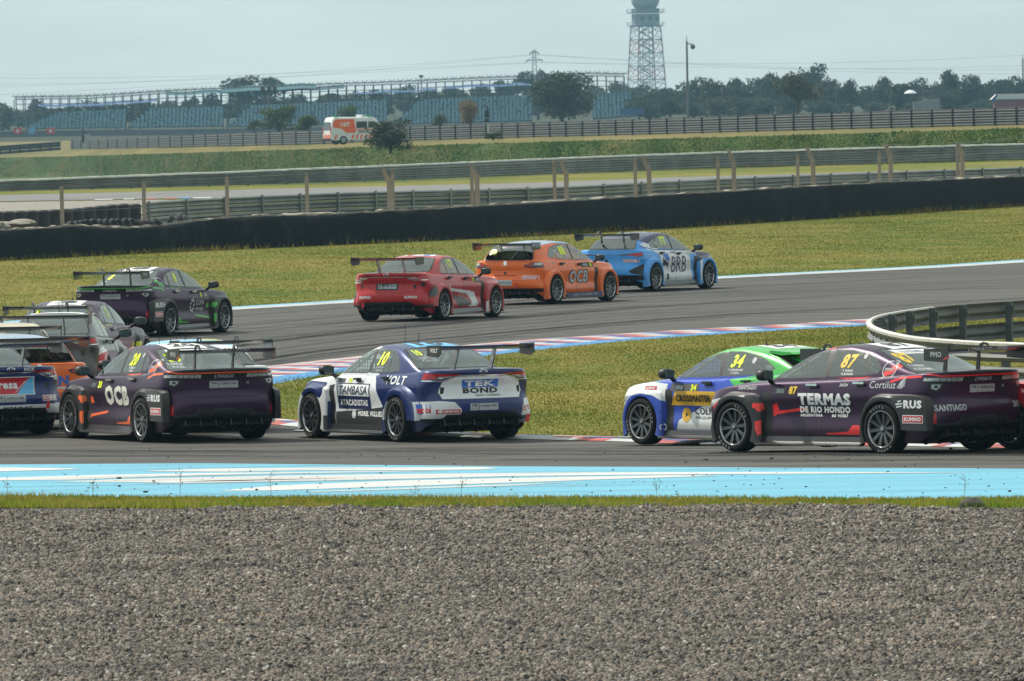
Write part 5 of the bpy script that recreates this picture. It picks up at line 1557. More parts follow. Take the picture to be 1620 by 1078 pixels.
def main87(c):
    s = (1,)
    c.S('TERMAS', -.28, .700, w=.96, h=.155, sides=s, bold=.06); c.S('DE RIO HONDO', -.28, .565, w=.92, h=.085, sides=s, bold=.05)
    c.S('ARGENTINA', -.02, .490, w=.42, h=.038, sides=s); c.S('es vida!', -.54, .495, w=.30, h=.055, sides=s, italic=.25)
    c.S('Cortiluz', -1.34, .895, w=.48, h=.095, sides=s, bold=.005, mat=GREYV)
    for k in range(5):
        V = np.array([(-.08, -.05 + k * .004), (.0, -.06 + k * .022), (.07, -.02 + k * .028), (.07, -.008 + k * .028), (-.01, -.046 + k * .022), (-.07, -.046 + k * .004)])
        c.dec('emblem', (V, [(0, 1, 4, 5), (1, 2, 3, 4)]), 'S', 1, -1.68, .905, 0, 0, GREYV)
    c.S('24/24', -.62, .885, w=.16, h=.04, sides=s, mat=GREYV, italic=.3); c.S('SANTIAGO', 1.16, .835, w=.34, h=.05, sides=s, mat=GREYV, italic=.2)
    c.Rr('SANTIAGO', .56, .60, w=.44, h=.085, mat=GREYV); c.Rr('SANTIAGO', -.72, .615, w=.34, h=.085, mat=GREYV)
def main20(c):
    c.S('OCB', -.34, .66, w=.88, h=.29, sides=(1,), bold=.065, mat=plain('cream_vinyl', (.60, .60, .54), .4))
def main8(c):
    for k in range(9):
        a = 2 * math.pi * k / 9; V = np.array([(-.022, -.012), (.022, -.018), (.028, .010), (-.018, .016)]) * 1.25; cs, sn = math.cos(a + .8), math.sin(a + .8)
        V = np.stack([V[:, 0] * cs - V[:, 1] * sn, V[:, 0] * sn + V[:, 1] * cs], 1); c.dec('emblem', (V, [(0, 1, 2, 3)]), 'S', -1, -.14 + .085 * math.cos(a), .60 + .11 * math.sin(a), 0, 0, WHITEV)
    c.S('COPA', .24, .65, w=.38, h=.10, sides=(-1,), bold=.0); c.S('energia', .24, .52, w=.38, h=.085, sides=(-1,), bold=.0)

aubergine_car('dark purple racing saloon number 87 with red accents, nearest car at right', '87', GOLDV, NRED, place('liftback', 43, 1398, 717.5, 'rl', 1.02), 43, 1.02, .50, 0, main87, ('F. FARINA', 'M. BONNIN'), sides=(1,))
aubergine_car('dark purple racing saloon number 20 with orange accents and large white letters', '20', YELV, ORA, place('liftback', 24.5, 227, 700, 'rl'), 24.5, 1.0, .34, 0, main20, ('R. PERALTA', 'M. ROSSI'), sides=(1,))
aubergine_car('dark purple racing saloon number 8 with green accents on the far side', '8', YELV, NGRN, place('liftback', -22.5, 268, 532, 'rr'), -22.5, 1.0, .32, 0, main8, ('J. BUENO', 'T. MILLA'), sides=(-1,))
aubergine_car('dark grey racing saloon with yellow accents, half hidden in the left queue', '3', YELV, NYEL, place('liftback', -11, 75, 607, 'rc'), -11, 1.0, .32, 0, None, None, sides=(-1,))

# --- number 10: blue and white saloon
def car10():
    c = Car('race_car', 'blue and white racing saloon number 10 alone in mid picture', 'saloon', 'saloon', place('saloon', 28, 630, 699.5, 'rl'), 28, [NAVY, PEARL, DARKG], 1.0, wingz=1.32, neck='post', wingx=-2.05)
    c.paintS([[(1.02, .95), (.58, 1.20), (.16, 1.36), (-.20, 1.42), (-.20, 1.28), (-.24, 1.0), (-.50, .985), (-.58, .86), (-.68, .66), (-.80, .48), (-.82, .12), (2.5, .12), (2.5, 1.05), (1.3, 1.05)]], 1)
    c.paintT([[(2.5, -1), (2.5, 1), (-.1, 1), (-.1, -1)]], 1, ok=lambda p, n: p.x > -.1)
    c.paintS([[(.96, .60), (1.9, .55), (2.4, .55), (2.4, .80), (1.7, .84), (.96, .82)]], 0, ok=lambda p, n: p.z > .62)
    c.paintS([[(.68, .13), (.68, .40), (-.30, .45), (-.93, .50), (-.95, .13)]], 2)
    c.paintS([[(.93, .13), (.80, .13), (.80, .34), (.93, .34)]], 2)
    c.paintR([[(.99, .31), (.99, .58), (.66, .595), (.46, .575), (.36, .47), (.36, .36), (.62, .33)], [(-.99, .36), (-.99, .60), (-.72, .60), (-.66, .36)]], 1)
    c.panelS(.08, .635, 1.02, .37, NAVYV, (1,), off=.005); c.panelS(.08, .72, .98, .17, WHITEV, (1,), off=.008); c.S('TAMBASA', .08, .72, w=.88, h=.125, mat=NAVYV, sides=(1,), off=.012, bold=.005, italic=.15)
    c.S('ATACADISTAS', .08, .540, w=.86, h=.09, sides=(1,), off=.010)
    c.S('MOREL VULLIEZ', -.42, .385, w=.78, h=.075, sides=(1,)); c.dec('emblem', disc2d(.062, .045, 18), 'S', 1, .10, .375, 0, 0, WHITEV); c.dec('emblem', disc2d(.036, 0, 10), 'S', 1, .10, .375, 0, 0, WHITEV)
    c.S('VOLT', -1.22, .885, w=.66, h=.13, sides=(1,), italic=.2, bold=.03)
    c.panelS(.52, .855, .24, .06, plain('class_plate', (.07, .075, .08), .4), (1,)); c.S('10', .22, .86, h=.085, mat=YELV, sides=(1,), name='race_number')
    c.S('10', -.47, 1.18, h=.205, mat=YELV, sides=(1,), name='race_number', italic=.2); names_S(c, -.46, 1.055, 'A. BAPTISTA', 'T. BAPTISTA', GREYV, (1,))
    c.Rr('TEK', .04, .835, w=.50, h=.085, off=.008); c.panelR(.03, .835, .58, .115, BLUEV, off=.004); c.Rr('BOND', .03, .735, w=.56, h=.080, mat=BLACKV, bold=.045); c.Rr('SAINT-GOBAIN', -.08, .665, w=.40, h=.030, mat=BLACKV, bold=.0)
    plate(c, .50); kumho_R(c, .55, .44, .36, .085); kumho_R(c, -.80, .46, .26, .085); badge(c, 0, 1.0, .13)
    c.panelR(.84, .485, .13, .13, BLUEV); c.panelR(.84, .455, .13, .06, REDV, off=.0045); c.Rr('LIQUI', .84, .515, w=.10, h=.035, off=.007); c.Rr('MOLY', .84, .455, w=.10, h=.035, off=.007)
    c.Rr('10', .42, 1.265, h=.075, mat=YELV, name='race_number'); c.Rr('A. BAPTISTA', .36, 1.195, h=.03, mat=GREYV, bold=0); c.Rr('T. BAPTISTA', .36, 1.155, h=.03, mat=GREYV, bold=0)
    c.panelT(-.62, 0, .66, .50, CYANV); c.T('10', -.62, 0, w=.44, h=.34, mat=BLACKV, off=.006, name='race_number')
    root = c.finish()
    V, F = text2d('VOLT', .03); w = [o for o in root.children if o.name.startswith('rear_wing')][0]
    for s, e in zip((1, -1), [o for o in w.children if o.name.startswith('end_plate')]):
        m = MB(); m.add([(-a * .065, 0, b * .06) for a, b in V], F); m.build('lettering', WHITEV, e).location = (-.19, .008 * s, 0)
    tow(root, -.72, .38)
def tow(root, y, z, x=None):
    m = MB(); m.prism([(0, 0), (.05, -.005), (.07, -.11), (.02, -.12)], 'x', -.012, .0); o = m.build('tow_strap', REDV, root); o.location = (x if x is not None else -2.34, y, z)
car10()

# --- number 34: blue, green and white fastback
def car34():
    BL = paint('royal_blue', (.025, .075, .46), .2, .3); GN = paint('leaf_green_paint', (.045, .40, .06), .1, .32)
    c = Car('race_car', 'blue green and white racing hatchback number 34 partly behind the dark car', 'fastback', 'hatch', place('fastback', 38, 1017, 705.5, 'fl', 1.0), 38, [BL, PEARL, GN, BLUEV], 1.0, wingz=1.30, neck='swan', wingx=-2.0)
    c.paintT([[(.25, -1), (.25, 1), (-2.5, 1), (-2.5, -1)]], 2, ok=lambda p, n: p.z > 1.1 and p.x < .3)
    c.paintS([[(-.70, 1.34), (-1.05, 1.10), (-.92, .99), (-.50, .93), (-.62, .86), (-1.1, .80), (-2.4, .80), (-2.4, 1.3), (-1.0, 1.40)]], 2)
    c.paintS([[(1.36, .86), (.98, .95), (.50, 1.20), (.45, 1.16), (.92, .93), (1.2, .84)]], 2)
    c.paintS([[(2.5, .45), (2.5, 1.0), (1.2, .88), (.84, .86), (.84, .60), (1.1, .70), (1.365, .72), (1.65, .68), (1.85, .45)]], 1)
    c.paintS([[(.64, .22), (.58, .36), (-.05, .60), (-.4, .62), (-.93, .64), (-.93, .22)]], 1)
    c.paintS([[(.0, .62), (-.2, .72), (-.6, .80), (-.5, .72), (-.15, .64)]], 1)
    c.paintS([[(.95, .13), (.845, .13), (.845, .62), (.92, .58)]], 0)
    GO = plain('ochre_vinyl', (.62, .36, .02), .4)
    VV, FF = rect2d(.90, .20); VV[:, 0] += VV[:, 1] * .5
    c.dec('sponsor_panel', (VV, FF), 'S', 1, .24, .665, 0, 0, GO, off=.006); c.S('CROSSMASTER', .24, .665, w=.76, h=.10, mat=BLACKV, sides=(1,), off=.011)
    c.S('COLMEXX', -.12, .49, w=.72, h=.10, mat=BLACKV, sides=(1,), bold=.015); c.S('MAQUINARIAS', -.10, .395, w=.62, h=.045, mat=BLACKV, sides=(1,), bold=.0)
    c.dec('emblem', disc2d(.10, 0, 18), 'S', 1, .42, .435, 0, 0, GO, off=.004); c.dec('emblem', disc2d(.04, .0, 3), 'S', 1, .42, .44, 0, 0, BLACKV, off=.007)
    c.panelS(.44, .815, .62, .11, plain('class_plate', (.07, .075, .08), .4), (1,)); c.S('34', .24, .815, h=.09, mat=YELV, sides=(1,), name='race_number', off=.007); c.S('BRB', .56, .815, w=.16, h=.055, mat=GREYV, sides=(1,), off=.007)
    c.S('34', -.48, 1.185, h=.18, mat=YELV, sides=(1,), name='race_number', italic=.15); names_S(c, -.50, 1.065, 'F. CASAGRANDE', 'F. COSTA', WHITEV, (1,)); c.dec('emblem', disc2d(.045, 0, 14), 'S', 1, -.84, 1.20, 0, 0, GREYV)
    c.panelS(1.20, .80, .26, .05, KRED, (1,)); c.S('KUMHO', 1.20, .80, w=.2, h=.03, sides=(1,), off=.007); c.dec('emblem', disc2d(.045, .03, 12), 'S', 1, .895, .26, 0, 0, WHITEV); c.panelS(2.08, .42, .14, .10, KRED, (1,))
    c.panelT(-.65, 0, .6, .5, WHITEV); c.T('34', -.65, 0, w=.42, h=.34, off=.006, name='race_number')
    c.panelR(.30, 1.235, .30, .10, GREENV, 'window_banner'); c.dec('emblem', disc2d(.045, 0, 4), 'R', 0, .30, 1.235, 0, 0, YELV, off=.007)
    root = c.finish()
    m = MB(); m.prism([(-1.06, 1.335), (-1.50, 1.315), (-1.56, 1.285), (-1.30, 1.27), (-1.06, 1.30)], 'y', -.56, .56); m.build('roof_spoiler', GN, root)
car34()

# --- number 17: red saloon
def car17():
    RD = paint('racing_red', (.42, .006, .012), .1, .28)
    c = Car('race_car', 'red racing saloon number 17 leading into the far straight, rearmost of three', 'saloon', 'saloon', place('saloon', -24, 702, 507, 'rr'), -24, [RD, PEARL, DARKG, GREYV], 1.0, wingz=1.30, neck='post', wingx=-2.05)
    c.repaint(lambda p, n, pid: pid == 18, 0, (1,))
    c.paintS([[(-1.0, .80), (-.90, .68), (.10, .60), (.35, .56), (.55, .34), (.52, .26), (.10, .26), (.05, .32), (.25, .36), (.02, .52), (-.10, .55), (-.92, .62)]], 1)
    c.paintS([[(-.85, .58), (-.6, .50), (-.25, .46), (.10, .40), (.22, .30), (-.45, .27), (-.65, .42)]], 2)
    c.paintS([[(.93, .13), (.845, .13), (.845, .34), (.93, .38)]], 1)
    c.paintS([[(-1.35 - .62, .50), (-1.35 - .62, .66), (-1.35 - .35, .76), (-1.35 - .38, .56)]], 2)
    for k in range(5):
        x = -.42 + k * .11; V = np.array([(-.04, .05 - k * .004), (-.015, .05), (.04, -.06 + k * .005), (.005 + .01 * k, -.055)]); c.dec('emblem', (V, [(0, 1, 2, 3)]), 'S', -1, x, .525 - k * .008, 0, 0, GREYV)
    c.paintR([[(.99, .36), (.55, .335), (.40, .38), (-.40, .38), (-.55, .335), (-.99, .36), (-.99, .30), (.99, .30)]], 2)
    c.paintR([[(.96, .855), (.96, .80), (.62, .83), (.62, .855)], [(-.99, .86), (-.99, .74), (-.88, .82)]], 1)
    c.Rr('KUMHO', .52, .52, w=.30, h=.060); c.Rr('KUMHO', -.52, .52, w=.30, h=.060) if False else c.Rr('KUMHO', -.55, .52, w=.26, h=.060)
    c.panelR(0, .745, .52, .15, BLACKV); plate(c, .75, 0, .44); badge(c, 0, 1.0, .13)
    c.panelS(.50, .83, .36, .11, BLACKV, (-1,)); c.S('17', .34, .83, h=.09, mat=YELV, sides=(-1,), name='race_number', off=.007); c.S('BRB', .56, .83, w=.16, h=.06, mat=GREYV, sides=(-1,), off=.007)
    c.S('17', -.44, 1.19, h=.18, mat=YELV, sides=(-1,), name='race_number'); names_S(c, -.46, 1.07, 'J. SUZUKI', 'F. VIEIRA', GREYV, (-1,))
    c.panelT(-.40, 0, .74, .55, WHITEV); c.panelT(-.40, -.20, .12, .5, BLUEV, off=.006); c.panelT(-.40, .20, .12, .5, REDV, off=.006)
    root = c.finish(); tow(root, .50, .42)
car17()

# --- orange hatchbacks
ORP = paint('hatch_orange', (.78, .13, .003), .05, .3); ROOFB = paint('roof_pale_blue', (.26, .36, .52), .2, .3)
def car88():
    c = Car('race_car', 'orange racing hatchback number 88 with grey block letters on its doors', 'hatch', 'hatch', place('hatch', -28, 880, 481, 'rr'), -28, [ORP, ROOFB, NAVY], 1.0, wingz=1.335, neck='post', wingx=-1.80)
    c.paintT([[(.30, -.56), (.30, .56), (-1.7, .54), (-1.7, -.54)]], 1, ok=lambda p, n: p.z > 1.28)
    c.S('OCB', -.13, .60, w=.98, h=.33, mat=BLACKV, sides=(-1,), bold=.075, off=.004); c.S('OCB', -.13, .60, w=.90, h=.27, mat=plain('silver_letters', (.46, .48, .50), .4), sides=(-1,), bold=.03, off=.008)
    c.panelS(.32, .855, .60, .11, BLACKV, (-1,)); c.S('88', .48, .855, h=.09, mat=YELV, sides=(-1,), name='race_number', off=.007); c.S('BRB', .22, .855, w=.24, h=.06, mat=GREYV, sides=(-1,), off=.007)
    c.S('88', -.55, 1.20, h=.20, mat=YELV, sides=(-1,), name='race_number'); names_S(c, -.42, 1.06, 'P. CARDOSO', None, GREYV, (-1,)); c.dec('emblem', disc2d(.05, 0, 14), 'S', -1, -.92, 1.19, 0, 0, GREYV); c.dec('emblem', disc2d(.045, .02, 14), 'S', -1, -1.32, .96, 0, 0, GREYV)
    c.Rr('88', .44, 1.19, h=.13, mat=YELV, name='race_number'); c.panelR(0, 1.285, .5, .04, NAVYV, 'window_banner'); c.panelR(0, .50, .42, .13, plain('silver_vinyl', (.40, .43, .46), .35, .3), 'sponsor_plate'); c.Rr('KUMHO TIRE', -.03, .505, w=.30, h=.03, mat=NAVYV, off=.006, bold=.0)
    kumho_R(c, -.62, .62, .36, .08); c.panelR(.66, .62, .14, .07, KRED)
    c.Rr('PEUGEOT', 0, .895, w=.17, h=.022, mat=CHROME, bold=.0)
    V = np.array([(-.03, -.05), (.03, -.05), (.04, .0), (.02, .05), (-.03, .05), (-.045, .01)]); c.dec('emblem', (V, [tuple(range(6))]), 'R', 0, 0, .955, 0, 0, CHROME)
    c.panelT(-.5, 0, .5, .45, WHITEV); c.T('88', -.5, 0, w=.36, h=.30, off=.006, name='race_number')
    root = c.finish(); m = MB(); m.prism([(.948, .13), (.96, .13), (.96, .24), (.948, .24)], 'x', -.84, .86)
    o = m.build('sill_panel', NAVY, root); o.scale = (1, -1, 1)
    V, F = text2d('PUMA  TYC SPORTS  YPF', .02); m = MB(); m.add([(a * .075, -.965, .185 + b * .05) for a, b in V], F); m.build('lettering', GREYV, root)
    tow(root, -.36, .50, -2.17)
    for e in [o for w in root.children if w.name.startswith('rear_wing') for o in w.children if o.name.startswith('end_plate')][1:]:
        m = MB(); m.prism([(.03, .06), (-.39, .07), (-.39, -.02), (.03, -.04)], 'y', -.009, .009); m.build('panel', ROOFB, e)
car88()
def orange2():
    c = Car('race_car', 'orange racing hatchback seen from behind, between blue saloon and grey cars', 'hatch', 'hatch', place('hatch', 24, 69, 681, 'rc', 1.0), 24, [ORP, ROOFB, NAVY], 1.0, wingz=1.335, neck='post', wingx=-1.80)
    c.paintT([[(.30, -.56), (.30, .56), (-1.7, .54), (-1.7, -.54)]], 1, ok=lambda p, n: p.z > 1.28)
    c.Rr('PEUGEOT', 0, .895, w=.17, h=.022, mat=CHROME, bold=.0); V = np.array([(-.03, -.05), (.03, -.05), (.04, .0), (.02, .05), (-.03, .05), (-.045, .01)]); c.dec('emblem', (V, [tuple(range(6))]), 'R', 0, 0, .955, 0, 0, CHROME)
    c.Rr('TEEN', -.16, .74, w=.62, h=.15, mat=BLUEV, bold=.05); c.panelR(-.22, .63, .5, .035, GREYV)
    c.panelT(-.5, 0, .5, .45, WHITEV); c.finish(); 
orange2()

# --- number 77: pale blue, white and navy hatchback
def car77():
    LB = paint('sky_blue', (.045, .30, .74), .1, .3); NV = paint('deep_navy', (.018, .020, .075), .25, .3)
    c = Car('race_car', 'pale blue white and navy racing hatchback number 77 leading the far group', 'coupe_hatch', 'blade', place('coupe_hatch', -29, 1037, 461, 'rr'), -29, [LB, PEARL, NV, BLUEV], 1.0, wingz=1.325, neck='swan', wingx=-1.88)
    c.paintS([[(-.96, .20), (-1.02, .60), (-1.0, .84), (-1.40, 1.02), (-1.60, 1.13), (-1.0, 1.22), (-.90, .99), (1.3, .90), (1.0, .70), (.95, .20)]], 1)
    c.paintS([[(.90, .20), (.90, .84), (.60, .86), (.44, .84), (.56, .52), (.62, .20)]], 0)
    c.paintS([[(2.5, .1), (2.5, 1.2), (.95, .99), (.58, 1.20), (.16, 1.5), (-1.9, 1.5), (-1.6, 1.24), (-1.22, 1.12), (-1.0, 1.22), (-.2, 1.33), (-.10, 1.325), (.72, .965), (.30, .965), (.60, .90), (.845, .86), (.845, .66), (1.2, .78), (1.75, .70), (1.9, .30), (2.0, .10)]], 2)
    c.paintT([[(2.5, -1), (2.5, 1), (-1.75, 1), (-1.75, -1)]], 2, ok=lambda p, n: p.x > -1.7 and (p.z > 1.2 or p.x > .8))
    for p in quads([(-1.62, 1.075), (-1.05, .985), (-.2, .955), (.5, .93)], .02): c.paintS([p], 2)
    c.S('BRB', -.08, .62, w=.74, h=.38, mat=NAVYV, sides=(-1,), bold=.0, off=.005)
    for V, mt in ((np.array([(-.17, .17), (.11, .17), (.17, .02), (.10, -.02), (-.04, .02)]), BLUEV), (np.array([(-.17, .10), (-.10, .02), (.10, -.06), (.10, -.17), (-.03, -.10), (-.17, -.17)]), NAVYV)):
        c.dec('emblem', (V, [tuple(range(len(V)))]), 'S', -1, -.72, .72, 0, 0, mt)
    V = np.array([(-.16, -.06), (-.06, -.06), (-.06, .08), (-.16, .08)]); c.dec('emblem', (V, [(0, 1, 2, 3)]), 'S', -1, -.72, .30, 0, 0, NAVYV); c.dec('emblem', (V + np.array([.2, .02]), [(0, 1, 2, 3)]), 'S', -1, -.72, .30, 0, 0, NAVYV)
    c.S('77', -.50, 1.185, h=.20, mat=YELV, sides=(-1,), name='race_number', italic=.1); names_S(c, -.45, 1.04, 'P. CASTRO', None, GREYV, (-1,)); c.S('77', .48, .895, h=.085, mat=YELV, sides=(-1,), name='race_number'); c.dec('emblem', disc2d(.04, 0, 12), 'S', -1, -.90, 1.13, 0, 0, GREYV)
    c.S('SABRICE', -.30, .905, w=.34, h=.05, mat=NAVYV, sides=(-1,), bold=0)
    kumho_R(c, -.62, .74, .36, .07); c.panelR(.62, .74, .30, .05, WHITEV); c.Rr('CUPRA', 0, .70, w=.2, h=.022, mat=CHROME, bold=0) if False else None
    c.panelT(-.4, 0, .5, .45, WHITEV); c.finish()
car77()

# --- blue saloon at the left edge
def car_esa():
    c = Car('race_car', 'dark blue racing saloon seen from behind, cut off by the left edge', 'saloon', 'saloon', place('saloon', 24, 71, 686.5, 'rr'), 24, [NAVY, PEARL, DARKG, CYANV], 1.0, wingz=1.32, neck='post', wingx=-2.05)
    c.repaint(lambda p, n, pid: pid == 18, 0, (1,))
    c.paintR([[(.99, .46), (-.99, .48), (-.99, .33), (.99, .31)]], 1)
    c.panelR(.10, .755, .98, .27, WHITEV); c.panelR(.10, .755, .95, .245, KRED, off=.0045)
    V = np.array([(-.12, -.122), (.10, .122), (.16, .122), (.16, -.122)]); c.dec('sponsor_panel', (V, [(0, 1, 2, 3)]), 'R', 0, -.215, .755, 0, 0, CYANV, off=.006)
    V = np.array([(-.16, -.12), (.10, .122), (.02, .06), (-.10, -.05)]); c.dec('sponsor_panel', (V, [(0, 1, 2, 3)]), 'R', 0, -.215, .755, 0, 0, WHITEV, off=.008)
    c.Rr('Mapresa', .19, .755, w=.62, h=.16, off=.008, bold=.04); badge(c, 0, .995, .13); c.Rr('NGK', -.30, .995, w=.18, h=.06, bold=.03); c.Rr('NGK', .30, .995, w=.18, h=.06, bold=.03)
    plate(c, .565, .02, .50); kumho_R(c, -.66, .565, .30, .085); c.Rr('MONROE', -.10, .41, w=.46, h=.075, mat=BLACKV, bold=.03); c.Rr('Blo', -.80, .86, w=.12, h=.06, bold=.03)
    root = c.finish(); tow(root, -.60, .52)
car_esa()

# --- grey saloon, beige hatchback, white car behind number 20, red car at the right edge
def others():
    GY = paint('gunmetal', (.075, .076, .076), .4, .34); RD = paint('racing_red', (.42, .006, .012), .1, .28)
    c = Car('race_car', 'grey racing saloon with red and white fender patches in the left queue', 'saloon', 'saloon', place('saloon', -5, 72, 631, 'rc'), -5, [GY, PEARL, RD], 1.0, wingz=1.32, neck='post', wingx=-2.05)
    c.repaint(lambda p, n, pid: pid == 18, 0, (1,))
    c.paintS([[(-1.97, .45), (-1.97, .70), (-1.5, .80), (-1.35, .80), (-1.5, .58)]], 2); c.paintS([[(-1.97, .70), (-1.97, .80), (-1.3, .84), (-1.3, .78)]], 1)
    c.panelT(-.30, 0, .9, .62, WHITEV); c.panelT(-.30, .3, .14, .4, REDV, off=.006); c.panelT(-.3, -.28, .1, .3, YELV, off=.006); c.S('10', .4, .7, h=.2, mat=GREYV, sides=(-1,), name='sponsor_mark') if False else None
    c.panelS(.5, .80, .34, .22, plain('silver_vinyl', (.40, .43, .46), .35, .3), (-1,)); c.finish()
    BG = paint('beige_roof', (.52, .44, .30), .05, .35)
    c = Car('race_car', 'beige roofed racing hatchback almost hidden in the left queue', 'hatch', 'hatch', place('hatch', 8, 24, 657, 'rc'), 8, [BG, PEARL, NAVY], 1.0, wingz=1.335, neck='post', wingx=-1.80)
    c.panelT(-.4, 0, .7, .6, plain('pale_blue_vinyl', (.35, .50, .62), .4)); c.T('AB', -.45, .1, w=.3, h=.2, mat=YELV, off=.006) if False else None
    c.finish(interior=False)
    SK = paint('pale_sky', (.22, .50, .72), .1, .3)
    c = Car('race_car', 'white and pale blue racing hatchback hidden behind number 20', 'coupe_hatch', 'blade', place('coupe_hatch', 20, 357, 684, 'rc', .97), 20, [PEARL, SK, DARKG], .97, wingz=1.345, neck='swan', wingx=-1.88)
    c.paintT([[(.4, -1), (.4, 1), (-1.2, 1), (-1.2, -1)]], 1, ok=lambda p, n: p.z > 1.2); c.panelT(-.5, -.28, .3, .5, plain('pale_yellow', (.60, .58, .16), .4)); c.finish()
    c = Car('race_car', 'red racing saloon cut off by the right edge behind the dark car', 'saloon', 'saloon', place('saloon', 42, 1600, 711, 'fl'), 42, [RD, PEARL, DARKG], 1.0, wingz=1.32, neck='post', wingx=-2.05)
    c.repaint(lambda p, n, pid: pid == 18, 0, (1,)); c.finish(interior=False)
others()
# ------------------------------------------------------------------ guard rail in a hairpin beside the infield
def hairpin_rail():
    near = [(2600, 668), (1850, 634), (1700, 628), (1620, 622), (1560, 619.5), (1500, 615), (1450, 609.5), (1410, 600), (1388, 591), (1380, 582), (1388, 573.5), (1412, 566), (1460, 557.5), (1520, 550), (1620, 542), (1700, 535), (1850, 523), (2600, 462)]
    P = smooth_path([V2(*p) for p in near], .35)
    root = thing('crash_barrier', 'pale steel crash barrier bent in a hairpin on the infield at right', 'crash barrier')
    path = [(p.x, p.y, 0, 1.0) for p in P]
    PALE = plain('pale_galvanised', (.125, .13, .128), .55, .25, None, .2, 1.2)
    for zc in (.25, .64): rail_strip(path, zc, PALE, 'rail', root, 1)
    m = MB(); rows = []
    for i, p in enumerate(P):
        a, b = P[max(i - 1, 0)], P[min(i + 1, len(P) - 1)]; d = (b - a).normalized(); n = Vector((-d.y, d.x))
        if d.x > .25: break                                            # only the near arm is capped
        rows.append([(p.x + n.x * o, p.y + n.y * o, z) for o, z in ((.09, .745), (.098, .79), (.06, .812), (.01, .81), (-.01, .78))])
    m.grid(rows, 0); m.build('cap', plain('white_rail_cap', (.50, .495, .47), .7, 0, None, .15, 4), root, True)
    pm = MB(); pm.box((0, 0, .40), (.10, .12, .80)); pm.box((0, -.07, .64), (.07, .06, .16))
    pme = pm.mesh('post', plain('post_steel', (.10, .115, .125), .6, .4, None, .35, 2))
    acc = .0; step = 2.3
    for i in range(1, len(P) - 1):
        acc += (P[i] - P[i - 1]).length
        if acc >= step:
            acc = 0; d = (P[i + 1] - P[i - 1]).normalized(); n = Vector((-d.y, d.x))
            link('post', pme, root, (P[i].x - n.x * .10, P[i].y - n.y * .10, 0), (0, 0, math.atan2(d.y, d.x)))
    b = MB()
    for i in range(6, len(P) - 2, 4):
        d = (P[i + 1] - P[i - 1]).normalized(); n = Vector((-d.y, d.x))
        for z in (.25, .64): b.blob((P[i].x + n.x * .015, P[i].y + n.y * .015, z), (.022, .022, .022), 2, 6, 4)
    o = b.build('bolts', BLACKP, root); o['kind'] = 'stuff'
BLACKP = plain('dark_bolt', (.03, .03, .03), .6); hairpin_rail()

# ------------------------------------------------------------------ far guard rail on the bank
DARKRAIL = plain('dark_rail', (.050, .056, .058), .75, .15, None, .4, .35)
DARKPOST = plain('dark_post', (.035, .04, .045), .8)
TOPRUB = plain('rail_top_rubber', (.03, .032, .035), .9)
def far_rail():
    pos = lambda px: railp(px)
    hts = [(-600, 1.35), (110, 1.35), (300, 1.40), (500, 1.36), (1000, 1.30), (1620, 1.26), (2400, 1.25)]
    pxs = list(range(112, 2400, 6)); root = thing('guard_rail', 'dark guard rail with many posts along the top of the green bank', 'guard rail')
    P = [pos(px) for px in pxs]; K = [tz(hts, px) for px in pxs]
    path = [(p.x, p.y, p.z, k) for p, k in zip(P, K)]
    for zc in (.17, .46, .75): rail_strip(path, zc, DARKRAIL, 'rail', root, -1, .95, False)
    m = MB(); rs = np.random.RandomState(8); rows = []
    for i, (x, y, z, k) in enumerate(path):
        j = rs.uniform(-.05, .05); rows.append([(x, y - .14, z + .86 * k), (x, y - .13, z + (.97 + j) * k), (x, y + .12, z + (.98 + j) * k), (x, y + .16, z + .86 * k)])
    m.grid(rows, 0, True); m.build('top_rubber', TOPRUB, root)
    pm = MB(); pm.box((0, -.06, .49), (.26, .17, .98)); pme = pm.mesh('post', DARKPOST)
    px = 116.0                                                         # posts: spacing as seen, closer together far off
    while px < 2380:
        o = link('post', pme, root, railp(px) + Vector((0, -.12, 0))); o.scale = (1, 1, tz(hts, px))
        px += tz([(110, 13), (300, 19), (500, 22), (1000, 27), (1620, 34.5), (2400, 42)], px)
    # lower stretch further left
    root = thing('guard_rail', 'low dark guard rail at the far left below the red hoardings', 'guard rail')
    pxs = list(range(-160, 100, 8)); P = [onp(px, tz([(-160, 262), (0, 245), (95, 238)], px), 12.5) for px in pxs]
    for zc in (.2, .6, .95): rail_strip([(p.x, p.y, p.z, 1.0) for p in P], zc, DARKRAIL, 'rail', root, -1, 1.1, False)
    for i in range(0, len(P) - 1, 2): link('post', pme, root, P[i] + Vector((0, -.12, 0)))
far_rail()

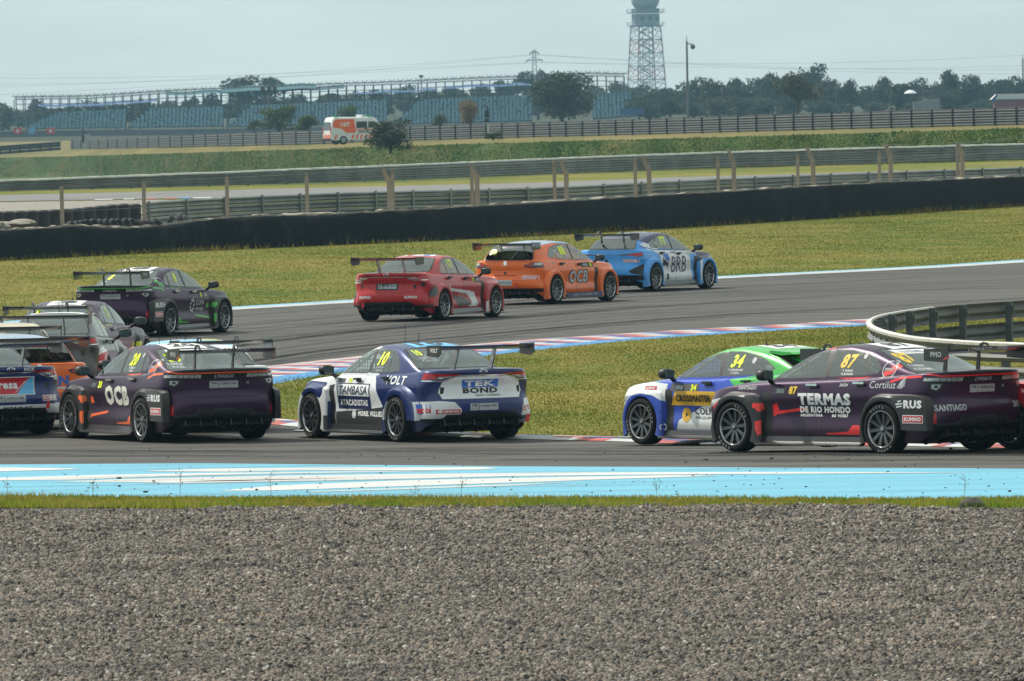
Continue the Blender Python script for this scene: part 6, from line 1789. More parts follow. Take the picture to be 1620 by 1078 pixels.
# blades on the bank so that its edge and face are rough
def bank_blades():
    rs = np.random.RandomState(21); n = 90000
    G = np.array([[tuple(p) for p in r] for r in ROWS[9:15]]); nr, nc = G.shape[:2]      # the bank's own rows, foot to crest
    c = rs.uniform(18, 55, n); k = rs.rand(n) * (nr - 1.001)
    i0, j0 = k.astype(int), c.astype(int); fi, fj = (k - i0)[:, None], (c - j0)[:, None]
    Q = (G[i0, j0] * (1 - fj) + G[i0, j0 + 1] * fj) * (1 - fi) + (G[i0 + 1, j0] * (1 - fj) + G[i0 + 1, j0 + 1] * fj) * fi
    x, y, z = Q.T; z = z - .03; px = x / y * FPX + 810; k = k / (nr - 1)
    cl = np.clip(.5 + .9 * np.sin(px * .021 + k * 3) * np.sin(px * .057 + 1.3) + .3 * np.sin(px * .2), .15, 1.4)
    h = rs.uniform(.06, .20, n) * (.6 + .4 * cl); w = rs.uniform(.08, .20, n); a = rs.uniform(0, 6.28, n)
    ca, sa = np.cos(a) * w / 2, np.sin(a) * w / 2; lx = rs.normal(0, .5, n) * h
    V = np.stack([np.stack([x - ca, y - sa, z], 1), np.stack([x + ca, y + sa, z], 1), np.stack([x + lx, y, z + h], 1)], 1).reshape(-1, 3)
    link('bank_growth', quick_mesh('bank_growth', V, np.arange(3 * n), 3, [G_BANKB]), kind='stuff')
bank_blades()

# ------------------------------------------------------------------ trees
def leaf_mat(name, a, b, c):
    t = NT(name); g = t.new('NewGeometry'); oi = t.new('ObjectInfo')
    n = t.noise(1.2, 3, .6, t.coord('Object'))
    f = t.math('ADD', t.math('MULTIPLY', g.outputs['Random Per Island'], .55), t.math('ADD', t.math('MULTIPLY', n, .35), t.math('MULTIPLY', oi.outputs['Random'], .15)))
    col = t.ramp(f, [(.25, a), (.55, b), (.85, c)]); t.set(col, .6, spec=.25)
    tr = t.new('BsdfTranslucent'); t.link(col, tr.inputs[0]); mx = t.new('MixShader'); mx.inputs[0].default_value = .3
    t.link(t.b.outputs[0], mx.inputs[1]); t.link(tr.outputs[0], mx.inputs[2]); t.link(mx.outputs[0], t.out.inputs['Surface']); return t.m
LEAF = leaf_mat('leaf_dark', (.018, .030, .010), (.036, .055, .016), (.065, .082, .026))
LEAF_G = leaf_mat('leaf_green', (.030, .052, .010), (.060, .088, .016), (.10, .12, .028))
LEAF_Y = leaf_mat('leaf_autumn', (.10, .07, .012), (.19, .12, .018), (.26, .17, .03))
LEAF_O = leaf_mat('leaf_olive', (.035, .040, .014), (.060, .065, .022), (.10, .095, .036))
BARK = plain('bark', (.055, .045, .036), .9, 0, None, .3, 3)
def crown_mesh(seed, mat, n=2600, leaf=.034, flat=.8, base=.18, gaps=.0, lobes=9, col=False):
    """unit tree crown, 1 wide about the axis, height 0..1: leaves on twigs of uneven clumps"""
    rs = np.random.RandomState(seed); L = []
    for i in range(lobes):
        a = rs.uniform(0, 6.28); r = rs.uniform(.05, .36) if not col else rs.uniform(0, .12)
        z = rs.uniform(base + .16, .84) if not col else .12 + .8 * i / lobes
        q = (1 - abs(z - .5) * .9)
        L.append((r * math.cos(a) * q, r * math.sin(a) * q, z, rs.uniform(.13, .24) * (1 if not col else .9)))
    L.append((0, 0, .62, .26))
    w = np.array([l[3] ** 2 for l in L]); idx = rs.choice(len(L), n, p=w / w.sum()); C = np.array(L)[idx]
    d = rs.normal(size=(n, 3)); d /= np.linalg.norm(d, axis=1)[:, None]
    rad = C[:, 3] * rs.uniform(.25, 1.0, n) ** .45 * (1 + .25 * np.sin(d[:, 0] * 7 + idx) * np.sin(d[:, 2] * 6))
    p = C[:, :3] + d * rad[:, None] * np.array([1.05, 1.05, flat])
    ok = p[:, 2] > base * .8; p = p[ok]; n = len(p)
    u = rs.normal(size=(n, 3)); u /= np.linalg.norm(u, axis=1)[:, None]; v = np.cross(u, rs.normal(size=(n, 3))); v /= np.linalg.norm(v, axis=1)[:, None]
    s = leaf * rs.uniform(.5, 1.4, n)[:, None]
    V = np.stack([p - u * s, p + v * s * .55, p + u * s, p - v * s * .55], 1).reshape(-1, 3)
    me = quick_mesh('crown', V, np.arange(4 * n), 4, [mat]); return me, L
def trunk_mesh(seed, L, base=.2, th=.03):
    m = MB(); r = random.Random(seed)
    fork = Vector((r.uniform(-.02, .02), r.uniform(-.02, .02), base + .08))
    m.tube([(0, 0, -.04), fork * .5, fork], [th * 1.25, th, th * .85], 7)
    for l in L:
        e = Vector(l[:3]); mid = fork.lerp(e, .5) + Vector((r.uniform(-.03, .03), r.uniform(-.03, .03), .02))
        m.tube([fork, mid, e], [th * .6, th * .36, th * .12], 5, cap=False)
    return m.mesh('trunk', BARK, True)
KINDS = {}
for nm, arg in dict(a=dict(seed=1, mat=LEAF), b=dict(seed=2, mat=LEAF, lobes=13), c=dict(seed=3, mat=LEAF, lobes=7, flat=.65), d=dict(seed=4, mat=LEAF, lobes=11, base=.1), e=dict(seed=5, mat=LEAF_O, lobes=10),
                    big=dict(seed=6, mat=LEAF, n=8500, leaf=.023, lobes=24, base=.0), airy=dict(seed=7, mat=LEAF_O, n=3000, leaf=.024, lobes=10, base=.26),
                    bush=dict(seed=8, mat=LEAF_G, n=3600, leaf=.026, lobes=14, base=.02), shrub=dict(seed=12, mat=LEAF, n=5200, leaf=.024, lobes=16, base=.02), gold=dict(seed=9, mat=LEAF_Y, n=2600, leaf=.026, lobes=12, base=.05, col=True)).items():
    me, L = crown_mesh(**arg); KINDS[nm] = (me, trunk_mesh(arg['seed'], L, arg.get('base', .18)))
def tree(kind, px, py_base, py_top, s, wpx, label, cat='tree', name='tree', group=None, rz=None, depth=None):
    p = onp(px, py_base, s); H = (py_base - py_top) / s; W = wpx / s
    t0 = thing(name, label, cat, p, rnd.uniform(0, 6.28) if rz is None else rz, group)
    cr, tk = KINDS[kind]
    a = link('crown', cr, t0); b = link('trunk', tk, t0)
    for o in (a, b): o.scale = (W, W, H * (1.0 if kind == 'gold' else 1.02))
    return t0

# ------------------------------------------------------------------ grandstand, far left
SEATB = plain('stand_seat_blue', (.065, .15, .195), .6, 0, None, .35, .8)
STEP = plain('stand_concrete', (.050, .085, .11), .9, 0, None, .3, .3)
TUBE = plain('scaffold_tube', (.07, .085, .095), .7, .3)
NETT = plain('shade_net', (.02, .085, .105), .9, 0, None, .3, .2)
NETB = plain('blue_sheet', (.02, .07, .20), .7, 0, None, .3, .2)
def stand(px0, px1, yb0, yb1, yt0, yt1, name_label, left_cut=0, rows=12, cut_right=False):
    """a raked block of seats between two pixel columns; foot and head given by the picture rows"""
    root = thing('grandstand', name_label, 'grandstand')
    s = STAND_S; a0, a1 = onp(px0, yb0, s), onp(px1, yb1, s); ht0, ht1 = (yb0 - yt0) / s, (yb1 - yt1) / s
    Lx = (a1 - a0).length; ncol = int(Lx / .75); st = MB(); seats = MB(); rs = np.random.RandomState(int(px0) + 5)
    dep = 9.0
    for r in range(rows):
        k0, k1 = r / rows, (r + 1) / rows
        x_cut = left_cut * k0
        A, B = a0.lerp(a1, x_cut), a1 if not cut_right else a0.lerp(a1, 1 - .32 * k0 if cut_right else 1)
        zA0, zB0 = ht0 * k0, ht1 * k0; zA1, zB1 = ht0 * k1, ht1 * k1
        y0, y1 = dep * k0, dep * k1
        fr = [(A.x, A.y + y0, A.z + zA0), (B.x, B.y + y0, B.z + zB0), (B.x, B.y + y0, B.z + zB1), (A.x, A.y + y0, A.z + zA1)]
        tp = [(A.x, A.y + y0, A.z + zA1), (B.x, B.y + y0, B.z + zB1), (B.x, B.y + y1, B.z + zB1), (A.x, A.y + y1, A.z + zA1)]
        st.add(fr, [(0, 1, 2, 3)]); st.add(tp, [(0, 1, 2, 3)])
        for c in range(ncol):
            t = (c + .5) / ncol
            if t < x_cut or (cut_right and t > 1 - .32 * k0) or rs.rand() < .04: continue
            t += rs.uniform(-.12, .12) / ncol
            p = a0.lerp(a1, t); z = p.z + (ht0 + (ht1 - ht0) * t) * k1
            j = rs.uniform(-.05, .05)
            seats.add([(p.x - .26, p.y + y0 + .15, z + .02), (p.x + .26, p.y + y0 + .15, z + .02), (p.x + .26, p.y + y0 + .5, z + .06), (p.x - .26, p.y + y0 + .5, z + .06),
                       (p.x - .26 , p.y + y0 + .58, z + .34 + j), (p.x + .26, p.y + y0 + .58, z + .34 + j)], [(0, 1, 2, 3), (3, 2, 5, 4)])
    st.build('terrace', STEP, root); o = seats.build('seats', SEATB, root); o['kind'] = 'stuff'
    m = MB()
    for k in (0, 1):
        p = (a0, a1)[k]; h = (ht0, ht1)[k]; m.add([(p.x, p.y, p.z - .5), (p.x, p.y + dep, p.z - .5), (p.x, p.y + dep, p.z + h), (p.x, p.y, p.z)], [(0, 1, 2, 3)])
    m.build('side_wall', STEP, root)
    return root
GA = ['blue seat block of the far grandstand at the left end', 'blue seat block of the far grandstand left of the light mast', 'blue seat block of the far grandstand behind the ambulance', 'blue seat block of the far grandstand behind the golden cypress', 'blue seat block of the far grandstand left of the radar tower']
stand(40, 198, 205, 203, 182, 176, GA[0], left_cut=.32); stand(203, 352, 203, 201, 175, 171, GA[1], left_cut=.24); stand(358, 612, 202, 197, 171, 161, GA[2], left_cut=.16)
stand(622, 842, 198, 193, 162, 153, GA[3], left_cut=.2); stand(938, 1020, 190, 184, 152, 145, GA[4], cut_right=True)

def stand_frame():
    """open scaffold of posts and beams over the seats, partly hung with shade nets"""
    root = thing('scaffold_canopy', 'long scaffold roof frame of posts and beams above the blue grandstand', 'canopy frame')
    T = [(20, 154), (60, 153), (120, 152.5), (200, 148), (260, 144), (350, 140), (430, 137), (520, 133), (600, 130.5), (700, 126), (780, 122.5), (830, 121), (930, 116), (1000, 118)]
    S = STAND_S * .985; pm = MB(); pm.tube([(0, 0, 0), (0, 0, 1)], .11, 5); pme = pm.mesh('post', TUBE)
    pts = []
    px = 22.0
    while px < 1000:
        yt = tz(T, px); g = onp(px, yt + 46, S); top = onp(px, yt, S) + Vector((0, 10, 0)); h = 46 / S
        link('post', pme, root, top - Vector((0, 0, h))).scale = (1, 1, h)
        link('post', pme, root, top - Vector((0, 9, h))).scale = (1, 1, h * .9)
        c = MB()
        for dx, dz in ((-.9, .1), (.9, .1), (-.6, .5), (.6, .5)): c.tube([(0, 0, 0), (dx, 0, dz)], .06, 4)
        c.tube([(0, -9, -h * .1), (0, 0, 0), (0, 3, .2)], .08, 4)
        c.build('bracket', TUBE, root).location = top
        pts.append(top); px += 14.2
    for dz in (0, -.55, -1.5, -2.6, -3.4):
        m = MB(); m.tube([p + Vector((0, 0, dz)) for p in pts], .07, 4); m.build('beam', TUBE, root)
    m = MB()
    for a, b in zip(pts, pts[1:]): m.tube([a, b + Vector((0, 0, -.55))], .05, 3); m.tube([a + Vector((0, 0, -.55)), b], .05, 3)
    m.build('bracing', TUBE, root)['kind'] = 'stuff'
    for a, b, dy0, dy1, mt in ((262, 360, 2.5, 8, NETT), (350, 500, -2, 6, NETT), (430, 545, 3, 9, plain('dark_net', (.02, .06, .09), .9)), (60, 250, 12, 16, NETB), (560, 690, 14, 17, NETB), (700, 840, 11, 14.5, NETB)):
        m = MB(); r1, r2 = [], []
        for x in np.linspace(a, b, 22):
            y = tz(T, x); w = 1.2 * math.sin(x * .09) + rnd.uniform(-.4, .4)
            r1.append(onp(x, y + dy0 + w, S * .99)); r2.append(onp(x, y + dy1 + w * .6, S * 1.004))
        m.grid([r1, r2], 0); m.build('shade_net', mt, root)
stand_frame()

def stand_fence():
    """debris fence in front of the seats"""
    root = thing('debris_fence', 'long wire debris fence on thin posts before the blue grandstand', 'fence')
    pm = MB(); pm.tube([(0, 0, 0), (0, 0, .86), (0, -.6, 1.0)], .045, 4); pme = pm.mesh('post', TUBE); pts = []
    px = -20.0; T = [(-20, 194), (0, 193), (400, 188), (700, 182), (1000, 174), (1620, 160)]
    while px < 1640:
        g = stand_g(px); s = STAND_S * 1.06; b = onp(px, tz([(-20, 219), (0, 218), (400, 213), (700, 207), (1000, 200), (1300, 192), (1640, 187)], px), s)
        h = (tz([(-20, 219), (0, 218), (400, 213), (700, 207), (1000, 200), (1300, 192), (1640, 187)], px) - tz(T, px)) / s
        if px > 1000: h *= .55
        link('post', pme, root, b).scale = (1, 1, h); pts.append((b, h)); px += 19.0
    for k in (.98, .66, .33):
        m = MB(); m.tube([b + Vector((0, 0, h * k)) for b, h in pts], .02, 3); m.build('wire', TUBE, root)
    m = MB(); m.grid([[b + Vector((0, 0, 0)) for b, h in pts], [b + Vector((0, 0, min(1.1, h * .42))) for b, h in pts]], 0, True); m.build('low_wall', plain('fence_wall', (.10, .12, .13), .85, 0, None, .3, .1), root)
stand_fence()

# ------------------------------------------------------------------ radar tower
def radar():
    S = 4.2; c = onp(1023, 128, S); z0 = c.z
    root = thing('radar_tower', 'tall red and white lattice radar tower with round radome on top', 'tower', c, R(20))
    RED = plain('tower_red', (.28, .035, .03), .6); WH = plain('tower_white', (.27, .29, .30), .6); GREY = plain('tower_grey', (.10, .125, .14), .7); CAB = plain('tower_cabin', (.22, .26, .29), .6)
    def pt(k, z): a = R(45) + k * math.pi / 2; r = (6.9 + (5.1 - 6.9) * z / 26.5) * 1.12; return Vector((r * math.cos(a), r * math.sin(a), z))
    lev = [-4, 0.5, 5.5, 10.5, 15.5, 20.5]
    for k in range(4):
        for i in range(len(lev) - 1):
            a, b = pt(k, lev[i]), pt(k, lev[i + 1]); m = MB(); m.tube([a, b], .24, 6); m.build('leg', RED if i % 2 else WH, root)
            c2, d = pt((k + 1) % 4, lev[i]), pt((k + 1) % 4, lev[i + 1])
            m = MB(); m.tube([a, d], .12, 4); m.tube([c2, b], .12, 4); m.build('bracing', RED if i % 2 else WH, root)
            m = MB(); m.tube([b, d], .17, 4); mid = (a + c2) / 2; m.tube([(b + d) / 2, (a + b) / 2], .09, 4); m.tube([(b + d) / 2, (c2 + d) / 2], .09, 4); m.build('girt', GREY, root)
    st = MB()
    for i in range(10):                                                # stair tower in the middle
        z = -3 + i * 2.35; y = .9 if i % 2 else -.9
        st.prism([(-1.8, z), (1.8, z + 2.35), (1.8, z + 2.65), (-1.8, z + .3)] if i % 2 else [(1.8, z), (-1.8, z + 2.35), (-1.8, z + 2.65), (1.8, z + .3)], 'y', y - .5, y + .5)
        st.box((0, 0, z), (4.6, 3.4, .16))
    for x in (-1.9, 1.9):
        for y in (-1.5, 1.5): st.box((x, y, 9.2), (.16, .16, 24))
    st.build('stair', GREY, root)
    cab = MB(); cab.prism([(5.0 * math.cos(R(22.5 + 45 * k)) * 1.05, 5.0 * math.sin(R(22.5 + 45 * k)) * 1.05) for k in range(8)], 'z', 20.8, 25.2); cab.build('cabin', CAB, root)
    dk = MB()
    for z, r in ((20.5, 7.0), (25.4, 7.2)): dk.lathe([(.1, z), (r, z), (r, z + .35), (.1, z + .35)], 'z', 8)
    dk.lathe([(5.3, 25.7), (5.3, 27.2)], 'z', 12)
    dk.build('platform', GREY, root)
    rl = MB()
    for z, r in ((20.5, 7.0), (25.4, 7.2)):
        for k in range(16):
            a = 2 * math.pi * k / 16; rl.tube([(r * math.cos(a), r * math.sin(a), z), (r * math.cos(a), r * math.sin(a), z + 1.5)], .06, 4)
        for dz in (.8, 1.5): rl.tube([(r * math.cos(2 * math.pi * k / 16), r * math.sin(2 * math.pi * k / 16), z + dz) for k in range(17)], .06, 4)
    rl.build('railing', GREY, root)
    rd = MB(); rd.lathe([(5.4 * math.sin(R(a)), 31.0 - 5.4 * math.cos(R(a))) for a in range(40, 181, 8)], 'z', 32)
    rd.build('radome', plain('radome_shell', (.24, .27, .29), .6, 0, None, .06, .3), root, True)
    for x in (-3, 0, 3):
        w = MB(); w.box((x, -4.88, 23.4), (1.5, .1, 1.5)); w.build('window', plain('cabin_glass', (.05, .07, .08), .2), root)
radar()

def pole(px, yb, yt, s, r, label, cat, head, name='pole'):
    p = onp(px, yb, s); h = (yb - yt) / s; root = thing(name, label, cat, p)
    m = MB(); m.tube([(0, 0, -1), (0, 0, h * .5), (0, 0, h)], [r, r * .85, r * .7], 8); m.build('mast', plain('mast_steel', (.10, .105, .10), .8), root)
    m = MB(); head(m, h); m.build('head', plain('mast_head', (.05, .055, .06), .6), root); return root
def cam_head(m, h): m.tube([(0, 0, h - .4), (.9, 0, h - .5)], .08, 5); m.blob((.9, 0, h - .9), (.38, .38, .4), 2, 8, 6); m.tube([(0, 0, h), (0, 0, h + .7)], .05, 4)
def lamp_head(m, h):
    m.box((0, 0, h), (2.0, .3, .14))
    for x in (-.75, .1, .78): m.prism([(x - .28, h + .0), (x + .28, h + .0), (x + .24, h + .55), (x - .24, h + .55)], 'y', -.25, .25)
pole(1088.5, 190, 65, 10.5, .20, 'tall slender mast with a surveillance camera right of the radar tower', 'mast', cam_head, 'camera_mast')
pole(426, 205, 144, 12.5, .16, 'dark floodlight mast standing before the grandstand above the green bush', 'floodlight mast', lamp_head, 'floodlight_mast')
pole(1619, 160, 93, 8.0, .18, 'distant dark mast at the right edge of the picture', 'mast', cam_head, 'mast')
pole(667, 160, 121, 7.6, .13, 'thin light mast above the grandstand canopy left of the pylon', 'mast', lambda m, h: m.box((0, 0, h), (.9, .3, .5)), 'mast')

def pylon():
    s = 5.5; p = onp(846, 134, s); root = thing('power_pylon', 'grey lattice power pylon with crossarms above the dark trees', 'pylon', p)
    H = (134 - 79) / s; m = MB(); G = plain('pylon_steel', (.09, .10, .11), .7)
    for sx in (-1, 1):
        for sy in (-1, 1): m.tube([(.9 * sx, .9 * sy, -2), (.35 * sx, .35 * sy, H)], .10, 4)
    for i in range(6):
        z0, z1 = H * i / 6, H * (i + 1) / 6; w0, w1 = .9 - .55 * z0 / H, .9 - .55 * z1 / H
        for sy in (-1, 1): m.tube([(-w0, w0 * sy, z0), (w1, w1 * sy, z1)], .06, 3); m.tube([(w0, w0 * sy, z0), (-w1, w1 * sy, z1)], .06, 3)
    m.build('mast', G, root)
    tips = []
    for z, w in ((H * .70, 2.3), (H * .92, 1.2)):
        m = MB(); m.tube([(-w, 0, z), (w, 0, z)], .13, 4); m.tube([(-w, 0, z), (0, 0, z + .9)], .06, 3); m.tube([(w, 0, z), (0, 0, z + .9)], .06, 3)
        for x in (-w, w): m.tube([(x, 0, z), (x, 0, z - .7)], .12, 5)
        m.build('crossarm', G, root); tips += [(-w, z - .6), (w, z - .6)]
    WIRE = plain('power_cable', (.16, .17, .18), .7)
    wires = [(79, 60), (86, 84), (92, 99), (103, 110)]
    for i, ((ya, yb_), (tx, tz_)) in enumerate(zip(wires, tips)):
        A = p + Vector((tx, 0, tz_)); e = onp(2000, yb_, s * .97); f = onp(-500, ya + 36 + i * 8, s * 1.0)
        pts = [f.lerp(A, k / 12) - Vector((0, 0, 3.0 * math.sin(math.pi * k / 12))) for k in range(12)] + [A.lerp(e, k / 16) - Vector((0, 0, 3.2 * math.sin(math.pi * k / 16))) for k in range(17)]
        m = MB(); m.tube(pts, .035, 3); o = m.build('power_cable', WIRE)
        o['label'] = ['thin power cable hung from the lower left crossarm tip of the pylon', 'thin power cable hung from the lower right crossarm tip of the pylon', 'thin power cable hung from the upper left crossarm tip of the pylon', 'thin power cable hung from the upper right crossarm tip of the pylon'][i]; o['category'] = 'power cable'; o['group'] = 'power cables'
pylon()

# ------------------------------------------------------------------ trees and bushes in the picture
tree('big', 889, 193, 109, 11.5, 122, 'large dark rounded tree standing before the grandstand right of the pylon')
tree('airy', 1262, 192, 107, 12.5, 86, 'tall open tree with bare trunk standing before the right tree line')
tree('bush', 441, 211, 166, 13.0, 82, 'round bright green bush below the floodlight mast', 'bush', 'bush')
tree('bush', 486, 211, 182, 13.6, 58, 'small green bush left of the ambulance', 'bush', 'bush')
tree('gold', 741, 203, 158, 12.5, 62, 'slim golden-leaved cypress before the grandstand', 'tree', 'cypress')
tree('bush', 696, 205, 181, 12.0, 40, 'pale green bush left of the golden cypress', 'bush', 'bush')
tree('bush', 552, 200, 166, 12.0, 46, 'green bush behind the ambulance roof', 'bush', 'bush')
tree('shrub', 618, 241, 181, 20.5, 88, 'dense dark shrub on the bank hiding the front of the ambulance', 'shrub', 'shrub')
tree('bush', 780, 222, 208.5, 19.5, 46, 'low bright green shrub on the bank below the marker post', 'shrub', 'shrub')
tree('bush', 402, 208, 190, 12.8, 30, 'small olive bush left of the round bright bush', 'bush', 'bush')
tree('d', 385, 165, 120, 7.4, 78, 'dark tree rising behind the grandstand canopy, left one of two'); tree('b', 428, 165, 118.5, 7.4, 70, 'dark tree rising behind the grandstand canopy, right one of two')
tree('a', 835, 165, 103, 7.2, 50, 'dark tree at the foot of the power pylon'); tree('b', 862, 165, 106, 7.1, 40, 'narrow dark tree right of the power pylon')
r_ = random.Random(12)
line = [(1012, 141), (1030, 136), (1060, 128), (1098, 123), (1130, 119), (1163, 118), (1195, 111), (1222, 109), (1245, 104), (1288, 101), (1310, 118), (1342, 121), (1372, 126), (1398, 116), (1425, 121), (1450, 124), (1478, 125), (1505, 104), (1535, 106), (1562, 122), (1590, 113), (1615, 121), (1650, 116), (1690, 112), (1740, 118), (1790, 108)]
for i, (px, yt) in enumerate(line):
    tree('abcdeb'[i % 6], px, 193 - (px - 1030) * .012, yt, 8.2 + r_.uniform(-.5, .6), r_.uniform(52, 70), f'{ORD[i]} tall tree from the left in the hazy tree line on the right', group='trees of the right tree line')
for i in range(20):
    px = 1022 + i * 40 + r_.uniform(-12, 12)
    tree('dbceda'[i % 6], px, 195 - (px - 1030) * .011, r_.uniform(143, 160), 9.0 + r_.uniform(-.4, .4), r_.uniform(52, 70), f'{ORD[i]} low tree from the left at the front of the right tree line', group='low trees of the right tree line')
for i, (px, yt) in enumerate([(-60, 160), (-25, 166), (5, 163), (30, 167), (60, 152), (90, 165), (118, 161), (150, 158), (185, 155), (222, 152), (262, 150), (300, 149), (335, 148)]):
    tree('abdce'[i % 5], px, 214 - px * .02, yt, 7.0 + r_.uniform(-.3, .2), r_.uniform(50, 66), f'{ORD[i]} dark tree from the left edge behind the left half of the grandstand', group='trees behind the grandstand left')
for i, (px, yt) in enumerate([(380, 146), (420, 148), (470, 142), (520, 140), (560, 141), (600, 138), (640, 135), (680, 132), (720, 130), (760, 128), (800, 122), (840, 126), (900, 124), (940, 126), (980, 124), (1010, 130)]):
    tree('bdace'[i % 5], px, 190 - px * .01, yt, 6.8 + r_.uniform(-.3, .2), r_.uniform(56, 74), f'{ORD[i]} dark tree from the left behind the right half of the grandstand', group='trees behind the grandstand right')

for i in range(24):
    px = 20 + i * 42 + r_.uniform(-10, 10)
    tree('dbeca'[i % 5], px, 205 - px * .02, tz([(0, 170), (350, 158), (700, 142), (1020, 136)], px) + r_.uniform(-3, 5), 7.3, r_.uniform(56, 70), f'{ORD[i]} low tree from the left in the thicket right behind the grandstand', group='thicket behind the grandstand')

# ------------------------------------------------------------------ small things on and beyond the bank
def ambulance():
    sc = 18.6; WHP = plain('van_white', (.66, .67, .68), .35); OR = plain('van_orange', (.80, .13, .02), .4)
    L, W, H = 5.1, 1.80, 2.15
    p = onp(511, 229.5, sc); root = thing('ambulance', 'white and orange ambulance van parked on the bank behind the shrub', 'ambulance', p, R(90 - 68)); root.scale = (1.08,) * 3
    # local: +x forward, rear bumper at x = 0, right flank at y = -W
    prof = [(0.02, .35), (0.0, 1.0), (.10, 1.85), (.22, 2.10), (.55, 2.17), (3.5, 2.14), (3.85, 1.98), (4.45, 1.30), (4.95, 1.08), (5.08, .80), (5.05, .35)]
    m = MB(); rows = []
    for y, k in ((0, 1), (.02, 1), (.12, 1.0), (.9, 1.01), (1.68, 1.0), (1.78, 1), (1.80, 1)):
        pinch = {0: .94, .02: .97, 1.78: .97, 1.80: .94}.get(y, 1.0)
        rows.append([(x if z < 1.6 else x + (1 - pinch) * .5 * (1 if x < 2 else -1), -y, .35 + (z - .35) * (pinch if z > 1.7 else 1)) for x, z in prof])
    m.grid(rows, 0, True)
    m.add(rows[0], [tuple(range(len(prof)))], 0); m.add(rows[-1], [tuple(range(len(prof)))[::-1]], 0)
    m.add([(0.02, 0, .35), (0.02, -W, .35), (5.05, -W, .35), (5.05, 0, .35)], [(0, 1, 2, 3)], 0)
    m.build('body', WHP, root, True)
    def slab(nm, poly, mat, y=-W - .006, dd=.006):                     # on the right flank
        m = MB(); m.prism(poly, 'y', y, y + dd); return m.build(nm, mat, root)
    GL = plain('van_glass', (.03, .05, .05), .1, 0, .5)
    slab('side_window', [(2.15, 1.28), (2.15, 1.80), (3.05, 1.80), (3.05, 1.28)], GL); slab('side_window', [(3.15, 1.28), (3.15, 1.80), (3.72, 1.78), (4.15, 1.30)], GL)
    slab('stripe', [(.40, 2.0), (1.95, 2.0), (2.1, 1.25), (2.1, .92), (1.3, .90), (.9, 1.25), (.2, 1.35), (.15, 1.7)], OR, dd=.004)
    slab('stripe', [(2.15, 1.22), (4.2, 1.22), (4.3, 1.15), (2.15, 1.15)], OR, dd=.003)
    for i in range(13):
        x = .25 + i * .36
        if .55 < x < 1.35 or x > 4.6 or 3.6 < x < 4.5: continue
        slab('chevron', [(x, .42), (x + .17, .42), (x + .30, .78), (x + .13, .78)], OR, dd=.003)
    V, F = text2d('107', .04); m = MB(); m.add([(1.22 + a * .40, -W - .011, 1.58 + b * .36) for a, b in V], F); m.build('lettering', WHITEV, root)
    V, F = text2d('SEASE', .03); m = MB(); m.add([(2.75 + a * .26, -W - .011, 1.02 + b * .24) for a, b in V], F); m.build('lettering', BLACKV, root)
    m = MB(); m.prism([(-.15, 1.15), (-1.65, 1.15), (-1.52, 1.78), (-.28, 1.78)], 'x', -.012, .05); m.build('rear_window', GL, root)
    for y in (-.10, -1.70):
        m = MB(); m.box((.015, y, 1.12), (.06, .14, .55)); m.build('taillight', LAMPRED, root)
    for i in range(7):
        y0 = -.12 - i * .235; m = MB(); m.prism([(y0, .45), (y0 - .12, .45), (y0 - .20, .80), (y0 - .08, .80)], 'x', -.006, .02); m.build('chevron', OR, root)
    m = MB(); m.box((.0, -W / 2, .40), (.14, 1.74, .16)); m.build('bumper', BLACK, root)
    for x, z, c in ((.5, 2.20, GREENV), (3.3, 2.2, GREENV)):
        m = MB(); m.box((x, -W + .25, z), (.3, .3, .10)); m.build('beacon', c, root)
    m = MB(); m.box((2.9, -W / 2, 2.24), (.35, 1.3, .16)); m.build('light_bar', plain('beacon_clear', (.5, .55, .6), .2), root)
    for x in (1.05, 4.15):
        for y in (-W + .08, -.08):
            w = MB(); w.lathe([(.22, -.11), (.32, -.11), (.345, -.06), (.345, .06), (.32, .11), (.22, .11)], 'y', 20); w.lathe([(.001, .1), (.22, .09), (.22, -.09), (.001, -.1)], 'y', 16, mat=1)
            o = w.build('wheel', [RUBBER, STEEL], root); o.location = (x, y, .345)
ambulance()

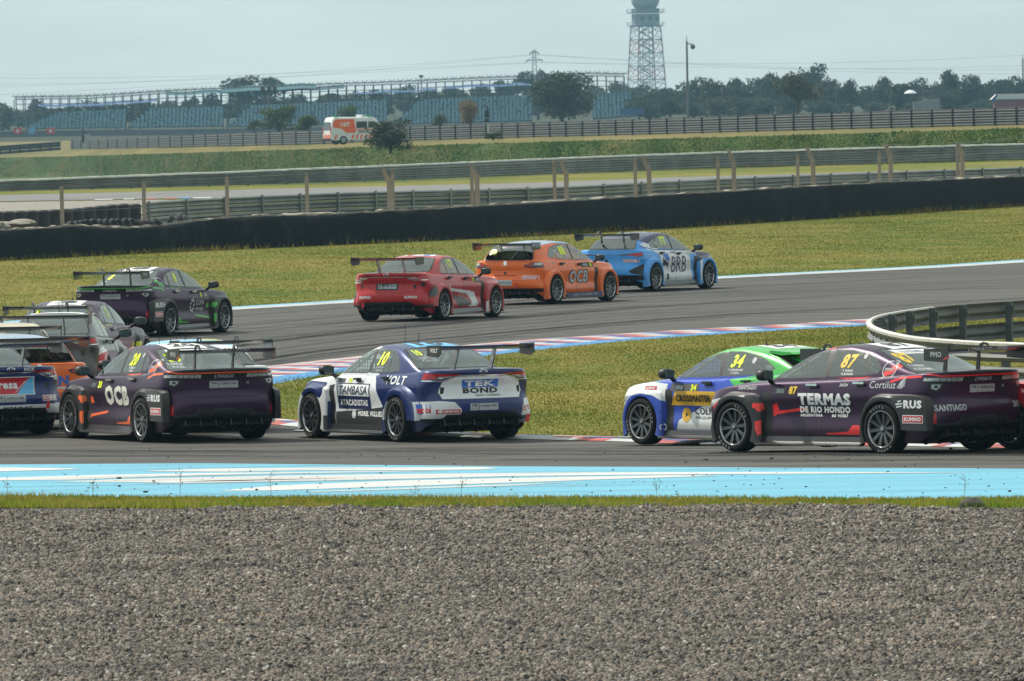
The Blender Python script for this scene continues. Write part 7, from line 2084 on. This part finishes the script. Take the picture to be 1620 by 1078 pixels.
def small_things():
    # signal post, cabinet with camera
    p = onp(772, 211, 19.0); root = thing('marker_post', 'dark signal post with lamp heads standing at the rail', 'signal post', p)
    m = MB(); m.tube([(0, 0, 0), (0, 0, .9)], .09, 6); m.build('base', plain('post_white', (.5, .5, .48), .8), root)
    m = MB(); m.tube([(0, 0, .8), (0, 0, 2.25)], .06, 6); m.build('mast', DARKPOST, root)
    for z in (1.05, 1.45, 1.75):
        m = MB(); m.box((-.08, -.05, z), (.36, .25, .28)); m.build('lamp', DARKPOST, root)
    p = onp(136, 237, 12.3); root = thing('control_cabinet', 'grey control cabinet on a post with a small camera beside the dark rail', 'cabinet', p)
    m = MB(); m.box((.2, 0, 1.5), (.75, .5, .95)); m.build('cabinet', plain('cabinet_grey', (.30, .31, .30), .7), root)
    m = MB(); m.tube([(-.1, 0, 0), (-.1, 0, 1.2)], .14, 6); m.build('pedestal', plain('pedestal', (.40, .41, .40), .8), root)
    m = MB(); m.tube([(-.35, 0, .8), (-.35, 0, 2.5)], .06, 5); m.box((-.35, 0, 1.4), (.3, .3, .8)); m.box((-.2, 0, 2.2), (.6, .2, .16)); m.box((-.4, 0, 2.55), (.2, .2, .25)); m.build('camera_mast', DARKPOST, root)
    # hoardings
    HR = plain('hoarding_red', (.40, .06, .05), .7); HB = plain('hoarding_blue', (.12, .30, .50), .7)
    for px, lab in ((28, 'faded red hoarding panel on the debris fence, left one'), (80, 'faded red hoarding panel on the debris fence, right one')):
        b = onp(px, 214, 8.8); root = thing('hoarding', lab, 'hoarding', b); m = MB(); m.box((0, 0, .75), (1.5, .1, 1.15)); m.build('panel', HR, root)
        V, F = disc2d(.28, .16, 14); m = MB(); m.add([(a, -.06, .75 + c) for a, c in V], F); m.build('emblem', WHITEV, root)
        m = MB(); m.tube([(-.7, .08, 0), (-.7, .08, 1.3)], .05, 4); m.build('prop', TUBE, root)
    b = onp(50, 213, 8.8); root = thing('hoarding', 'pale blue hoarding between the two red ones', 'hoarding', b); m = MB(); m.prism([(-.6, .1), (.5, .1), (.7, 1.5), (-.2, 1.3)], 'y', -.04, .04); m.build('panel', HB, root)
    # blue banner and marshal in orange before the right seat block
    b = onp(1000, 182, 8.7); root = thing('banner', 'blue fence banner at the foot of the right seat block', 'banner', b); m = MB(); m.box((0, 0, .6), (4.4, .08, 1.1)); m.build('panel', NETB, root)
    # two distant buildings on the right
    b = onp(1592, 170, 9.0); root = thing('shed', 'low white-roofed shed with dark red wall at the right edge', 'shed', b)
    m = MB(); m.box((2.3, 0, .7), (9, 5, 1.4)); m.build('wall', plain('shed_red', (.20, .05, .06), .8), root)
    m = MB(); m.prism([(-2.8, 1.4), (7.4, 1.4), (7.2, 2.3), (-1.8, 2.3)], 'y', -3, 3); m.build('roof', plain('shed_roof', (.52, .53, .53), .7), root)
    m = MB(); m.prism([(-2.9, 1.1), (-2.2, 1.1), (-1.5, 2.3), (-1.9, 2.3)], 'y', -3.02, -2.9); m.build('gable_trim', NETB, root)
    b = onp(1468, 181, 9.6); root = thing('marshal_hut', 'grey flat hut under the camera crew on the right', 'hut', b)
    m = MB(); m.prism([(-2.4, 0), (2.0, 0), (2.0, 2.6), (-2.4, 2.0)], 'y', -1.2, 1.2); m.build('wall', plain('hut_grey', (.14, .16, .18), .8), root)
    b2 = onp(1441, 181, 9.6); root = thing('parasol', 'white parasol beside the grey hut on the right', 'parasol', b2)
    m = MB(); m.tube([(0, 0, 0), (0, 0, 3.8)], .05, 5); m.build('pole', TUBE, root)
    m = MB(); m.lathe([(.001, 4.0), (.5, 3.9), (1.0, 3.55), (1.05, 3.4)], 'z', 10); m.build('canopy', plain('parasol_white', (.66, .68, .70), .8), root)
    # camera operator on the hut: one small figure behind a camera
    b3 = b + Vector((-.6, 0, 2.25)); t0 = thing('tv_camera', 'dark television camera on a tripod on top of the grey hut', 'camera', b3)
    m = MB(); m.box((.35, 0, 1.15), (.9, .35, .4)); m.build('camera_body', DARKPOST, t0)
    for a in range(3):
        m = MB(); m.tube([(0.3, 0, 1.0), (.3 + .5 * math.cos(a * 2.1), .5 * math.sin(a * 2.1), 0)], .05, 4); m.build('leg', DARKPOST, t0)
small_things()

# ------------------------------------------------------------------ haze
def haze():
    m = MB(); m.box((0, 2980, 19), (7000, 6200, 60))
    t = NT('haze'); t.n.remove(t.b); v = t.new('VolumePrincipled', Density=HAZE_D, Anisotropy=.2); v.inputs['Color'].default_value = (.42, .76, 1.0, 1)
    t.link(v.outputs[0], t.out.inputs['Volume'])
    o = m.build('haze', t.m); o['kind'] = 'stuff'
HAZE_D = 0.7e-4
haze()
